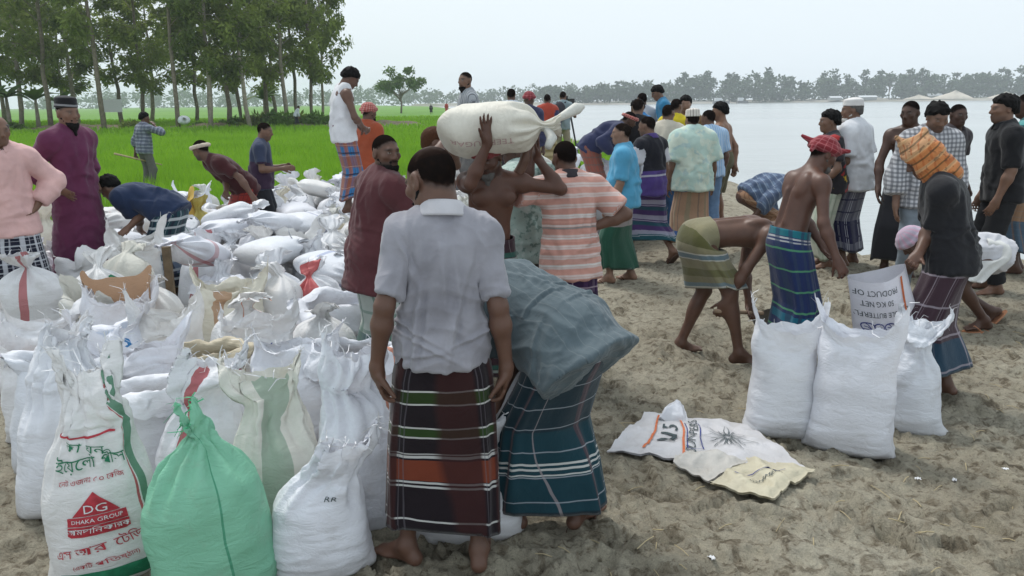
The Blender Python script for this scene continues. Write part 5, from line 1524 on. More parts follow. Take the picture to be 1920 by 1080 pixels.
# the big figure with his back to us
lg = cloth_mat('lungi_front', (0.010, 0.006, 0.009), us=[(0.208, 0.092, 0.03, (0.034, 0.010, 0.010), .85), (0.208, 0.006, 0.09, (0.11, 0.10, 0.115), .5), (0.208, 0.006, 0.115, (0.11, 0.10, 0.115), .5)],
    bands=[(.285, .335, (0.020, 0.040, 0.008), 1), (.278, .285, W_, .8), (.335, .342, W_, .8), (.445, .48, (0.022, 0.050, 0.010), 1), (.438, .445, W_, .8), (.48, .487, W_, .8),
           (.585, .665, (0.155, 0.035, 0.016), .95), (.555, .561, W_, .6), (.566, .577, W_, .7), (.668, .676, W_, .7), (.684, .692, W_, .7), (.815, .822, W_, .75)])
polo = cloth_mat('grey_polo', (0.30, 0.295, 0.325), src='pc', bumpy=0.3, print_=[(3.2, .50, .66, (.17, .165, .185), .7)])
add_person(label='man in pale grey polo and dark striped lungi, his back to us in the foreground', px=822, Y=2.86, H=1.635, yaw=6, hyaw=38, hpitch=24, hroll=4, lean=3, side=1.5, skin=S2, top='tshirt', topmat=polo, collar=True, hemlen=0.06, slv=0.42,
    collarmat=cloth_mat('polo_collar', (0.50, 0.49, 0.51), src='pc'), loose=-0.006, bw=.93, broad=0.90, headscale=1.14, shirtflare=0.006, wrinkle=0.019, wfr=(9, 9, 2.0), handLw=at(706, 688, 2.80), handRw=at(950, 690, 2.86), poleL=(-.25, -1, 0), poleR=(.25, -1, 0),
    hdirL=(0.12, 0.25, -1), hdirR=(-.1, .25, -1), curlL=.55, curlR=.7, hair='crop', thin=.35, beard=1.0, footL=(-.17, 0.02, 0), footR=(.12, -.05, 0), toeL=(-.75, .6, 0), toeR=(.1, 1, 0), bottom=lungi(lg, hem=.19, flare=-.012, fold=.018, rise=.14), seed=31)
# the bent man beside him
lg = cloth_mat('lungi_teal', (0.010, 0.028, 0.040), us=[(0.125, 0.005, 0, (0.30, 0.26, 0.27), .7), (0.25, 0.022, 0.06, (0.075, 0.045, 0.055), .8)], vs=[(0.105, 0.005, 0.03, (0.33, 0.36, 0.40), .75)], bands=[(.52, .86, (0.008, 0.045, 0.062), .8), (.655, .664, W_, .8), (.675, .684, W_, .8), (.70, .706, W_, .8)])
add_person(label='man in blue-grey shirt and teal plaid lungi bent over beside the foreground man', px=1030, zref=.45, Y=3.12, H=1.66, yaw=48, hyaw=10, hpitch=70, lean=64, curl=22, pel=(0, -.12, .90), skin=S2, top='shirt', topmat=cloth_mat('bluegrey_shirt', (0.095, 0.125, 0.14), src='pc', us=[(0.05, 0.003, 0, (0.16, 0.19, 0.20), .5)], bumpy=.3), hemlen=.15, hang=.35, loose=.022, shirtflare=.03, wrinkle=.014,
    handLw=at(915, 800, 3.35), handRw=at(930, 760, 3.1), hair='short', footL=(-.10, .12, 0), footR=(.10, -.08, 0), toeR=(.75, .1, 0), bottom=lungi(lg, hem=.13, flare=.02, fold=.034, rise=.10), sandals=RUB, toeL=(.1, 1, 0), seed=32)
# left side
lg = cloth_mat('lungi_navy_check', (0.012, 0.014, 0.028), us=[(0.075, 0.020, 0, (0.55, 0.56, 0.6), .75), (0.075, 0.006, 0.03, (0.5, 0.5, 0.55), .5)], vs=[(0.07, 0.012, 0, (0.5, 0.52, 0.56), .7), (0.07, .004, .03, (0.5, .5, .55), .5)])
add_person(label='smiling man in pale pink shirt, hand on hip, at the left picture edge', px=16, Y=6.6, top_py=214, yaw=-142, hyaw=10, hpitch=6, skin=S3, top='long', topmat=cloth_mat('pink_shirt', (0.66, 0.42, 0.40), src='pc'), collar=True, loose=.006, wrinkle=.016, shirtflare=.03, hemlen=.17, handL=(-.2, .06, .98), poleL=(-1, -.35, 0), handR=(.22, .1, .86), hair='bald', haircol='grey', stubble=.25, bottom=lungi(lg, hem=.12))
add_person(label='bearded man in long purple robe and black cap standing at the left, hand on hip', px=147, Y=7.3, top_py=184, yaw=-112, hyaw=-8, hpitch=4, lean=-2, skin=S3, top='kurta', slv=.74, topmat=cloth_mat('purple_robe', (0.115, 0.024, 0.066), src='pc', rough=.7), hemlen=.66, hang=1.6, shirtflare=.075, loose=.002, wrinkle=.02, neckhole=False, handR=(.19, .03, 1.0), poleR=(.45, -1, .1), handL=(-.2, .0, 1.0), poleL=(-.6, -1, .1), curlR=.2, beard=1.2, hair='short',
    headgear=('cap', cloth_mat('black_cap', (0.012, 0.012, 0.014), src='pc', bands=[(.062, .078, (0.25, .25, .26), .8)]), .05), bottom=pants(plain_mat('dark_trousers', (0.02, .018, .02), .8), inf=.004, loose=.003), seed=36)
lg = cloth_mat('lungi_teal_white', (0.010, 0.05, 0.065), vs=[(0.085, 0.024, 0, (0.6, 0.64, 0.66), .8)], us=[(0.10, 0.03, 0, (0.012, 0.016, 0.04), .8), (.1, .01, .05, (0.5, .55, .6), .4)], bands=[(.62, .76, (0.22, 0.27, 0.38), .8), (.78, .9, (0.012, .014, .02), .9)])
add_person(label='black-haired youth in navy T-shirt and teal check lungi bending over a sack', px=307, Y=7.5, H=1.62, yaw=84, hyaw=0, hpitch=40, lean=66, curl=18, pel=(0, -.08, .90), skin=S3, top='tshirt', topmat=cloth_mat('navy_tee', (0.018, 0.032, 0.075), src='pc'), handLw=at(262, 428, 7.7), handRw=at(240, 428, 7.3), hair='thick', bottom=lungi(lg, hem=.10), footL=(-.1, .05, 0), footR=(.12, -.06, 0), loose=.008, seed=37)
add_person(label='boy in grey check shirt standing at the edge of the rice, hand to his face', px=284, Y=17.0, top_py=210, z=0.02, yaw=-38, hyaw=-20, skin=S2, top='rolled', topmat=cloth_mat('boy_check', (0.20, 0.22, 0.28), src='pc', us=[(0.07, 0.03, 0, (0.08, 0.09, 0.13), .6)], vs=[(0.07, 0.03, 0, (0.08, .09, .13), .6), (.07, .008, .03, (.5, .5, .55), .5)]), hemlen=.1, handR=(.12, .22, 1.42), poleR=(.8, 0, -.6), handL=(-.28, -.08, .78), hair='thick', bottom=pants(plain_mat('grey_trousers', (0.12, .115, .11), .9), loose=.02))
lg = cloth_mat('lungi_red_check', (0.24, 0.026, 0.020), us=[(0.09, 0.012, 0, (0.05, .012, .014), .7)], vs=[(0.08, 0.012, 0, (0.06, 0.012, .014), .7)])
add_person(label='man in maroon T-shirt and red lungi with pale cloth round his head, bending over sacks', px=456, Y=9.3, H=1.66, yaw=128, hyaw=-55, hpitch=22, lean=42, curl=14, pel=(0, -.05, .90), skin=S2, top='tshirt', topmat=cloth_mat('maroon_tee', (0.052, 0.012, 0.014), src='pc'), handRw=at(424, 360, 9.0), handLw=at(478, 372, 8.9), stubble=.6, hair='short', headgear=('band', cloth_mat('cream_band', (0.55, 0.47, 0.38), src='pc'), 0), bottom=lungi(lg, hem=.2))
add_person(label='man in slate blue and maroon polo holding a twist of string over the pile', px=494, Y=9.9, top_py=227, yaw=-82, hyaw=-5, hpitch=14, skin=S3, top='tshirt', topmat=cloth_mat('slate_polo', (0.040, 0.052, 0.095), src='pc', bands=[(-.2, .12, (0.05, 0.014, 0.035), .7)]), collar=True, belly=.02, handRw=at(529, 316, 9.75), handLw=at(527, 312, 10.05), poleR=(.3, -.6, -1), poleL=(-.3, -.6, -1), hair='crop', bottom=pants(plain_mat('black_shorts', (0.014, .016, .022), .8), upto=.6, loose=.03), stubble=.4)
lg = cloth_mat('lungi_blue_orange', (0.028, 0.15, 0.34), us=[(0.17, 0.085, 0.02, (0.28, 0.085, 0.030), .78), (.17, .012, .12, (0.02, .03, .08), .8), (.085, .005, 0, (.5, .5, .5), .35)], vs=[(0.24, 0.13, .30, (0.26, 0.080, 0.030), .62), (.24, .02, .2, (.015, .02, .05), .85), (.12, .006, .05, (.55, .4, .3), .5)])
add_person(label='young man in white tank top and blue-orange plaid lungi standing high on the sacks', px=653, Y=9.2, z=.58, top_py=121, yaw=-62, hyaw=-8, hpitch=38, lean=-3, curl=10, skin=S2, top='tank', topmat=cloth_mat('white_tank', (0.66, 0.66, 0.68), src='pc'), handR=(.12, .2, .99), poleR=(.9, -.5, 0), handL=(-.08, .22, 1.0), poleL=(-.8, -.4, 0), hair='thick', bottom=lungi(lg, hem=.16, flare=.0, fold=.012, rise=.10), footL=(-.08, .03, 0), footR=(.08, -.03, 0), seed=44)
add_person(label='man in orange T-shirt with pink cloth wrapped round his head, back turned', px=692, Y=11.0, top_py=192, yaw=-25, hyaw=-25, hpitch=8, skin=S2, top='tshirt', topmat=cloth_mat('orange_tee', (0.32, 0.070, 0.030), src='pc'), handR=(.24, .1, .84), beard=.8, hair='short', headgear=('wrap', PINK_WRAP), bottom=lungi(cloth_mat('lungi_cream', (0.42, 0.36, 0.29)), hem=.2))
lg = cloth_mat('lungi_green_white', (0.36, 0.40, 0.37), us=[(0.12, 0.035, 0, (0.03, .10, .07), .7)], vs=[(.13, .02, 0, (.05, .14, .1), .5)], bands=[(.6, .95, (0.01, .07, .075), .85)])
add_person(label='bearded man in maroon shirt looking round to the right, arm stretched out', px=692, Y=4.75, H=1.62, yaw=-56, hyaw=-82, hpitch=2, lean=10, curl=4, skin=S2, top='tshirt', topmat=cloth_mat('maroon_shirt', (0.085, 0.026, 0.030), src='pc', rough=.8), collar=True, collarmat=cloth_mat('faded_collar', (0.28, .14, .13), src='pc'), loose=.012, hemlen=.22, wrinkle=.013, slv=.44, handRw=at(815, 345, 4.75), poleR=(.3, -.2, -1), handLw=at(812, 335, 4.95), poleL=(-.2, 0, -1), hair='crop', stubble=.85, beard=.25, bottom=lungi(lg, hem=.15))
# the carriers round the big sack
lg = cloth_mat('lungi_dark_green', (0.035, 0.016, 0.022), vs=[(0.14, 0.02, .05, (0.25, .30, .27), .7), (.14, .03, .02, (0.02, .09, .07), .8)], us=[(.1, .004, 0, (.3, .28, .28), .5)])
add_person(label='bare-chested grey-bearded man carrying a full sack on his head with raised arms', px=916, Y=4.78, H=1.62, yaw=-168, hyaw=-34, hpitch=26, hroll=0, lean=4, side=-2, skin=(0.085, 0.036, 0.022), top=None, handRw=at(914, 270, 4.42), poleR=(.5, 1, -.9), hdirR=(.1, .15, 1), palmR=(0, .3, 1) , curlR=.12, spreadR=.16, handLw=at(1006, 296, 4.85), poleL=(-1, .1, -.6), hdirL=(0, .1, 1), stubble=.5, beard=1.0, beardcol='grey', hair='short', headgear=('band', cloth_mat('rust_band', (0.16, .03, .03), src='pc'), 0), bottom=lungi(lg, hem=.16), shrug=(.03, .03), bw=.95, seed=46)
mint = cloth_mat('mint_print', (0.34, 0.43, 0.39), src='pc', print_=[(26, .56, .62, (0.06, .14, .12), .6), (14, .6, .66, (.5, .55, .52), .6)])
add_person(label='man in mint green printed shirt helping lift the sack from behind', px=992, Y=5.45, H=1.60, yaw=60, hyaw=20, hpitch=5, lean=5, skin=S1, top='shirt', topmat=mint, hemlen=.16, loose=.016, handLw=at(1000, 275, 5.1), poleL=(-.3, 0, -1), handRw=at(1012, 300, 5.2), poleR=(1, .0, -.8), hair='short', bottom=lungi(lg, hem=.15))
lg = cloth_mat('lungi_purple', (0.040, 0.017, 0.062), us=[(0.11, 0.005, 0, (.45, .36, .45), .6), (.11, .02, .05, (.075, .035, .10), .8), (.22, .004, .07, (.4, .34, .42), .5)], vs=[(0.12, 0.010, .02, (.42, .34, .40), .7), (.12, .03, .07, (.02, .01, .035), .7)], bands=[(.70, .9, (.20, .13, .22), .65)])
peach = cloth_mat('peach_stripe', (0.56, 0.46, 0.43), src='pc', vs=[(.062, .036, .0, (0.50, .22, .165), .8), (.062, .004, .03, (.45, .2, .15), .5)], bands=[(.045, .06, (.10, .12, .12), .7), (.075, .085, (.10, .12, .12), .6), (.10, .11, (.1, .12, .12), .6), (.115, .135, (.60, .58, .56), .8), (-.045, -.03, (.10, .12, .12), .7), (-.02, -.005, (.62, .6, .58), .7), (-.19, -.14, (.62, .6, .58), .9)])
add_person(label='man in peach striped polo and purple plaid lungi steadying the carried sack, back to us', px=1070, Y=4.95, H=1.58, yaw=14, hyaw=12, hpitch=12, lean=4, skin=S2, top='tshirt', topmat=peach, collar=True, collarmat=plain_mat('dark_collar', (.03, .025, .03), .8), slv=.40, hemlen=.15, loose=.008, handLw=at(984, 300, 4.75), poleL=(-.9, .1, -.9), hdirL=(.1, .1, 1), curlL=.5, handRw=at(1108, 428, 4.95), poleR=(1, -.4, 0), hair='crop', bottom=lungi(lg, hem=.12, flare=.03), broad=1.05, bw=1.05, seed=48)
add_person(label='balding red-haired man half hidden behind the carried sack', px=800, Y=5.7, top_py=236, yaw=-72, hyaw=-10, hpitch=4, skin=S2, top='tshirt', topmat=cloth_mat('offwhite_tee', (0.55, 0.56, 0.58), src='pc'), handRw=at(836, 258, 5.5), poleR=(.2, -.5, -1), hdirR=(0, 1, .5), handLw=at(840, 262, 5.9), poleL=(-.2, -.5, -1), hair='short', haircol='henna', bottom=lungi(lg, hem=.2), bw=.95)
# middle group on the sand
lg = cloth_mat('lungi_grey_green', (0.28, 0.245, 0.245), bands=[(.40, 1.2, (0.010, 0.070, 0.042), .97)], us=[(.16, .006, 0, (.05, .16, .1), .3)])
add_person(label='stout man in sky blue polo and grey-green lungi standing in profile', px=1168, Y=7.85, top_py=229, yaw=78, hyaw=2, hpitch=2, lean=-2, skin=S4, top='tshirt', topmat=cloth_mat('sky_polo', (0.085, 0.32, 0.50), src='pc'), collar=True, belly=.035, bw=1.06, slv=.44, hemlen=.10, handL=(-.22, .12, .80), handR=(.2, .08, .78), hair='short', bottom=lungi(lg, hem=.14, flare=-.01), sandals=RUB, footL=(-.1, .12, 0), footR=(.1, -.1, 0), seed=50)
lg = cloth_mat('lungi_purple_teal', (0.050, 0.025, 0.095), vs=[(0.17, 0.05, .05, (0.30, .29, .36), .75), (.17, .04, .12, (0.010, .06, .075), .85), (.17, .006, .09, (.5, .5, .55), .6)], bands=[(.64, .95, (.008, .075, .085), .85)])
add_person(label='man in black polo with white sleeves walking away, one heel lifted', px=1220, Y=8.6, top_py=216, yaw=38, hyaw=18, hpitch=8, lean=2, skin=S3, top='tshirt', topmat=cloth_mat('black_white_polo', (0.012, 0.012, 0.018), src='pc', bands=[(-.3, .02, (0.075, .045, .19), .9), (-.04, -.02, (.5, .5, .55), .7)], sleeve=(.52, .52, .56)), collar=True, hemlen=.13, handL=(-.24, .14, .84), stubble=.5, hair='crop', footL=(-.1, .22, 0), footR=(.1, -.26, .10), toeR=(.15, .75, -.7), bottom=lungi(lg, hem=.27, flare=.04), sandals=RUB, seed=51)
lg = cloth_mat('lungi_peach', (0.40, 0.25, 0.165), us=[(.14, .03, 0, (.26, .24, .16), .7), (.14, .012, .06, (.12, .12, .11), .5)], bands=[(0, .22, (0.022, .016, .06), .95), (.19, .27, (0.03, .13, .40), .85), (.73, .80, (0.025, .12, .38), .9)])
add_person(label='man in pale mint shirt and white patterned cap with his back turned', px=1296, Y=9.0, top_py=206, yaw=4, hyaw=10, hpitch=6, skin=S3, top='shirt', topmat=cloth_mat('pale_mint', (0.46, 0.60, 0.53), src='pc', print_=[(9, .5, .56, (.60, .66, .55), .8), (11, .6, .64, (.38, .52, .52), .7)]), collar=True, loose=.03, hemlen=.15, bw=1.08, slv=.46, handR=(.30, .12, .76), handL=(-.28, .05, .80), curlR=.2, beard=1.3, beardcol='white', hair='short', bottom=lungi(lg, hem=.14, flare=.02),
    headgear=('cap', cloth_mat('white_cap_pattern', (0.66, 0.62, 0.56), src='pc', us=[(.035, .012, 0, (.2, .16, .14), .7)], bands=[(.05, .062, (.66, .62, .56), 1), (.085, .2, (.66, .62, .56), 1)]), .05), seed=52)
add_person(label='bare-chested young man in olive shorts by the water, hands behind him', px=1352, Y=10.4, top_py=191, yaw=62, hyaw=14, hpitch=4, skin=(.20, .105, .062), top=None, hair='thick', handR=(.1, -.13, .88), handL=(-.12, .12, .95), bottom=pants(plain_mat('olive_shorts', (.10, .09, .05), .85), upto=.46, loose=.03), stubble=.3)
add_person(label='man in pale blue shirt and jeans hidden behind the capped man', px=1328, Y=9.9, top_py=204, yaw=15, hyaw=30, skin=S2, top='shirt', topmat=cloth_mat('pale_blue_shirt', (0.40, .52, .66), src='pc', us=[(.03, .01, 0, (.12, .32, .6), .6)]), hair='short', bottom=pants(plain_mat('jeans', (.16, .26, .42), .85)))
add_person(label='man in black long shirt with his back to us beside the water', px=1189, Y=11.0, top_py=184, yaw=-24, skin=S3, top='long', topmat=cloth_mat('black_tee', (.014, .013, .015), src='pc'), hair='short', bottom=pants(plain_mat('dark_trousers', (.02, .02, .02))), z=.1)
add_person(label='man in bright blue shirt leaning left in the riverside cluster', px=1214, Y=11.9, top_py=176, H=1.62, z=.22, yaw=60, hyaw=10, hpitch=18, lean=14, skin=S2, top='tshirt', topmat=cloth_mat('bright_blue', (.03, .21, .50), src='pc'), hair='thick', bottom=pants(plain_mat('jeans')if False else plain_mat('dark_trousers', (.02, .02, .02))))
add_person(label='dark-haired man almost hidden behind the bright blue shirt', px=1203, Y=12.8, top_py=172, z=.3, yaw=20, skin=S2, top='tshirt', topmat=cloth_mat('white_tee2', (.55, .55, .58), src='pc'), hair='short', bottom=pants(plain_mat('dark_trousers', (.02, .02, .02))))
add_person(label='tallest man of the riverside cluster in blue T-shirt, looking down', px=1248, Y=12.6, top_py=156, z=.48, yaw=85, hyaw=15, hpitch=26, lean=12, skin=S3, top='tshirt', topmat=cloth_mat('mid_blue', (.04, .20, .36), src='pc'), hair='thick', bottom=pants(plain_mat('dark_trousers', (.02, .02, .02))))
add_person(label='person in yellow shirt in the riverside cluster', px=1256, Y=11.6, top_py=183, z=.1, yaw=-40, skin=S3, top='tshirt', topmat=cloth_mat('yellow_tee', (.58, .46, .02), src='pc'), hair='short', bottom=pants(plain_mat('jeans_dark', (.03, .08, .17), .85)))
add_person(label='young man facing us with tousled hair behind the yellow shirt', px=1279, Y=12.2, top_py=179, z=.14, yaw=160, hyaw=5, skin=S4, top='tshirt', topmat=cloth_mat('brown_tee', (.17, .10, .05), src='pc'), hair='thick', bottom=pants(plain_mat('dark_trousers', (.02, .02, .02))))
add_person(label='man in cream shirt with short black hair, back half turned', px=1243, Y=10.2, top_py=194, yaw=-24, hyaw=-14, skin=S3, top='shirt', topmat=cloth_mat('cream_shirt', (.50, .46, .38), src='pc'), collar=True, hair='short', bottom=pants(plain_mat('jeans_dark', (.03, .08, .17), .85)))
lg = cloth_mat('lungi_rust', (0.27, 0.085, 0.06), us=[(.1, .02, 0, (.16, .12, .11), .6)], vs=[(.1, .02, 0, (.14, .11, .1), .6)])
add_person(label='man in navy long sleeves and red head cloth bending over the rear sacks', px=1110, Y=10.6, z=.36, H=1.60, yaw=-96, hyaw=0, hpitch=30, lean=52, curl=14, pel=(0, -.05, .92), skin=S1, top='long', topmat=cloth_mat('navy_long', (.030, .036, .085), src='pc'), hemlen=.10, handRw=at(1150, 288, 10.4), handLw=at(1158, 286, 10.8), beard=.6, hair='short', headgear=('band', PINK_WRAP), bottom=lungi(lg, hem=.1))
# the back row along the rice
add_person(label='bearded man in grey striped shirt standing high at the back, looking our way', px=888, Y=10.5, z=.50, top_py=133, yaw=105, hyaw=35, hpitch=2, skin=S3, top='long', topmat=cloth_mat('grey_stripe_shirt', (.34, .36, .38), src='pc', us=[(.032, .010, 0, (.06, .065, .075), .8)]), collar=True, beard=.7, hair='short', bottom=pants(plain_mat('grey_trousers', (.12, .115, .11))))
add_person(label='man in white shirt with black hair seen from behind above the carried sack', px=960, Y=13.0, z=.42, top_py=164, yaw=-8, skin=S2, top='long', topmat=cloth_mat('white_shirt2', (.58, .62, .66), src='pc'), collar=True, hair='short', bottom=pants(plain_mat('dark_trousers', (.02, .02, .02))))
add_person(label='man in navy shirt with red head wrap seen from behind at the back', px=990, Y=12.2, z=.30, top_py=171, yaw=-20, hpitch=10, skin=S1, top='long', topmat=cloth_mat('navy_shirt3', (.035, .040, .085), src='pc'), hair='none', headgear=('wrap', RED_WRAP), bottom=lungi(lg, hem=.1))
lg = cloth_mat('lungi_khaki', (.34, .28, .16), vs=[(.12, .05, 0, (.16, .12, .05), .7), (.12, .01, .06, (.5, .45, .3), .5)])
add_person(label='man in red vest over navy sleeves and khaki lungi at the back, from behind', px=1026, Y=16.6, z=.36, top_py=175, yaw=-6, skin=S2, top='long', topmat=cloth_mat('red_vest', (.36, .055, .032), src='pc', sleeve=(.035, .038, .10)), hair='short', bottom=lungi(lg, hem=.1))
add_person(label='cameraman in grey-green shirt with dark backpack behind a tripod', px=1053, Y=17.6, z=.42, top_py=170, yaw=-22, skin=S3, top='shirt', topmat=cloth_mat('greygreen_shirt', (.22, .28, .30), src='pc'), hair='short', handR=(.12, .32, 1.22), handL=(-.1, .34, 1.2), bottom=pants(plain_mat('khaki_trousers', (.28, .24, .18))))
CAMMAN = PEOPLE[-1]
# the filling crew on the right
add_person(label='person in blue check shirt stooping low by the water behind the shirtless men', px=1402, Y=9.4, H=1.60, yaw=-82, hpitch=60, lean=58, curl=24, pel=(0, -.02, .58), skin=S2, top='long', hemlen=.0, hang=0, topmat=cloth_mat('blue_check', (.16, .22, .32), src='pc', us=[(.08, .04, 0, (.06, .085, .15), .7)], vs=[(.08, .04, 0, (.06, .085, .15), .7), (.08, .006, .03, (.5, .52, .55), .4)]), loose=.01, handRw=at(1408, 412, 9.2), handLw=at(1450, 420, 9.5), hair='short', kneeL=(-.3, 1, 0), kneeR=(.3, 1, 0), bottom=lungi(cloth_mat('lungi_tan', (.30, .17, .10), us=[(.09, .025, 0, (.16, .08, .05), .6)], vs=[(.1, .02, 0, (.42, .3, .2), .6)]), hem=.18))
lg = cloth_mat('lungi_olive', (.215, .195, .115), bands=[(.10, .15, (.075, .075, .02), .85), (.20, .235, (.10, .17, .22), .8), (.19, .2, W_, .6), (.235, .245, W_, .5), (.32, .38, (.10, .10, .035), .7), (.43, .46, (.12, .19, .24), .75), (.46, .475, W_, .5)])
add_person(label='shirtless man in short olive striped lungi bent double with a shovel', px=1330, Y=5.45, H=1.70, yaw=-84, hyaw=0, hpitch=58, lean=84, curl=6, pel=(-.02, -.06, .88), skin=S2, top=None, bw=.96, handRw=at(1346, 588, 5.3), handLw=at(1404, 596, 5.5), poleR=(.6, -.3, .3), poleL=(-.6, -.3, .3), curlR=1.2, curlL=1.2, hair='short', footR=(.17, .20, 0), footL=(-.16, -.12, 0), toeR=(.45, 1, 0), kneeL=(-.1, 1, 0), bottom=lungi(lg, hem=.50, rise=.09, flare=.01), seed=71)
SHOVELMAN = PEOPLE[-1]
lg = cloth_mat('lungi_blue_green', (.018, .032, .105), us=[(.13, .04, 0, (.03, .05, .10), .7)], vs=[(.135, .012, .05, (.09, .30, .15), .85)], bands=[(0, .045, (.015, .17, .20), .8), (.05, .06, W_, .7), (.07, .078, W_, .6), (.55, .60, (.01, .15, .22), .8)])
add_person(label='shirtless man in red head wrap and blue lungi holding the sack mouth open', px=1482, Y=5.1, H=1.55, yaw=-74, hyaw=-6, hpitch=26, lean=10, curl=12, skin=(.105, .050, .034), top=None, bw=.98, handRw=at(1572, 500, 4.78), handLw=at(1566, 514, 4.95), poleR=(.4, -.3, -1), poleL=(-.4, -.3, -1), curlR=1.0, curlL=1.0, hair='short', beard=.5, beardcol='grey', headgear=('tail', RED_WRAP), bottom=lungi(lg, hem=.16, flare=.01, rise=.09), footL=(-.12, .08, 0), seed=72)
lg = cloth_mat('lungi_cream_green', (.42, .44, .36), us=[(.11, .035, 0, (.24, .30, .22), .6)], vs=[(.16, .04, 0, (.30, .36, .28), .5)])
add_person(label='youth in dark T-shirt with flame print and cream lungi by the water', px=1556, Y=8.1, top_py=206, yaw=80, hyaw=5, hpitch=2, skin=S3, top='tshirt', topmat=cloth_mat('flame_tee', (.022, .020, .024), src='pc', print_=[(7, .56, .6, (.40, .03, .03), .8), (8, .63, .66, (.65, .42, .02), .9)]), handL=(-.2, .18, .92), handR=(.2, .14, .92), hair='thick', bottom=lungi(lg, hem=.12, flare=-.01))
lg = cloth_mat('lungi_navy_white', (.15, .15, .20), us=[(.14, .03, 0, (.05, .05, .09), .7), (.14, .006, .07, (.6, .6, .64), .7), (.14, .006, .09, (.6, .6, .64), .7)], vs=[(.13, .016, .03, (.03, .03, .075), .85)], bands=[(.58, .80, (.012, .012, .06), .95)])
add_person(label='white-bearded man in white cap, white T-shirt and navy plaid lungi by the water', px=1597, Y=8.25, top_py=184, yaw=42, hyaw=30, hpitch=4, skin=S3, top='tshirt', topmat=cloth_mat('white_tee', (.66, .67, .70), src='pc'), hemlen=.14, loose=.016, slv=.42, bw=1.05, belly=.015, handL=(-.1, .22, 1.0), handR=(.27, .02, .80), beard=.9, beardcol='white', hair='short', haircol='grey', headgear=('cap', plain_mat('white_knit', (.68, .66, .64), .9, .1, .06), .028), bottom=lungi(lg, hem=.17, flare=0), seed=74)
add_person(label='bare-shouldered man with white strap reaching down, half hidden behind the check shirt', px=1692, Y=7.7, top_py=186, yaw=150, hyaw=-20, hpitch=8, skin=S1, top=None, handRw=at(1632, 412, 7.55), poleR=(1, -.4, 0), handL=(-.25, .1, .85), hair='short', bottom=lungi(cloth_mat('lungi_black', (.02, .02, .025)), hem=.15))
STRAPMAN = PEOPLE[-1]
ck = cloth_mat('grey_gingham', (.50, .50, .52), src='pc', us=[(.036, .017, 0, (.10, .105, .12), .62)], vs=[(.036, .017, 0, (.10, .105, .12), .62)])
add_person(label='man in grey gingham shirt facing us and looking down at the sack', px=1728, Y=6.9, top_py=189, yaw=174, hyaw=4, hpitch=22, lean=2, skin=S3, top='rolled', slv=.84, topmat=ck, collar=True, hemlen=.12, loose=.012, bw=1.04, handR=(.25, .06, .80), handL=(-.22, .12, .82), hair='thick', stubble=.5, bottom=pants(plain_mat('blue_grey_trousers', (.17, .20, .23), .85), loose=.02), seed=76)
add_person(label='dark-haired head and shoulders just behind the gingham shirt', px=1764, Y=8.3, top_py=193, yaw=205, hyaw=-20, skin=S1, top='tshirt', topmat=cloth_mat('dark_tee3', (.05, .04, .045), src='pc'), hair='short', bottom=pants(plain_mat('dark_trousers', (.02, .02, .02))))
add_person(label='man in white shirt and lilac cap stooped over behind the hooded man', px=1858, Y=6.05, H=1.60, yaw=86, hpitch=55, hyaw=8, lean=82, curl=8, pel=(0, -.04, .64), skin=S1, top='tank', topmat=cloth_mat('white_tee2', (.55, .55, .58), src='pc'), handLw=at(1738, 590, 5.95), handRw=at(1748, 605, 5.7), curlL=1, curlR=1, hair='short', kneeL=(-.3, 1, 0), kneeR=(.3, 1, 0), headgear=('wrap', cloth_mat('lilac_cap', (.42, .36, .44), src='pc', us=[(.05, .02, 0, (.6, .25, .35), .4)])), footR=(.1, -.15, .03), toeR=(0, .7, -.7), bottom=lungi(cloth_mat('lungi_white', (.60, .60, .58)), hem=.4), sandals=plain_mat('tan_sandal', (.42, .19, .10), .7))
lg = cloth_mat('lungi_plum', (.050, .028, .038), us=[(.20, .010, 0, (.34, .30, .34), .65), (.20, .004, .03, (.2, .17, .2), .5)], vs=[(.19, .012, .10, (.34, .30, .34), .65)], bands=[(.60, .92, (.016, .050, .085), .92)])
lg2 = lg
add_person(label='man in black T-shirt hooded with orange cloth holding the sack from the right', px=1795, Y=4.6, H=1.60, yaw=66, hyaw=6, hpitch=30, lean=10, curl=8, skin=S2, top='tshirt', topmat=cloth_mat('black_tee4', (.016, .016, .019), src='pc', rough=.75), slv=.40, hemlen=.08, handLw=at(1708, 506, 4.75), handRw=at(1712, 508, 4.45), poleL=(-.3, -.5, -1), poleR=(.4, -.5, -1), curlL=1.0, curlR=1.0, hair='short', bottom=lungi(lg, hem=.22, flare=.05, fold=.03), footL=(-.1, .12, 0), footR=(.1, -.06, 0), sandals=plain_mat('tan_sandal', (.42, .19, .10), .7), bw=1.04, seed=79)
HOODMAN = PEOPLE[-1]
add_person(label='man in black polo and black trousers standing in profile at the right', px=1876, Y=7.1, top_py=177, yaw=80, hyaw=4, hpitch=2, skin=S3, top='tshirt', topmat=cloth_mat('black_polo', (.011, .011, .013), src='pc'), collar=True, hemlen=.12, slv=.46, bw=1.05, belly=.01, handL=(-.2, .12, .82), handR=(.2, .1, .80), hair='thick', stubble=.4, bottom=pants(plain_mat('black_trousers', (.012, .012, .014), .85), loose=.025), seed=80)
lg = cloth_mat('lungi_brown_blue', (.27, .165, .10), us=[(.12, .03, 0, (.18, .10, .06), .6)], bands=[(.55, .9, (.03, .09, .15), .85)], vs=[(.06, .005, 0, (.1, .2, .25), .3)])
add_person(label='person in teal striped T-shirt and brown lungi cut by the right picture edge', px=1918, Y=7.7, top_py=172, yaw=55, skin=S1, top='tshirt', topmat=cloth_mat('teal_stripe', (.10, .33, .33), src='pc', vs=[(.075, .03, 0, (.015, .05, .06), .85)]), hair='short', bottom=lungi(lg, hem=.2))
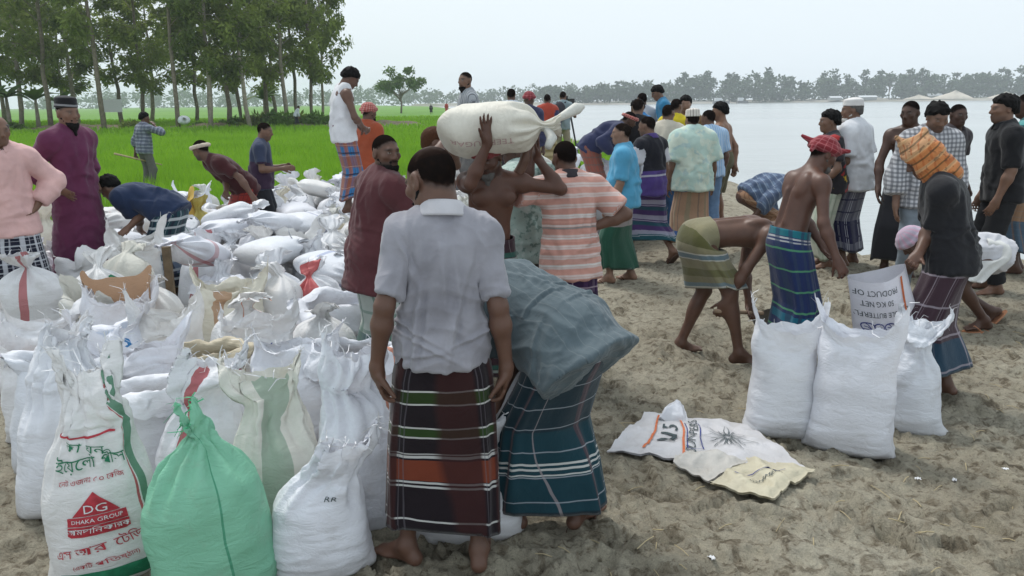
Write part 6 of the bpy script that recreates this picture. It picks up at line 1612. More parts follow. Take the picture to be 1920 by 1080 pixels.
# far off in the fields
add_person(label='tiny person in pale shirt stooping by the bushes under the grove', px=567, Y=59.0, H=1.62, z=0.15, yaw=-60, lean=25, skin=S2, top='long', topmat=cloth_mat('pale_far', (.5, .53, .56), src='pc'), hair='short', bottom=lungi(cloth_mat('lungi_black', (.02, .02, .025)), hem=.3))
add_person(label='distant person in red standing on the field edge near the lone tree', px=843, Y=120.0, H=1.62, z=0.2, yaw=10, skin=S2, top='kurta', slv=.9, topmat=cloth_mat('far_red', (.40, .05, .04), src='pc'), hemlen=.5, hang=1.5, hair='short', bottom=pants(plain_mat('far_red_trousers', (.3, .04, .04))))
add_person(label='distant dark-clothed person in the rice left of the one in red', px=815, Y=125.0, H=1.6, z=0.1, yaw=10, lean=40, skin=S2, top='long', topmat=cloth_mat('black_tee', (.014, .013, .015), src='pc'), hair='short', bottom=lungi(cloth_mat('lungi_black', (.02, .02, .025)), hem=.3))

# ------------------------------------------------------------------ what they wear or hold beyond clothes
q = HOODMAN['q']; s = q.s
hA = q.HA; hc = q.head
hp = lambda x, y, z: hc + (hA[0] * x + hA[1] * y + hA[2] * z) * s
pr = [ell(hp(0, -.005, .03), np.array([.098, .118, .11]) * s, hA, .03), cone(hp(0, .03, .07), hp(0, .075, .185), .07 * s, .018 * s, .03), cone(hp(0, -.03, .10), hp(0, -.075, .155), .06 * s, .02 * s, .03),
      cone(hp(0, -.03, -.03), q.nb + q.B1[2] * .02 - q.B1[1] * .03, .10 * s, .105 * s, .03), cone(hp(-.06, .03, -.04), hp(-.06, .03, -.11), .05 * s, .04 * s, .03), cone(hp(.06, .03, -.04), hp(.06, .03, -.11), .05 * s, .04 * s, .03),
      sub(ell(hp(0, .125, -.03), np.array([.06, .07, .085]) * s, hA, .02))]
V, Q = sdf_mesh(pr, .0065)
V = V + vnormals(V, Q) * (.010 * np.clip(.5 - 1.7 * np.abs(noise3(((V - hc) @ hA.T) * np.array([9, 9, 22.]), 3)), -.4, 1))[:, None]
L_ = (V - hc) @ hA.T
hood = cloth_mat('orange_hood', (.50, .19, .065), src='pc', vs=[(.045, .010, 0, (.05, .045, .02), .7), (.09, .02, .02, (.60, .36, .18), .6)], us=[(.05, .012, 0, (.38, .10, .03), .6)], print_=[(30, .58, .62, (.06, .03, .02), .5)], bands=[(.06, .3, (.52, .31, .17), .8)])
link('hood', mk_mesh('hood', V, Q, attrs={'pc': np.stack([L_[:, 0] + L_[:, 1], L_[:, 2] + .25 * L_[:, 1], L_[:, 1]], -1)}), hood, HOODMAN['root'])
# white strap over the bare shoulder
q = STRAPMAN['q']; mb = MB()
mb.tube([q.chest - q.B1[0] * .1 * q.s + q.B1[1] * .11 * q.s - q.B1[2] * .1, q.chest - q.B1[0] * .09 * q.s + q.B1[1] * .115 * q.s + q.B1[2] * .1, q.nb - q.B1[0] * .09 * q.s + q.B1[1] * .05 * q.s, q.nb - q.B1[0] * .09 * q.s - q.B1[1] * .05 * q.s], .012, 6)
link('strap', mb.mesh('strap'), plain_mat('white_knit', (.68, .66, .64), .9), STRAPMAN['root'])
# backpack
q = CAMMAN['q']; mb = MB()
Bq = q.B1; c = q.chest - Bq[1] * .19 * q.s - Bq[2] * .05
pr = [ell(c, np.array([.15, .085, .24]) * q.s, Bq, .03), ell(c - Bq[2] * .09 - Bq[1] * .06, np.array([.11, .05, .12]) * q.s, Bq, .02)]
V, Q = sdf_mesh(pr, .02)
bp_o = empty('backpack', CAMMAN['base'] + np.array([0, 0, 0]), 'dark grey backpack worn by the cameraman', 'backpack')
link('bag', mk_mesh('bag', V, Q), plain_mat('backpack_cloth', (.035, .033, .042), .8), bp_o)
for sg in (-1, 1):
    mb = MB(); mb.tube([q.nb + Bq[0] * sg * .09 - Bq[1] * .10, q.nb + Bq[0] * sg * .10 + Bq[2] * .03, q.nb + Bq[0] * sg * .10 + Bq[1] * .10 - Bq[2] * .05, q.waist + Bq[0] * sg * .12 + Bq[1] * .11], .018, 5)
    link('shoulder_strap', mb.mesh('shoulder_strap'), plain_mat('backpack_cloth', (.035, .033, .042), .8), bp_o)
# tripod with video camera
hd_ = at(1068, 196, 18.1); tb = np.array([hd_[0], hd_[1], 0.15])
tr = empty('camera_tripod', tb, 'black video camera on a tripod beside the cameraman', 'tripod')
BLK = plain_mat('black_metal', (.015, .016, .018), .45, .4)
for k, (dx, dy) in enumerate(((.28, -.1), (-.22, -.2), (-.05, .35))):
    mb = MB(); mb.tube([hd_ - tb - [0, 0, .12], np.array([dx, dy, .0])], [.022, .016], 6); link('leg', mb.mesh('leg'), BLK, tr)
mb = MB(); mb.tube([hd_ - tb - [0, 0, .30], hd_ - tb - [0, 0, .02]], .03, 8); link('column', mb.mesh('column'), BLK, tr)
mb = MB(); mb.box(hd_ - tb + [0, .02, .06], (.12, .30, .13), .3); mb.tube([hd_ - tb + [.03, .16, .07], hd_ - tb + [-.02, .30, .07]], [.05, .06], 8); mb.box(hd_ - tb + [-.1, -.05, .15], (.10, .05, .07), .3); link('video_camera', mb.mesh('video_camera', smooth=False), BLK, tr)
# the boy's stick
b_ = [p for p in PEOPLE if p['label'].startswith('boy in grey')][0]; wr_ = b_['q'].wr['L'] + b_['base']
mb = MB(); e0 = at(214, 288, 16.6); e1 = at(304, 309, 17.2); mb.tube([e0, (e0 * .45 + e1 * .55) + [0, 0, .0], e1], [.022, .018, .012], 7)
tag(link('stick', mb.mesh('stick'), plain_mat('pale_wood', (.42, .33, .19), .8)), 'long pale stick held by the boy at the rice edge', 'stick')
# the shovel
q = SHOVELMAN['q']; w0 = q.wr['R'] + q.hd['R'] * .08 + SHOVELMAN['base']; w1 = q.wr['L'] + q.hd['L'] * .08 + SHOVELMAN['base']
sh_ = empty('shovel', (0, 0, 0), 'short wooden-handled shovel held by the bent shirtless man', 'shovel')
mb = MB(); d_ = nrm(w1 - w0); mb.tube([w0 - d_ * .06, w0 * .5 + w1 * .5, w1 + d_ * .12], .014, 8); link('handle', mb.mesh('handle'), plain_mat('worn_wood', (.30, .21, .14), .75), sh_)
bl = w1 + d_ * .12; dd = nrm(d_ * .5 + np.array([.1, .1, -.9])); sd = nrm(np.cross(dd, [0, 1, .1])); n = np.cross(sd, dd); V = []
for t in np.linspace(0, 1, 6):
    for u in np.linspace(-1, 1, 5): V.append(bl + dd * t * .24 + sd * u * .085 * (1 - .55 * t ** 3) + n * (.022 * (1 - u * u) + .004))
V = np.array(V); V2 = np.concatenate([V, V - n * .004]); F = grid_faces(5, 6); link('blade', mk_mesh('blade', V2, [F, F[:, ::-1] + 30]), plain_mat('worn_steel', (.14, .13, .12), .5, .5), sh_)
# ------------------------------------------------------------------ the sacks
WHITE = (0.78, 0.79, 0.82)
SM_WHITE = sack_mat('white', WHITE)
SM_CREAM = sack_mat('cream', (0.70, 0.66, 0.55))
SM_STRIPE = sack_mat('red_edge', WHITE, stripes=[(.70, .735, (.45, .06, .07), .8), (.19, .22, (.45, .06, .07), .8)])
SM_ORANGE = sack_mat('orange_line', WHITE, stripes=[(.655, .67, (.55, .16, .06), .85), (.86, .875, (.55, .16, .06), .85)])
SM_BLUE = sack_mat('blue_print', WHITE, stripes=[(.60, .66, (.05, .09, .35), .5)], lines=[(.20, .24, (.05, .12, .4), .45)])
SM_GREENP = sack_mat('green_print', WHITE, stripes=[(.57, .62, (.03, .25, .12), .6), (.88, .9, (.03, .25, .12), .7)])
SM_REDP = sack_mat('red_print', WHITE, lines=[(.25, .32, (.45, .05, .05), .45)], stripes=[(.82, .86, (.45, .05, .05), .6)])
SM_YELLOW = sack_mat('yellow', (0.62, 0.42, 0.09), trans=.1)
SM_GREEN = sack_mat('green', (0.27, 0.60, 0.41), dirt=.35, trans=.22, stripes=[(.775, .781, (.05, .30, .17), .8)])
SM_RED = sack_mat('red_side', WHITE, stripes=[(.58, .80, (.50, .06, .06), .92)])
SM_BLACK = sack_mat('black', (0.02, 0.02, 0.022), trans=0)
SM_KRAFT = sack_mat('kraft', (0.50, 0.31, 0.19), trans=.05, dirt=.15, rough=.75)
SM_BEIGE = sack_mat('beige', (0.52, 0.45, 0.32), trans=.05)
SM_BLUEIN = sack_mat('blue_inner', (0.03, 0.20, 0.46), trans=.2, dirt=.05)
SM_OFF = sack_mat('offwhite', (0.66, 0.655, 0.60))
INK_RED = plain_mat('ink_red', (.42, .035, .05), .55, .3, .3, 40)
INK_GREEN = plain_mat('ink_green', (.018, .17, .085), .55, .3, .3, 40)
INK_BLUE = plain_mat('ink_blue', (.03, .045, .20), .55, .3, .3, 40)
INK_DARK = plain_mat('ink_dark', (.05, .07, .075), .55, .3, .3, 40)
INK_WHITE = plain_mat('ink_white', (.70, .70, .72), .55, .3, .1, 40)
INK_ORANGE = plain_mat('ink_orange', (.52, .14, .05), .55, .3, .2, 40)
INK_FADE = plain_mat('ink_faded_red', (.52, .36, .34), .55, .3, .2, 40)
SANDFILL = plain_mat('sand_fill', (.20, .17, .13), .95, .1, .25, 30, .6)
THREAD = plain_mat('thread_white', (.75, .75, .76), .6, .2, .05)

def put_sack(name, geo, mat, x, y, z=0.0, rz=0.0, tilt=(0, 0), label='', group=None, me=None, threads=0, fill=None, threadm=None, ln=.05):
    root = link(name, me or sack_mesh(geo, name), mat, None, (x, y, z), (tilt[0], tilt[1], rz))
    tag(root, label, 'sack', group)
    if threads: link('frayed_threads', sack_threads(geo, int(abs(x * 100)), threads, ln), threadm or THREAD, root)['kind'] = 'stuff'
    if fill: link('sand_fill', sack_fill(geo, fill), SANDFILL, root)
    return root
HERO = []          # footprints already taken (x, y, r)
def hero(seed, px, Y, W, D, H, kind, label, mat=None, face=0.0, tilt=(0, 0), z=None, threads=36, fill=None, name='filled_sack', nu=88, nv=70, **kw):
    """wide face towards the camera, turned by `face` degrees"""
    g = sack_geo(seed, W, D, H, kind, nu, nv, **kw)
    p = [px2x(px, Y, .3)]; rz = math.atan2(-p[0], Y) * 1.0 + R(face)
    zz = (gz(p[0], Y) - 0.012) if z is None else z
    o = put_sack(name, g, mat or SM_WHITE, p[0], Y, zz, rz, tilt, label, None, None, threads, fill)
    HERO.append((p[0], Y, max(W, D) * .46))
    return g, o
FRONT = 1.5 * math.pi      # the angle on the sack that looks back at the camera
# --- front row
g, o = hero(3, 190, 2.86, .40, .30, .66, 'slack', 'tall white sack printed in green and red with a red triangle emblem, front left corner', mat=sack_mat('dhaka', WHITE, stripes=[(.868, .900, (.02, .20, .10), .85), (.852, .862, (.45, .05, .06), .9)], dirt=.15), threads=70, nu=112, nv=90, flop=(.02, .02), wr=.6)
def bn(txt, size, dx, z, ink, rot=0.0, squash=1.0, lift=.0045):
    V2, T = text_flat(txt, size)
    if not len(T): return
    c, s_ = math.cos(rot), math.sin(rot); V2 = V2 @ np.array([[c, s_], [-s_, c]]) * np.array([squash, 1.0])
    lo_ = V2[T][:, :, 0].min(1); hi_ = V2[T][:, :, 0].max(1); od = np.argsort(lo_); end = -9; cuts = []
    for t_ in od:                                           # one piece of print for each word
        if lo_[t_] > end + .10 * size: cuts.append([])
        cuts[-1].append(t_); end = max(end, hi_[t_])
    for c_ in cuts: print_on_sack(g, o, (V2 + np.array([dx, 0]), T[c_]), ink, FRONT, z, lift)
bn('কা  য়ন', .050, -.04, .565, INK_GREEN, -.25)
bn('ইেয়েলা পীস', .056, -.03, .510, INK_GREEN, .05)
bn('েনট ওজনঃ ৫০ েকিজ', .027, -.03, .450, INK_RED, .04)
bn('আমদািনকারক', .030, -.02, .266, INK_WHITE, -.02, 1.0, .0075)
bn('এস আর েটিডং', .047, -.02, .190, INK_RED, .12)
bn('(একিট পিতষ্ঠান)', .024, -.01, .130, INK_RED, .1)
def art(V2T, ink, dx, z, lift=.0045): print_on_sack(g, o, (V2T[0] + np.array([dx, 0]), V2T[1]), ink, FRONT, z, lift, 'emblem')
art(poly_flat([(-.070, -.038), (.070, -.038), (0, .048)]), INK_RED, -.02, .362)
art(poly_flat([(-.088, -.018), (.088, -.018), (.088, .016), (-.088, .016)]), INK_RED, -.02, .305)
art(poly_flat([(-.088, -.014), (-.075, -.022), (.075, -.022), (.09, -.014), (.09, .018), (-.088, .018)]), INK_RED, -.02, .266)
def bn2(txt, size, dx, z, ink): 
    V2, T = text_flat(txt, size); print_on_sack(g, o, (V2 + np.array([dx, 0]), T), ink, FRONT, z, .0075)
bn2('DG', .046, -.02, .348, INK_WHITE); bn2('DHAKA GROUP', .0205, -.02, .305, INK_WHITE)
art(line_flat(np.stack([np.linspace(-.17, .10, 9), np.linspace(0, .006, 9)], -1), .012), INK_RED, -.02, .615)
art(poly_flat([(-.16, -.03), (.16, -.03), (.16, .028), (-.16, .022)]), INK_GREEN, 0, .070)

g, o = hero(8, 392, 2.72, .43, .33, .60, 'peak', 'bright green translucent sack tied at the top, front row', mat=SM_GREEN, threads=0, nu=100, nv=80, flop=(-.05, .02), wr=.6)
link('frayed_threads', sack_threads(g, 5, 60, .035), plain_mat('thread_green', (.10, .50, .26), .5), o)['kind'] = 'stuff'
g, o = hero(12, 598, 2.86, .37, .30, .47, 'slack', 'plump white sack in the front row with its torn top folded to the right', flop=(.13, -.09), threads=30, nu=100, nv=80)
V2, T = text_flat('RR', .04); print_on_sack(g, o, (V2, T), INK_DARK, FRONT + .15, .36)
g, o = hero(14, 118, 3.42, .40, .30, .62, 'slack', 'plain white sack leaning behind the printed front sack at far left', face=15, flop=(.08, .05), tilt=(0, .06))
g, o = hero(17, 78, 4.25, .40, .27, .52, 'open', 'white sack with red lettering and red border at the left edge of the pile', mat=SM_STRIPE, face=-12, flop=(.03, 0), fill=.6)
V2, T = text_flat('আমন েবীজ', .055); c, s_ = 0, 1
V2 = V2 @ np.array([[0, -1], [1, 0]]); print_on_sack(g, o, (V2, T), INK_DARK, FRONT - .35, .25); V2, T = text_flat('১৯ েকিজ', .05); print_on_sack(g, o, (V2 @ np.array([[0, -1], [1, 0]]), T), INK_RED, FRONT + .1, .32)
g, o = hero(21, 60, 6.25, .50, .40, .58, 'tied', 'fat knotted white sack with red and green side print at the left edge', mat=SM_STRIPE, flop=(-.05, -.10), threads=12, fill=None)
g, o = hero(22, 190, 6.15, .46, .36, .58, 'tied', 'fat knotted white sack with a small green label', flop=(.05, .06), threads=12)
art2 = poly_flat([(-.025, -.06), (.025, -.06), (.025, .06), (-.025, .06)]); V2 = art2[0] @ np.array([[.9, .4], [-.4, .9]])
print_on_sack(g, o, (V2, art2[1]), INK_GREEN, FRONT + .85, .47, name='label_patch')
g, o = hero(25, 232, 5.25, .44, .30, .50, 'open', 'open white sack with a brown paper liner standing up out of its mouth', flop=(0, -.03), fill=.7)
# the brown liner
n = 30; a = np.linspace(-.12 * math.pi, 1.12 * math.pi, n); rows_ = []
for k, t in enumerate(np.linspace(0, 1, 10)):
    zr = .36 + .36 * t * (.75 + .25 * np.abs(np.cos(a)) ** 1.5) + .02 * np.sin(a * 5) * t
    rows_.append(np.stack([np.cos(a) * (.18 + .035 * t), np.sin(a) * (.10 + .05 * t) + .02, zr], -1))
V = np.concatenate(rows_); V += .012 * np.stack([noise3(V * 9, 1), noise3(V * 9, 2), noise3(V * 9, 3)], -1)
ln_o = link('paper_liner', mk_mesh('paper_liner', V, grid_faces(n, 10)), SM_KRAFT, o); ln_o['label'] = 'crumpled brown paper liner'
g, o = hero(27, 215, 4.62, .42, .30, .50, 'open', 'torn white sack with bright blue plastic showing inside its mouth', threads=50, flop=(-.03, .05), fill=None)
link('blue_lining', sack_fill(sack_geo(27, .40, .27, .50, 'open', 40, 30), .78), SM_BLUEIN, o)
g, o = hero(29, 318, 4.85, .44, .32, .52, 'open', 'open white sack with slack grey mouth right of the blue-lined one', fill=.55, threads=30, flop=(.0, -.04))
g, o = hero(31, 432, 5.5, .48, .32, .56, 'open', 'wide cream sack with brown printed strip and sagging mouth', mat=sack_mat('cream_brown', (.72, .70, .62), stripes=[(.69, .735, (.42, .23, .12), .8)]), fill=.5, flop=(.03, .05))
g, o = hero(33, 405, 4.15, .34, .27, .50, 'folded', 'beige sack with red block and green leaf mark between white ones', mat=SM_BEIGE, fill=.75)
V2, T = poly_flat([(-.03, -.035), (.03, -.035), (.03, .035), (-.03, .035)]); print_on_sack(g, o, (V2, T), INK_RED, FRONT + .75, .40, name='label_patch')
V2, T = poly_flat([(-.05, -.01), (0, -.03), (.05, 0), (.02, .03), (-.02, .02)]); print_on_sack(g, o, (V2, T), INK_GREEN, FRONT - .35, .41, name='leaf_mark')
V2, T = text_flat('727', .06); print_on_sack(g, o, (V2 @ np.array([[0, -1], [1, 0]]), T), INK_WHITE, FRONT + .75, .40, .006)
hero(35, 258, 3.95, .42, .30, .56, 'open', 'open white sack with smooth side below the blue-lined one', fill=.55, flop=(.05, 0), threads=24)
hero(37, 392, 3.38, .44, .32, .58, 'slack', 'white sack with red strip, crumpled top, right behind the green sack', mat=sack_mat('red_strip', WHITE, stripes=[(.64, .675, (.45, .05, .06), .85)]), flop=(.06, .05), threads=44)
g, o = hero(39, 520, 3.18, .40, .30, .56, 'slack', 'cream-topped white sack with faded green patch between the front sacks', mat=sack_mat('cream_green', (.72, .71, .64), stripes=[(.70, .80, (.16, .30, .20), .6)]), flop=(-.03, .08), threads=44)
hero(41, 675, 3.22, .40, .30, .60, 'slack', 'tall plain white sack standing right against the foreground man', flop=(-.02, .04), threads=30)
hero(43, 872, 3.14, .44, .30, .56, 'open', 'white sack between the two men in the foreground', flop=(.04, 0), threads=40, fill=.6)
g, o = hero(45, 560, 4.05, .44, .32, .54, 'open', 'white sack with smudged black print in the middle of the near rows', fill=.5, flop=(0, .05))
V2, T = text_flat('৫৫৬', .07); print_on_sack(g, o, (V2, T), INK_DARK, FRONT - .3, .33)
hero(47, 665, 4.1, .44, .32, .52, 'folded', 'white sack with orange seam folded over by the foreground man\'s arm', mat=SM_ORANGE, fill=.7)
hero(49, 300, 3.55, .38, .29, .52, 'folded', 'white sack with folded-down rim behind the lettered front sack', fill=.8)
g, o = hero(51, 485, 4.55, .42, .3, .52, 'open', 'white sack with blue numerals peeping out of its mouth', fill=.55, mat=SM_WHITE, threads=30)
V2, T = text_flat('9W', .10); print_on_sack(g, o, (V2, T), INK_BLUE, FRONT - .1, .42)
hero(53, 615, 6.0, .42, .36, .56, 'tied', 'knotted sack with a broad red side among white ones', mat=SM_RED, flop=(.04, .06), tilt=(0, -.22), threads=0)
hero(55, 255, 7.05, .46, .34, .62, 'open', 'open white sack being filled by the youth in navy', flop=(.04, 0), fill=.6)
hero(57, 335, 9.5, .46, .34, .60, 'open', 'orange-yellow sack at the back left of the pile', mat=SM_YELLOW, threads=0, nu=50, nv=40)
hero(58, 375, 9.6, .40, .32, .56, 'tied', 'paler yellow sack beside the orange-yellow one', mat=sack_mat('pale_yellow', (.58, .50, .14)), threads=0, nu=50, nv=40)
hero(59, 92, 8.4, .48, .38, .62, 'tied', 'creased cream sack behind the man in pink', mat=SM_CREAM, threads=0, nu=50, nv=40)
hero(60, 365, 8.0, .42, .3, .44, 'lying', 'black plastic sack squashed among the white ones', mat=SM_BLACK, threads=0, nu=50, nv=40, tilt=(1.35, 0), z=.36)
hero(61, 1010, 6.6, .44, .34, .58, 'tied', 'white sack standing behind the mint-shirted man', nu=50, nv=40)

# --- the mass of the pile: knotted and open sacks set side by side
PILE_POLY = [(3.0, -2.05, -.30), (3.6, -2.35, -.35), (4.5, -2.75, -.45), (5.5, -3.3, -.55), (6.5, -4.1, -.45), (7.5, -5.2, -.10), (8.5, -5.4, .15), (9.5, -5.2, .75), (10.5, -4.9, 1.15), (11.5, -4.6, 1.35), (12.5, -4.1, 1.3), (13.6, -3.7, .6)]
PY = np.array(PILE_POLY)
rs = np.random.default_rng(5)
LIB = {}
for k in range(9): LIB[('tied', k)] = (sack_geo(200 + k, .46, .36, .46 + .025 * (k % 4), 'tied', 44, 34, flop=tuple(rs.normal(0, .07, 2)), crumple=1.2), None)
for k in range(8): LIB[('open', k)] = (sack_geo(230 + k, .45, .34, .46 + .02 * (k % 4), ('open', 'folded', 'slack')[k % 3], 44, 34, flop=tuple(rs.normal(0, .06, 2)), crumple=1.35), None)
for k in range(7): LIB[('lying', k)] = (sack_geo(260 + k, .42, .22, .58, 'lying', 40, 32, corner=.02), None)
for k in LIB: LIB[k] = (LIB[k][0], sack_mesh(LIB[k][0], 'filled_sack'), sack_fill(LIB[k][0], .6) if k[0] == 'open' else None)
MATS = [SM_WHITE] * 12 + [SM_OFF, SM_OFF, SM_CREAM, SM_STRIPE, SM_ORANGE, SM_BLUE, SM_GREENP, SM_REDP]
_cache = {}
def lib_mesh(kind, k, mat):
    key = (kind, k, mat.name)
    if key not in _cache:
        me = LIB[(kind, k)][1].copy(); me.materials.clear(); me.materials.append(mat); _cache[key] = me
    return _cache[key]
standers = [(p['base'][0], p['base'][1]) for p in PEOPLE if p['base'][2] < .3]
YOUTH = [p['base'] for p in PEOPLE if 'youth in navy' in p['label']][0]
def lab(kind, x, y):
    zone = 'near' if y < 5.2 else ('middle' if y < 8.6 else 'far')
    side = ('left' if x < np.interp(y, PY[:, 0], (PY[:, 1] * .62 + PY[:, 2] * .38)) else 'right')
    return {'tied': 'knotted white sack packed upright', 'open': 'white sack with loose open top packed upright', 'lying': 'white sack thrown flat on top'}[kind] + f' in the {zone} {side} part of the pile', f'{kind} sacks in the {zone} {side} part of the pile'
n_pile = 0
y = 3.35; row = 0
while y < 13.5:
    x0, x1 = np.interp(y, PY[:, 0], PY[:, 1]), np.interp(y, PY[:, 0], PY[:, 2])
    stp = .44 if y < 9 else .50
    for x in np.arange(x0 + (.2 if row % 2 else 0), x1, stp):
        xx, yy = x + rs.normal(0, .05), y + rs.normal(0, .05)
        if any((xx - hx) ** 2 + (yy - hy) ** 2 < (hr + .17) ** 2 for hx, hy, hr in HERO): continue
        if any((xx - hx) ** 2 + (yy - hy) ** 2 < .30 ** 2 for hx, hy in standers): continue
        if abs(xx * 7.4 / yy - YOUTH[0]) < .26 and 5.9 < yy < 7.6: continue
        kind = 'open' if rs.random() < (.62 if y < 5.6 else (.30 if y < 8 else .16)) else 'tied'
        k = int(rs.integers(0, 9 if kind == 'tied' else 8)); mat = MATS[int(rs.integers(0, len(MATS)))]
        lb, gr = lab(kind, xx, yy)
        o = put_sack('filled_sack', None, mat, xx, yy, gz(xx, yy) - .01, rs.random() * 6.28, tuple(rs.normal(0, .10, 2)), lb, gr, lib_mesh(kind, k, mat))
        o.scale = (1, 1, .88 + .3 * rs.random())
        if kind == 'open' and yy < 7: link('sand_fill', LIB[(kind, k)][2], SANDFILL, o)
        n_pile += 1
    y += .40 if y < 9 else .46; row += 1
# sacks thrown flat across the tops further back
for i in range(30):
    yy = 6.3 + 7.0 * rs.random() ** .9
    x0, x1 = np.interp(yy, PY[:, 0], PY[:, 1]), np.interp(yy, PY[:, 0], PY[:, 2]); xx = x0 + .2 + (x1 - x0 - .4) * rs.random()
    if any((xx - hx) ** 2 + (yy - hy) ** 2 < .42 ** 2 for hx, hy in standers) or any((xx - hx) ** 2 + (yy - hy) ** 2 < (hr + .1) ** 2 for hx, hy, hr in HERO): continue
    k = int(rs.integers(0, 7)); mat = MATS[int(rs.integers(0, len(MATS)))]; lb, gr = lab('lying', xx, yy)
    put_sack('filled_sack', None, mat, xx, yy, .52 + .06 * rs.random(), rs.random() * 6.28, (math.pi / 2 + rs.normal(0, .18), rs.normal(0, .15)), lb, gr, lib_mesh('lying', k, mat))
    n_pile += 1
# the rear heap behind the man in stripes
for i in range(26):
    yy = 9.6 + 3.2 * rs.random(); xx = .25 + 1.25 * rs.random() + .04 * (yy - 9.6)
    if (xx - .25) > 1.5: continue
    k = int(rs.integers(0, 7)); mat = MATS[int(rs.integers(0, len(MATS)))]
    hz = .50 + .42 * math.exp(-((xx - .75) / .5) ** 2) * rs.random()
    put_sack('filled_sack', None, mat, xx, yy, hz, rs.random() * 6.28, (math.pi / 2 + rs.normal(0, .3), rs.normal(0, .25)), 'white sack heaped up at the rear behind the man in peach stripes', 'sacks of the rear heap', lib_mesh('lying', k, mat))

# --- the sack on the man's head
g = sack_geo(301, .40, .27, .58, 'lying', 80, 64, crumple=.6, corner=.03, wr=.7)
hp_ = at(822, 252, 4.62); tp = at(1000, 236, 4.62)
ax = nrm(tp - hp_); dn = nrm(np.array([0, -.35, -1.0]) - ax * (np.array([0, -.35, -1.0]) @ ax)); M = np.stack([np.cross(dn, ax) * 1.0, dn, ax], 1)
o = link('carried_sack', sack_mesh(g, 'carried_sack'), sack_mat('carried', (.74, .71, .62), dirt=.5), None)
o.matrix_world = Matrix.Translation(hp_) @ Matrix(M.tolist()).to_4x4()
tag(o, 'full cream-white sack with faded red lettering carried on a man\'s head', 'sack')
mb = MB(); Hk = g.H
mb.tube([(-.01, .0, Hk * .99), (.0, .02, Hk * 1.06), (.03, .09, Hk * 1.10), (.07, .15, Hk * 1.05)], [.03, .025, .03, .02], 10)
link('knot', mb.mesh('knot'), SM_OFF, o)
mb = MB(); p0 = np.array([0, 0, Hk * 1.03]); n = 9
mb.tube([p0, p0 + [.0, -.03, .09], p0 + [.0, -.08, .20], p0 + [0, -.09, .24]], [.016, .02, .035, .012], 10); link('tied_end', mb.mesh('tied_end'), SM_OFF, o)
V2, T = text_flat('TEER SUGAR', .062); V2 = V2 @ np.array([[0, -1], [1, 0]]); print_on_sack(g, o, (V2, T), INK_FADE, math.pi * 0 + .9, .25)

# --- the filling crew's sacks
hero(311, 1467, 4.15, .355, .27, .56, 'open', 'left of the three plain white sacks on the sand by the filling crew', face=6, flop=(.0, .0), fill=.62, threads=16, crumple=.5, corner=.04)
hero(312, 1600, 3.95, .40, .29, .60, 'open', 'front middle white sack on the sand with two raised corners', face=-4, flop=(0, 0), fill=.62, threads=12, crumple=.45, corner=.07)
hero(313, 1703, 4.22, .34, .27, .50, 'slack', 'white sack half hidden at the right of the filling crew\'s three', flop=(.04, .02), threads=20, corner=.10)
# the empty one they hold open
tl, tr_ = at(1588, 524, 4.78), at(1697, 502, 4.60); bl, br = at(1618, 722, 4.72), at(1748, 722, 4.55)
n, mrow = 30, 26; rows_ = []
u = np.arange(n) * 2 * math.pi / n
for k, t in enumerate(np.linspace(0, 1, mrow)):
    a_, b_ = tl + (bl - tl) * t, tr_ + (br - tr_) * t; c_ = (a_ + b_) / 2; h_ = (b_ - a_) / 2
    depth = (.11 * (1 - t) ** .7 + .035) * np.array([.15, 1, 0])
    wv = .010 * np.sin(3 * u + 4 * t) + .006 * np.sin(7 * u - 6 * t)
    rows_.append(c_ + np.cos(u)[:, None] * h_ + np.sin(u)[:, None] * depth + wv[:, None] * np.array([.3, -1, .2]) + np.array([0, 0, .02]) * (np.cos(2 * u) * (1 - t))[:, None])
V = np.concatenate(rows_); c0 = (bl + br) / 2
eo = link('empty_sack', mk_mesh('empty_sack', V, grid_faces(n, mrow, True)[:, ::-1]), sack_mat('held', (.70, .70, .74), dirt=.15, trans=.3), None); tag(eo, 'half-empty white sack with blue butterfly print held open by two men', 'sack')
def on_held(V2, lift=.004):    # x right, y up in metres from the middle of the near face
    t = np.clip(.5 - V2[:, 1] / .56, 0, 1); uu = np.clip(V2[:, 0] / .19, -1, 1); ang_ = 2 * math.pi - np.arccos(uu)
    fi = t * (mrow - 1); i0 = np.clip(fi.astype(int), 0, mrow - 2); f = (fi - i0)[:, None]; pj = ang_ / (2 * math.pi) * n; j0 = np.floor(pj).astype(int) % n; fj = (pj - np.floor(pj))[:, None]; A = V.reshape(mrow, n, 3); j1 = (j0 + 1) % n
    P = (A[i0, j0] * (1 - fj) + A[i0, j1] * fj) * (1 - f) + (A[i0 + 1, j0] * (1 - fj) + A[i0 + 1, j1] * fj) * f
    return P + np.array([0, -lift * 1.6, lift * .3])
def held_art(V2T, ink, dx, dy, name='lettering'): link(name, mk_mesh(name, on_held(V2T[0] + np.array([dx, dy])), V2T[1]), ink, eo)
def flip(V2T): return (-V2T[0], V2T[1])
held_art(flip(text_flat('PRODUCT OF', .042)), INK_DARK, -.045, .225); held_art(flip(text_flat('50 KG NET', .040)), INK_DARK, -.055, .170); held_art(flip(text_flat('DOUBLE BUTTERFLY', .037)), INK_DARK, -.03, .112)
held_art(line_flat(np.stack([np.full(12, .125), np.linspace(.27, -.2, 12)], -1), .013), INK_ORANGE, 0, 0, 'stripe')
def wing(sx, sy, sc_):
    t = np.linspace(0, 2 * math.pi, 22); return [(sx * sc_ * (.05 + .05 * math.cos(a) * (1 + .3 * math.sin(a))), sy * sc_ * (.035 + .04 * math.sin(a))) for a in t]
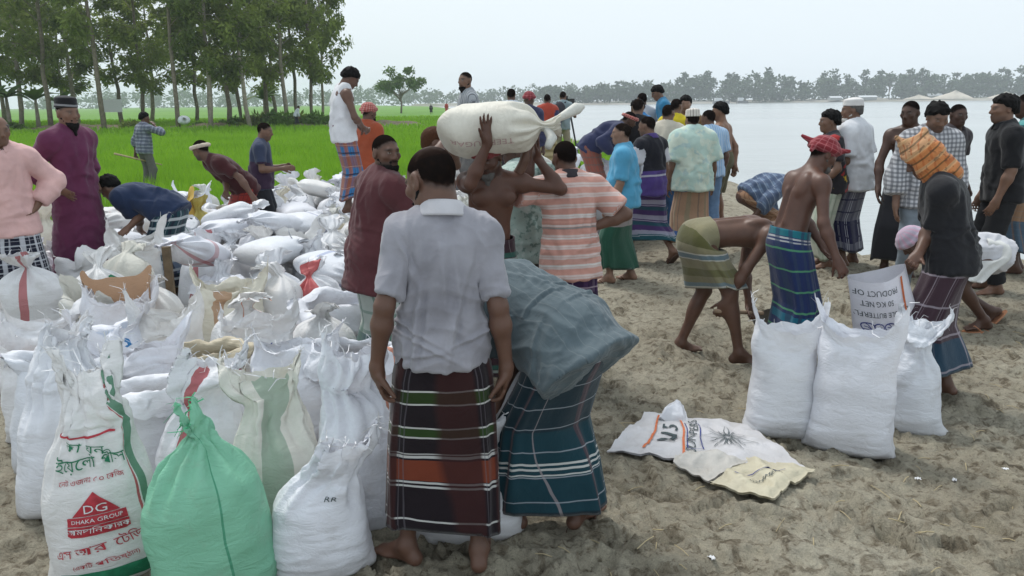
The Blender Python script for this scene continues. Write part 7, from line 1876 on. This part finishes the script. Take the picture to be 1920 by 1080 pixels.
for bx in (-.10, .035):
    for sx in (-1, 1):
        for sy, sc_ in ((1, .62), (-1, .5)):
            held_art(line_flat(wing(sx, sy, sc_), .006), INK_BLUE, bx, .02, 'butterfly_print')
            for k in range(3): held_art(line_flat([(sx * .008, sy * .004), (sx * sc_ * .05, sy * sc_ * (.02 + .02 * k)), (sx * sc_ * (.09 - .012 * k), sy * sc_ * (.02 + .025 * k))], .004), INK_BLUE, bx, .02, 'butterfly_print')
    held_art(poly_flat([(-.006, -.03), (.006, -.03), (.008, .01), (0, .035), (-.008, .01)]), INK_BLUE, bx, .02, 'butterfly_print')

# --- the empties lying on the sand
def sheet(corners_px, label, mat, seed, amp=.018, lift=.012, nx=46, ny=34, layers=2, fold=None):
    C = [gp(px, py, gz(*gp(px, py)[:2])) for px, py in corners_px]
    U, Vv = np.meshgrid(np.linspace(0, 1, nx), np.linspace(0, 1, ny)); U, Vv = U.ravel(), Vv.ravel()
    out = []
    for l in range(layers):
        P = (C[0][None] * ((1 - U) * (1 - Vv))[:, None] + C[1] * (U * (1 - Vv))[:, None] + C[2] * (U * Vv)[:, None] + C[3] * ((1 - U) * Vv)[:, None])
        e = np.minimum(np.minimum(U, 1 - U), np.minimum(Vv, 1 - Vv))
        su, sv = np.linalg.norm(C[1] - C[0]), np.linalg.norm(C[3] - C[0]); mu, mv = U * su, Vv * sv
        P[:, :2] += .018 * np.stack([noise3(np.stack([mu * 5, mv * 5, 0 * U + seed + .15 * l], -1), 1), noise3(np.stack([mu * 5, mv * 5, 0 * U + seed + .15 * l], -1), 2)], -1)
        rid = .6 - 1.9 * np.abs(noise3(np.stack([mu * 4 + mv * 2, mv * 4.2 - mu, 0 * U + seed * 2.3], -1), 7)); rid2 = .5 - 1.6 * np.abs(noise3(np.stack([mu * 9 + mv * 4, mv * 7 - mu * 4, 0 * U + seed], -1), 8)); rid3 = noise3(np.stack([mu * 22, mv * 22, 0 * U + seed], -1), 9)
        h = amp * (np.clip(rid, -.3, 1) + .3 * rid2 + .07 * rid3) + lift * smooth01(e * 6) * (.6 + .4 * l)
        P[:, 2] = gz_at(P[:, 0], P[:, 1]) * .5 + gz_base(P[:, 0], P[:, 1]) * .5 + .022 + np.maximum(h, .004) + .010 * l
        out.append(P)
    F = grid_faces(nx, ny); V = np.concatenate(out); Fs = [F] + ([F[:, ::-1] + nx * ny] if layers > 1 else [])
    o = link('empty_sack', mk_mesh('empty_sack', V, Fs, uv=np.stack([np.tile(U, layers), np.tile(Vv, layers)], -1)), mat, None); tag(o, label, 'sack')
    top_ = out[-1].reshape(ny, nx, 3)
    def stick(V2):      # V2 in 0..1 sheet coordinates
        fi, fj = np.clip(V2[:, 1], 0, .999) * (ny - 1), np.clip(V2[:, 0], 0, .999) * (nx - 1); i, j = fi.astype(int), fj.astype(int); a, b_ = (fi - i)[:, None], (fj - j)[:, None]
        return (top_[i, j] * (1 - b_) + top_[i, j + 1] * b_) * (1 - a) + (top_[i + 1, j] * (1 - b_) + top_[i + 1, j + 1] * b_) * a + np.array([0, 0, .006])
    def pr_(V2T, ink, cx, cy, name='lettering', rot=0, sx=1.0, sy=1.0):
        c, s_ = math.cos(rot), math.sin(rot); P = V2T[0] @ np.array([[c, s_], [-s_, c]]) * np.array([sx, sy]) + np.array([cx, cy]); link(name, mk_mesh(name, stick(P), V2T[1]), ink, o)
    return o, pr_
o, pr_ = sheet([(1132, 852), (1255, 868), (1515, 880), (1490, 850)][:0] or [(1138, 855), (1510, 892), (1395, 800), (1205, 782)], 'flattened white sack with black flower print and orange lines on the sand', sack_mat('flat_white', (.72, .72, .74), dirt=.2), 4, amp=.012)
for cx in (.19, .40): pr_(line_flat([(0, y) for y in np.linspace(-.42, .40, 12)], .016), INK_ORANGE, cx, .5, 'stripe')
pr_(text_flat('SUN PEAS', .17), INK_DARK, .47, .5, rot=1.45, sx=.55, sy=1.0); pr_(text_flat('N5', .34), INK_DARK, .30, .5, rot=1.5, sx=.5); 
for k in range(14):
    a = k * 2 * math.pi / 14; r = .13 + .05 * (k % 2)
    pr_(line_flat([(.02 * math.cos(a), .02 * math.sin(a)), (r * .6 * math.cos(a + .18), 1.5 * r * .6 * math.sin(a + .18)), (r * math.cos(a), 1.5 * r * math.sin(a)), (r * .6 * math.cos(a - .18), 1.5 * r * .6 * math.sin(a - .18)), (.02 * math.cos(a), .02 * math.sin(a))], .0055), INK_DARK, .70, .5, 'flower_print')
pr_(line_flat([(-.05, -.3), (.05, -.28), (.05, .28), (-.05, .3), (-.05, -.3)], .008), INK_BLUE, .475, .5, 'stripe')
o, pr_ = sheet([(1262, 880), (1330, 915), (1400, 875), (1268, 842)], 'crumpled grey-white sack with gaping mouth lying on the flattened ones', sack_mat('flat_grey', (.62, .60, .56), dirt=.4), 9, amp=.040, lift=.022)
o, pr_ = sheet([(1330, 918), (1440, 952), (1526, 893), (1405, 868)], 'cream folded sack with faded blue line nearest to us on the sand', sack_mat('flat_cream', (.66, .61, .44), dirt=.5), 13, amp=.030, lift=.020)
pr_(text_flat('FISHMEAL', .13), INK_DARK, .66, .40, rot=.75, sx=.75); pr_(line_flat([(-.35, -.2), (-.1, -.05), (.2, .2)], .014), INK_BLUE, .52, .52, 'stripe')
o, pr_ = sheet([(1234, 800), (1290, 800), (1278, 772), (1242, 778)], 'small upturned corner of another empty sack behind the flattened pile', SM_WHITE, 17, amp=.05, lift=.03)
# straw and scraps trodden into the sand
rs2 = np.random.default_rng(77); mb = MB()
for i in range(75):
    px_, py_ = 1000 + 920 * rs2.random(), 620 + 470 * rs2.random(); p_ = gp(px_, py_); a = rs2.random() * 6.28; l = .02 + .05 * rs2.random()
    e = np.array([math.cos(a), math.sin(a), 0]) * l; z_ = gz_at(np.array([p_[0]]), np.array([p_[1]]))[0] + .008; p_ = np.array([p_[0], p_[1], z_])
    mb.tube([p_ - e, p_ + [0, 0, .006], p_ + e], .0016 + .0012 * rs2.random(), 4, False)
tag(link('straw_litter', mb.mesh('straw_litter'), plain_mat('straw', (.40, .33, .20), .9)), 'scattered bits of straw and grass on the trodden sand', 'litter', kind='stuff')
for i, (px_, py_) in enumerate(((1885, 890), (1790, 905), (1335, 1062), (1720, 900))):
    p_ = gp(px_, py_); n_ = 7; U, Vv = np.meshgrid(np.linspace(-1, 1, n_), np.linspace(-1, 1, n_)); P_ = np.stack([U.ravel() * .014, Vv.ravel() * .009 + U.ravel() ** 2 * .006, .012 + .012 * noise3(np.stack([U.ravel() * 2 + i, Vv.ravel() * 2, 0 * U.ravel()], -1), 5)], -1)
    tag(link('plastic_scrap', mk_mesh('plastic_scrap', P_, grid_faces(n_, n_)), THREAD, None, (p_[0], p_[1], gz(p_[0], p_[1]) + .004), (0, 0, i)), ('small white plastic scrap on the sand at the right edge', 'white scrap on the sand left of the one at the right edge', 'white twist of plastic on the sand at the bottom of the picture', 'tiny pale scrap on the sand below the three white sacks')[i], 'litter')
# short wooden post in the pile
pp = at(322, 560, 5.75); mb = MB(); mb.box((0, 0, .40), (.055, .05, .80), .2)
tag(link('wooden_post', mb.mesh('wooden_post', smooth=False), plain_mat('post_wood', (.13, .095, .06), .85, .2, .3, 18, .4), None, (pp[0], 5.75, 0)), 'short brown wooden post stuck upright between the sacks', 'post')

# ------------------------------------------------------------------ works on the far bank
PALE = plain_mat('pale_sheet', (.55, .57, .58), .6); SPOIL = plain_mat('spoil_sand', (.52, .47, .39), .95, .1, .15, .3); DARKW = plain_mat('dark_hull', (.12, .12, .12), .8)
def heap(px, Y, w, h, label):
    p = at(px, 185, Y); n, m_ = 28, 12; V = []
    for r_ in np.linspace(0, 1, m_):
        for a in np.arange(n) * 2 * math.pi / n:
            V.append((math.cos(a) * w * r_ * (1 + .15 * math.sin(3 * a + px)), math.sin(a) * w * .5 * r_, h * (1 - r_) ** .8 * (1 + .15 * math.sin(2 * a))))
    tag(link('sand_heap', mk_mesh('sand_heap', np.array(V), grid_faces(n, m_, True)), SPOIL, None, (p[0], Y, .5)), label, 'heap')
heap(1790, 500, 13, 4.6, 'largest pale sand heap on the far bank'); heap(1722, 506, 9, 2.6, 'low pale sand heap left of the largest one'); heap(1885, 500, 11, 3.6, 'pale sand heap at the right end of the far bank'); heap(1640, 508, 9, 1.6, 'flat sand ridge on the far bank beside the white shed')
def shed(px, Y, w, h, label):
    p = at(px, 185, Y); r = empty('riverside_shed', (p[0], Y, .6), label, 'shed')
    mb = MB(); mb.box((0, 0, h * .3), (w, 4, h * .6)); link('wall', mb.mesh('wall', smooth=False), plain_mat('shed_wall', (.30, .31, .30), .8), r)
    V = np.array([[-w * .52, -2.6, h * .602], [w * .52, -2.6, h * .602], [w * .52, 0, h], [-w * .52, 0, h], [-w * .52, 2.6, h * .602], [w * .52, 2.6, h * .602]]); V2 = np.vstack([V, V - [0, 0, .12]])
    link('roof', mk_mesh('roof', V2, np.array([[0, 1, 2, 3], [3, 2, 5, 4], [7, 6, 9, 8], [8, 9, 10, 11], [0, 6, 7, 1], [4, 5, 11, 10]]), smooth=False), PALE, r)
shed(1625, 503, 11, 2.6, 'long low white-roofed shed on the far bank'); shed(1565, 505, 7, 2.4, 'dull roofed shed left of the long white one'); shed(1750, 512, 9, 3.4, 'pale shed beside the largest sand heap')
def barge(px, Y, w, label):
    p = at(px, 190, Y); r = empty('dredger_barge', (p[0], Y, WATER_Z), label, 'boat')
    mb = MB(); mb.box((0, 0, .7), (w, 4, 1.6), 0, .94); link('hull', mb.mesh('hull', smooth=False), DARKW, r)
    mb = MB(); mb.box((-w * .2, 0, 2.4), (w * .4, 3, 1.8)); link('cabin', mb.mesh('cabin', smooth=False), PALE, r)
    mb = MB(); mb.tube([(w * .1, 0, 1.5), (w * .35, 0, 4.2), (w * .55, 0, 3.0)], .22, 6); link('boom', mb.mesh('boom'), DARKW, r)
barge(1352, 470, 9, 'pale cabin dredger barge moored under the far bank'); barge(1392, 472, 6, 'smaller dredger barge right of the pale cabin one')
# a sign board under the grove
p = at(209, 200, 66); sg_ = empty('sign_board', (p[0], 66, .1), 'small white board on posts under the grove', 'board')
for dx in (-.6, .6):
    mb = MB(); mb.tube([(dx, 0, 0), (dx, 0, 1.5)], .04, 6); link('post', mb.mesh('post'), BARK, sg_)
mb = MB(); mb.box((0, -.04, 1.75), (1.7, .06, 1.0)); link('panel', mb.mesh('panel', smooth=False), INK_WHITE, sg_)
p = at(345, 233, 58); mb = MB(); 
g = sack_geo(401, .8, .6, .5, 'lying', 24, 18); tag(link('filled_sack', sack_mesh(g), SM_WHITE, None, (p[0], 58, .75), (1.3, 0, .5)), 'lone white sack lying on the earth bund under the grove', 'sack')

# ------------------------------------------------------------------ the air over the river
hv = MB(); hv.box((0, 560, 13.0), (2600, 1360, 30)); hz_o = link('haze', hv.mesh('haze', smooth=False), None, None); tag(hz_o, 'thin pale haze over river and fields', 'haze', kind='stuff')
m = bpy.data.materials.new('haze_air'); m.use_nodes = True; nd, lk = m.node_tree.nodes, m.node_tree.links
nd.remove(nd['Principled BSDF']); pv = nd.new('ShaderNodeVolumePrincipled'); pv.inputs['Color'].default_value = (.86, .91, .95, 1); pv.inputs['Density'].default_value = .00056; pv.inputs['Anisotropy'].default_value = .0
lk.new(pv.outputs[0], nd['Material Output'].inputs['Volume']); hz_o.data.materials.append(m)
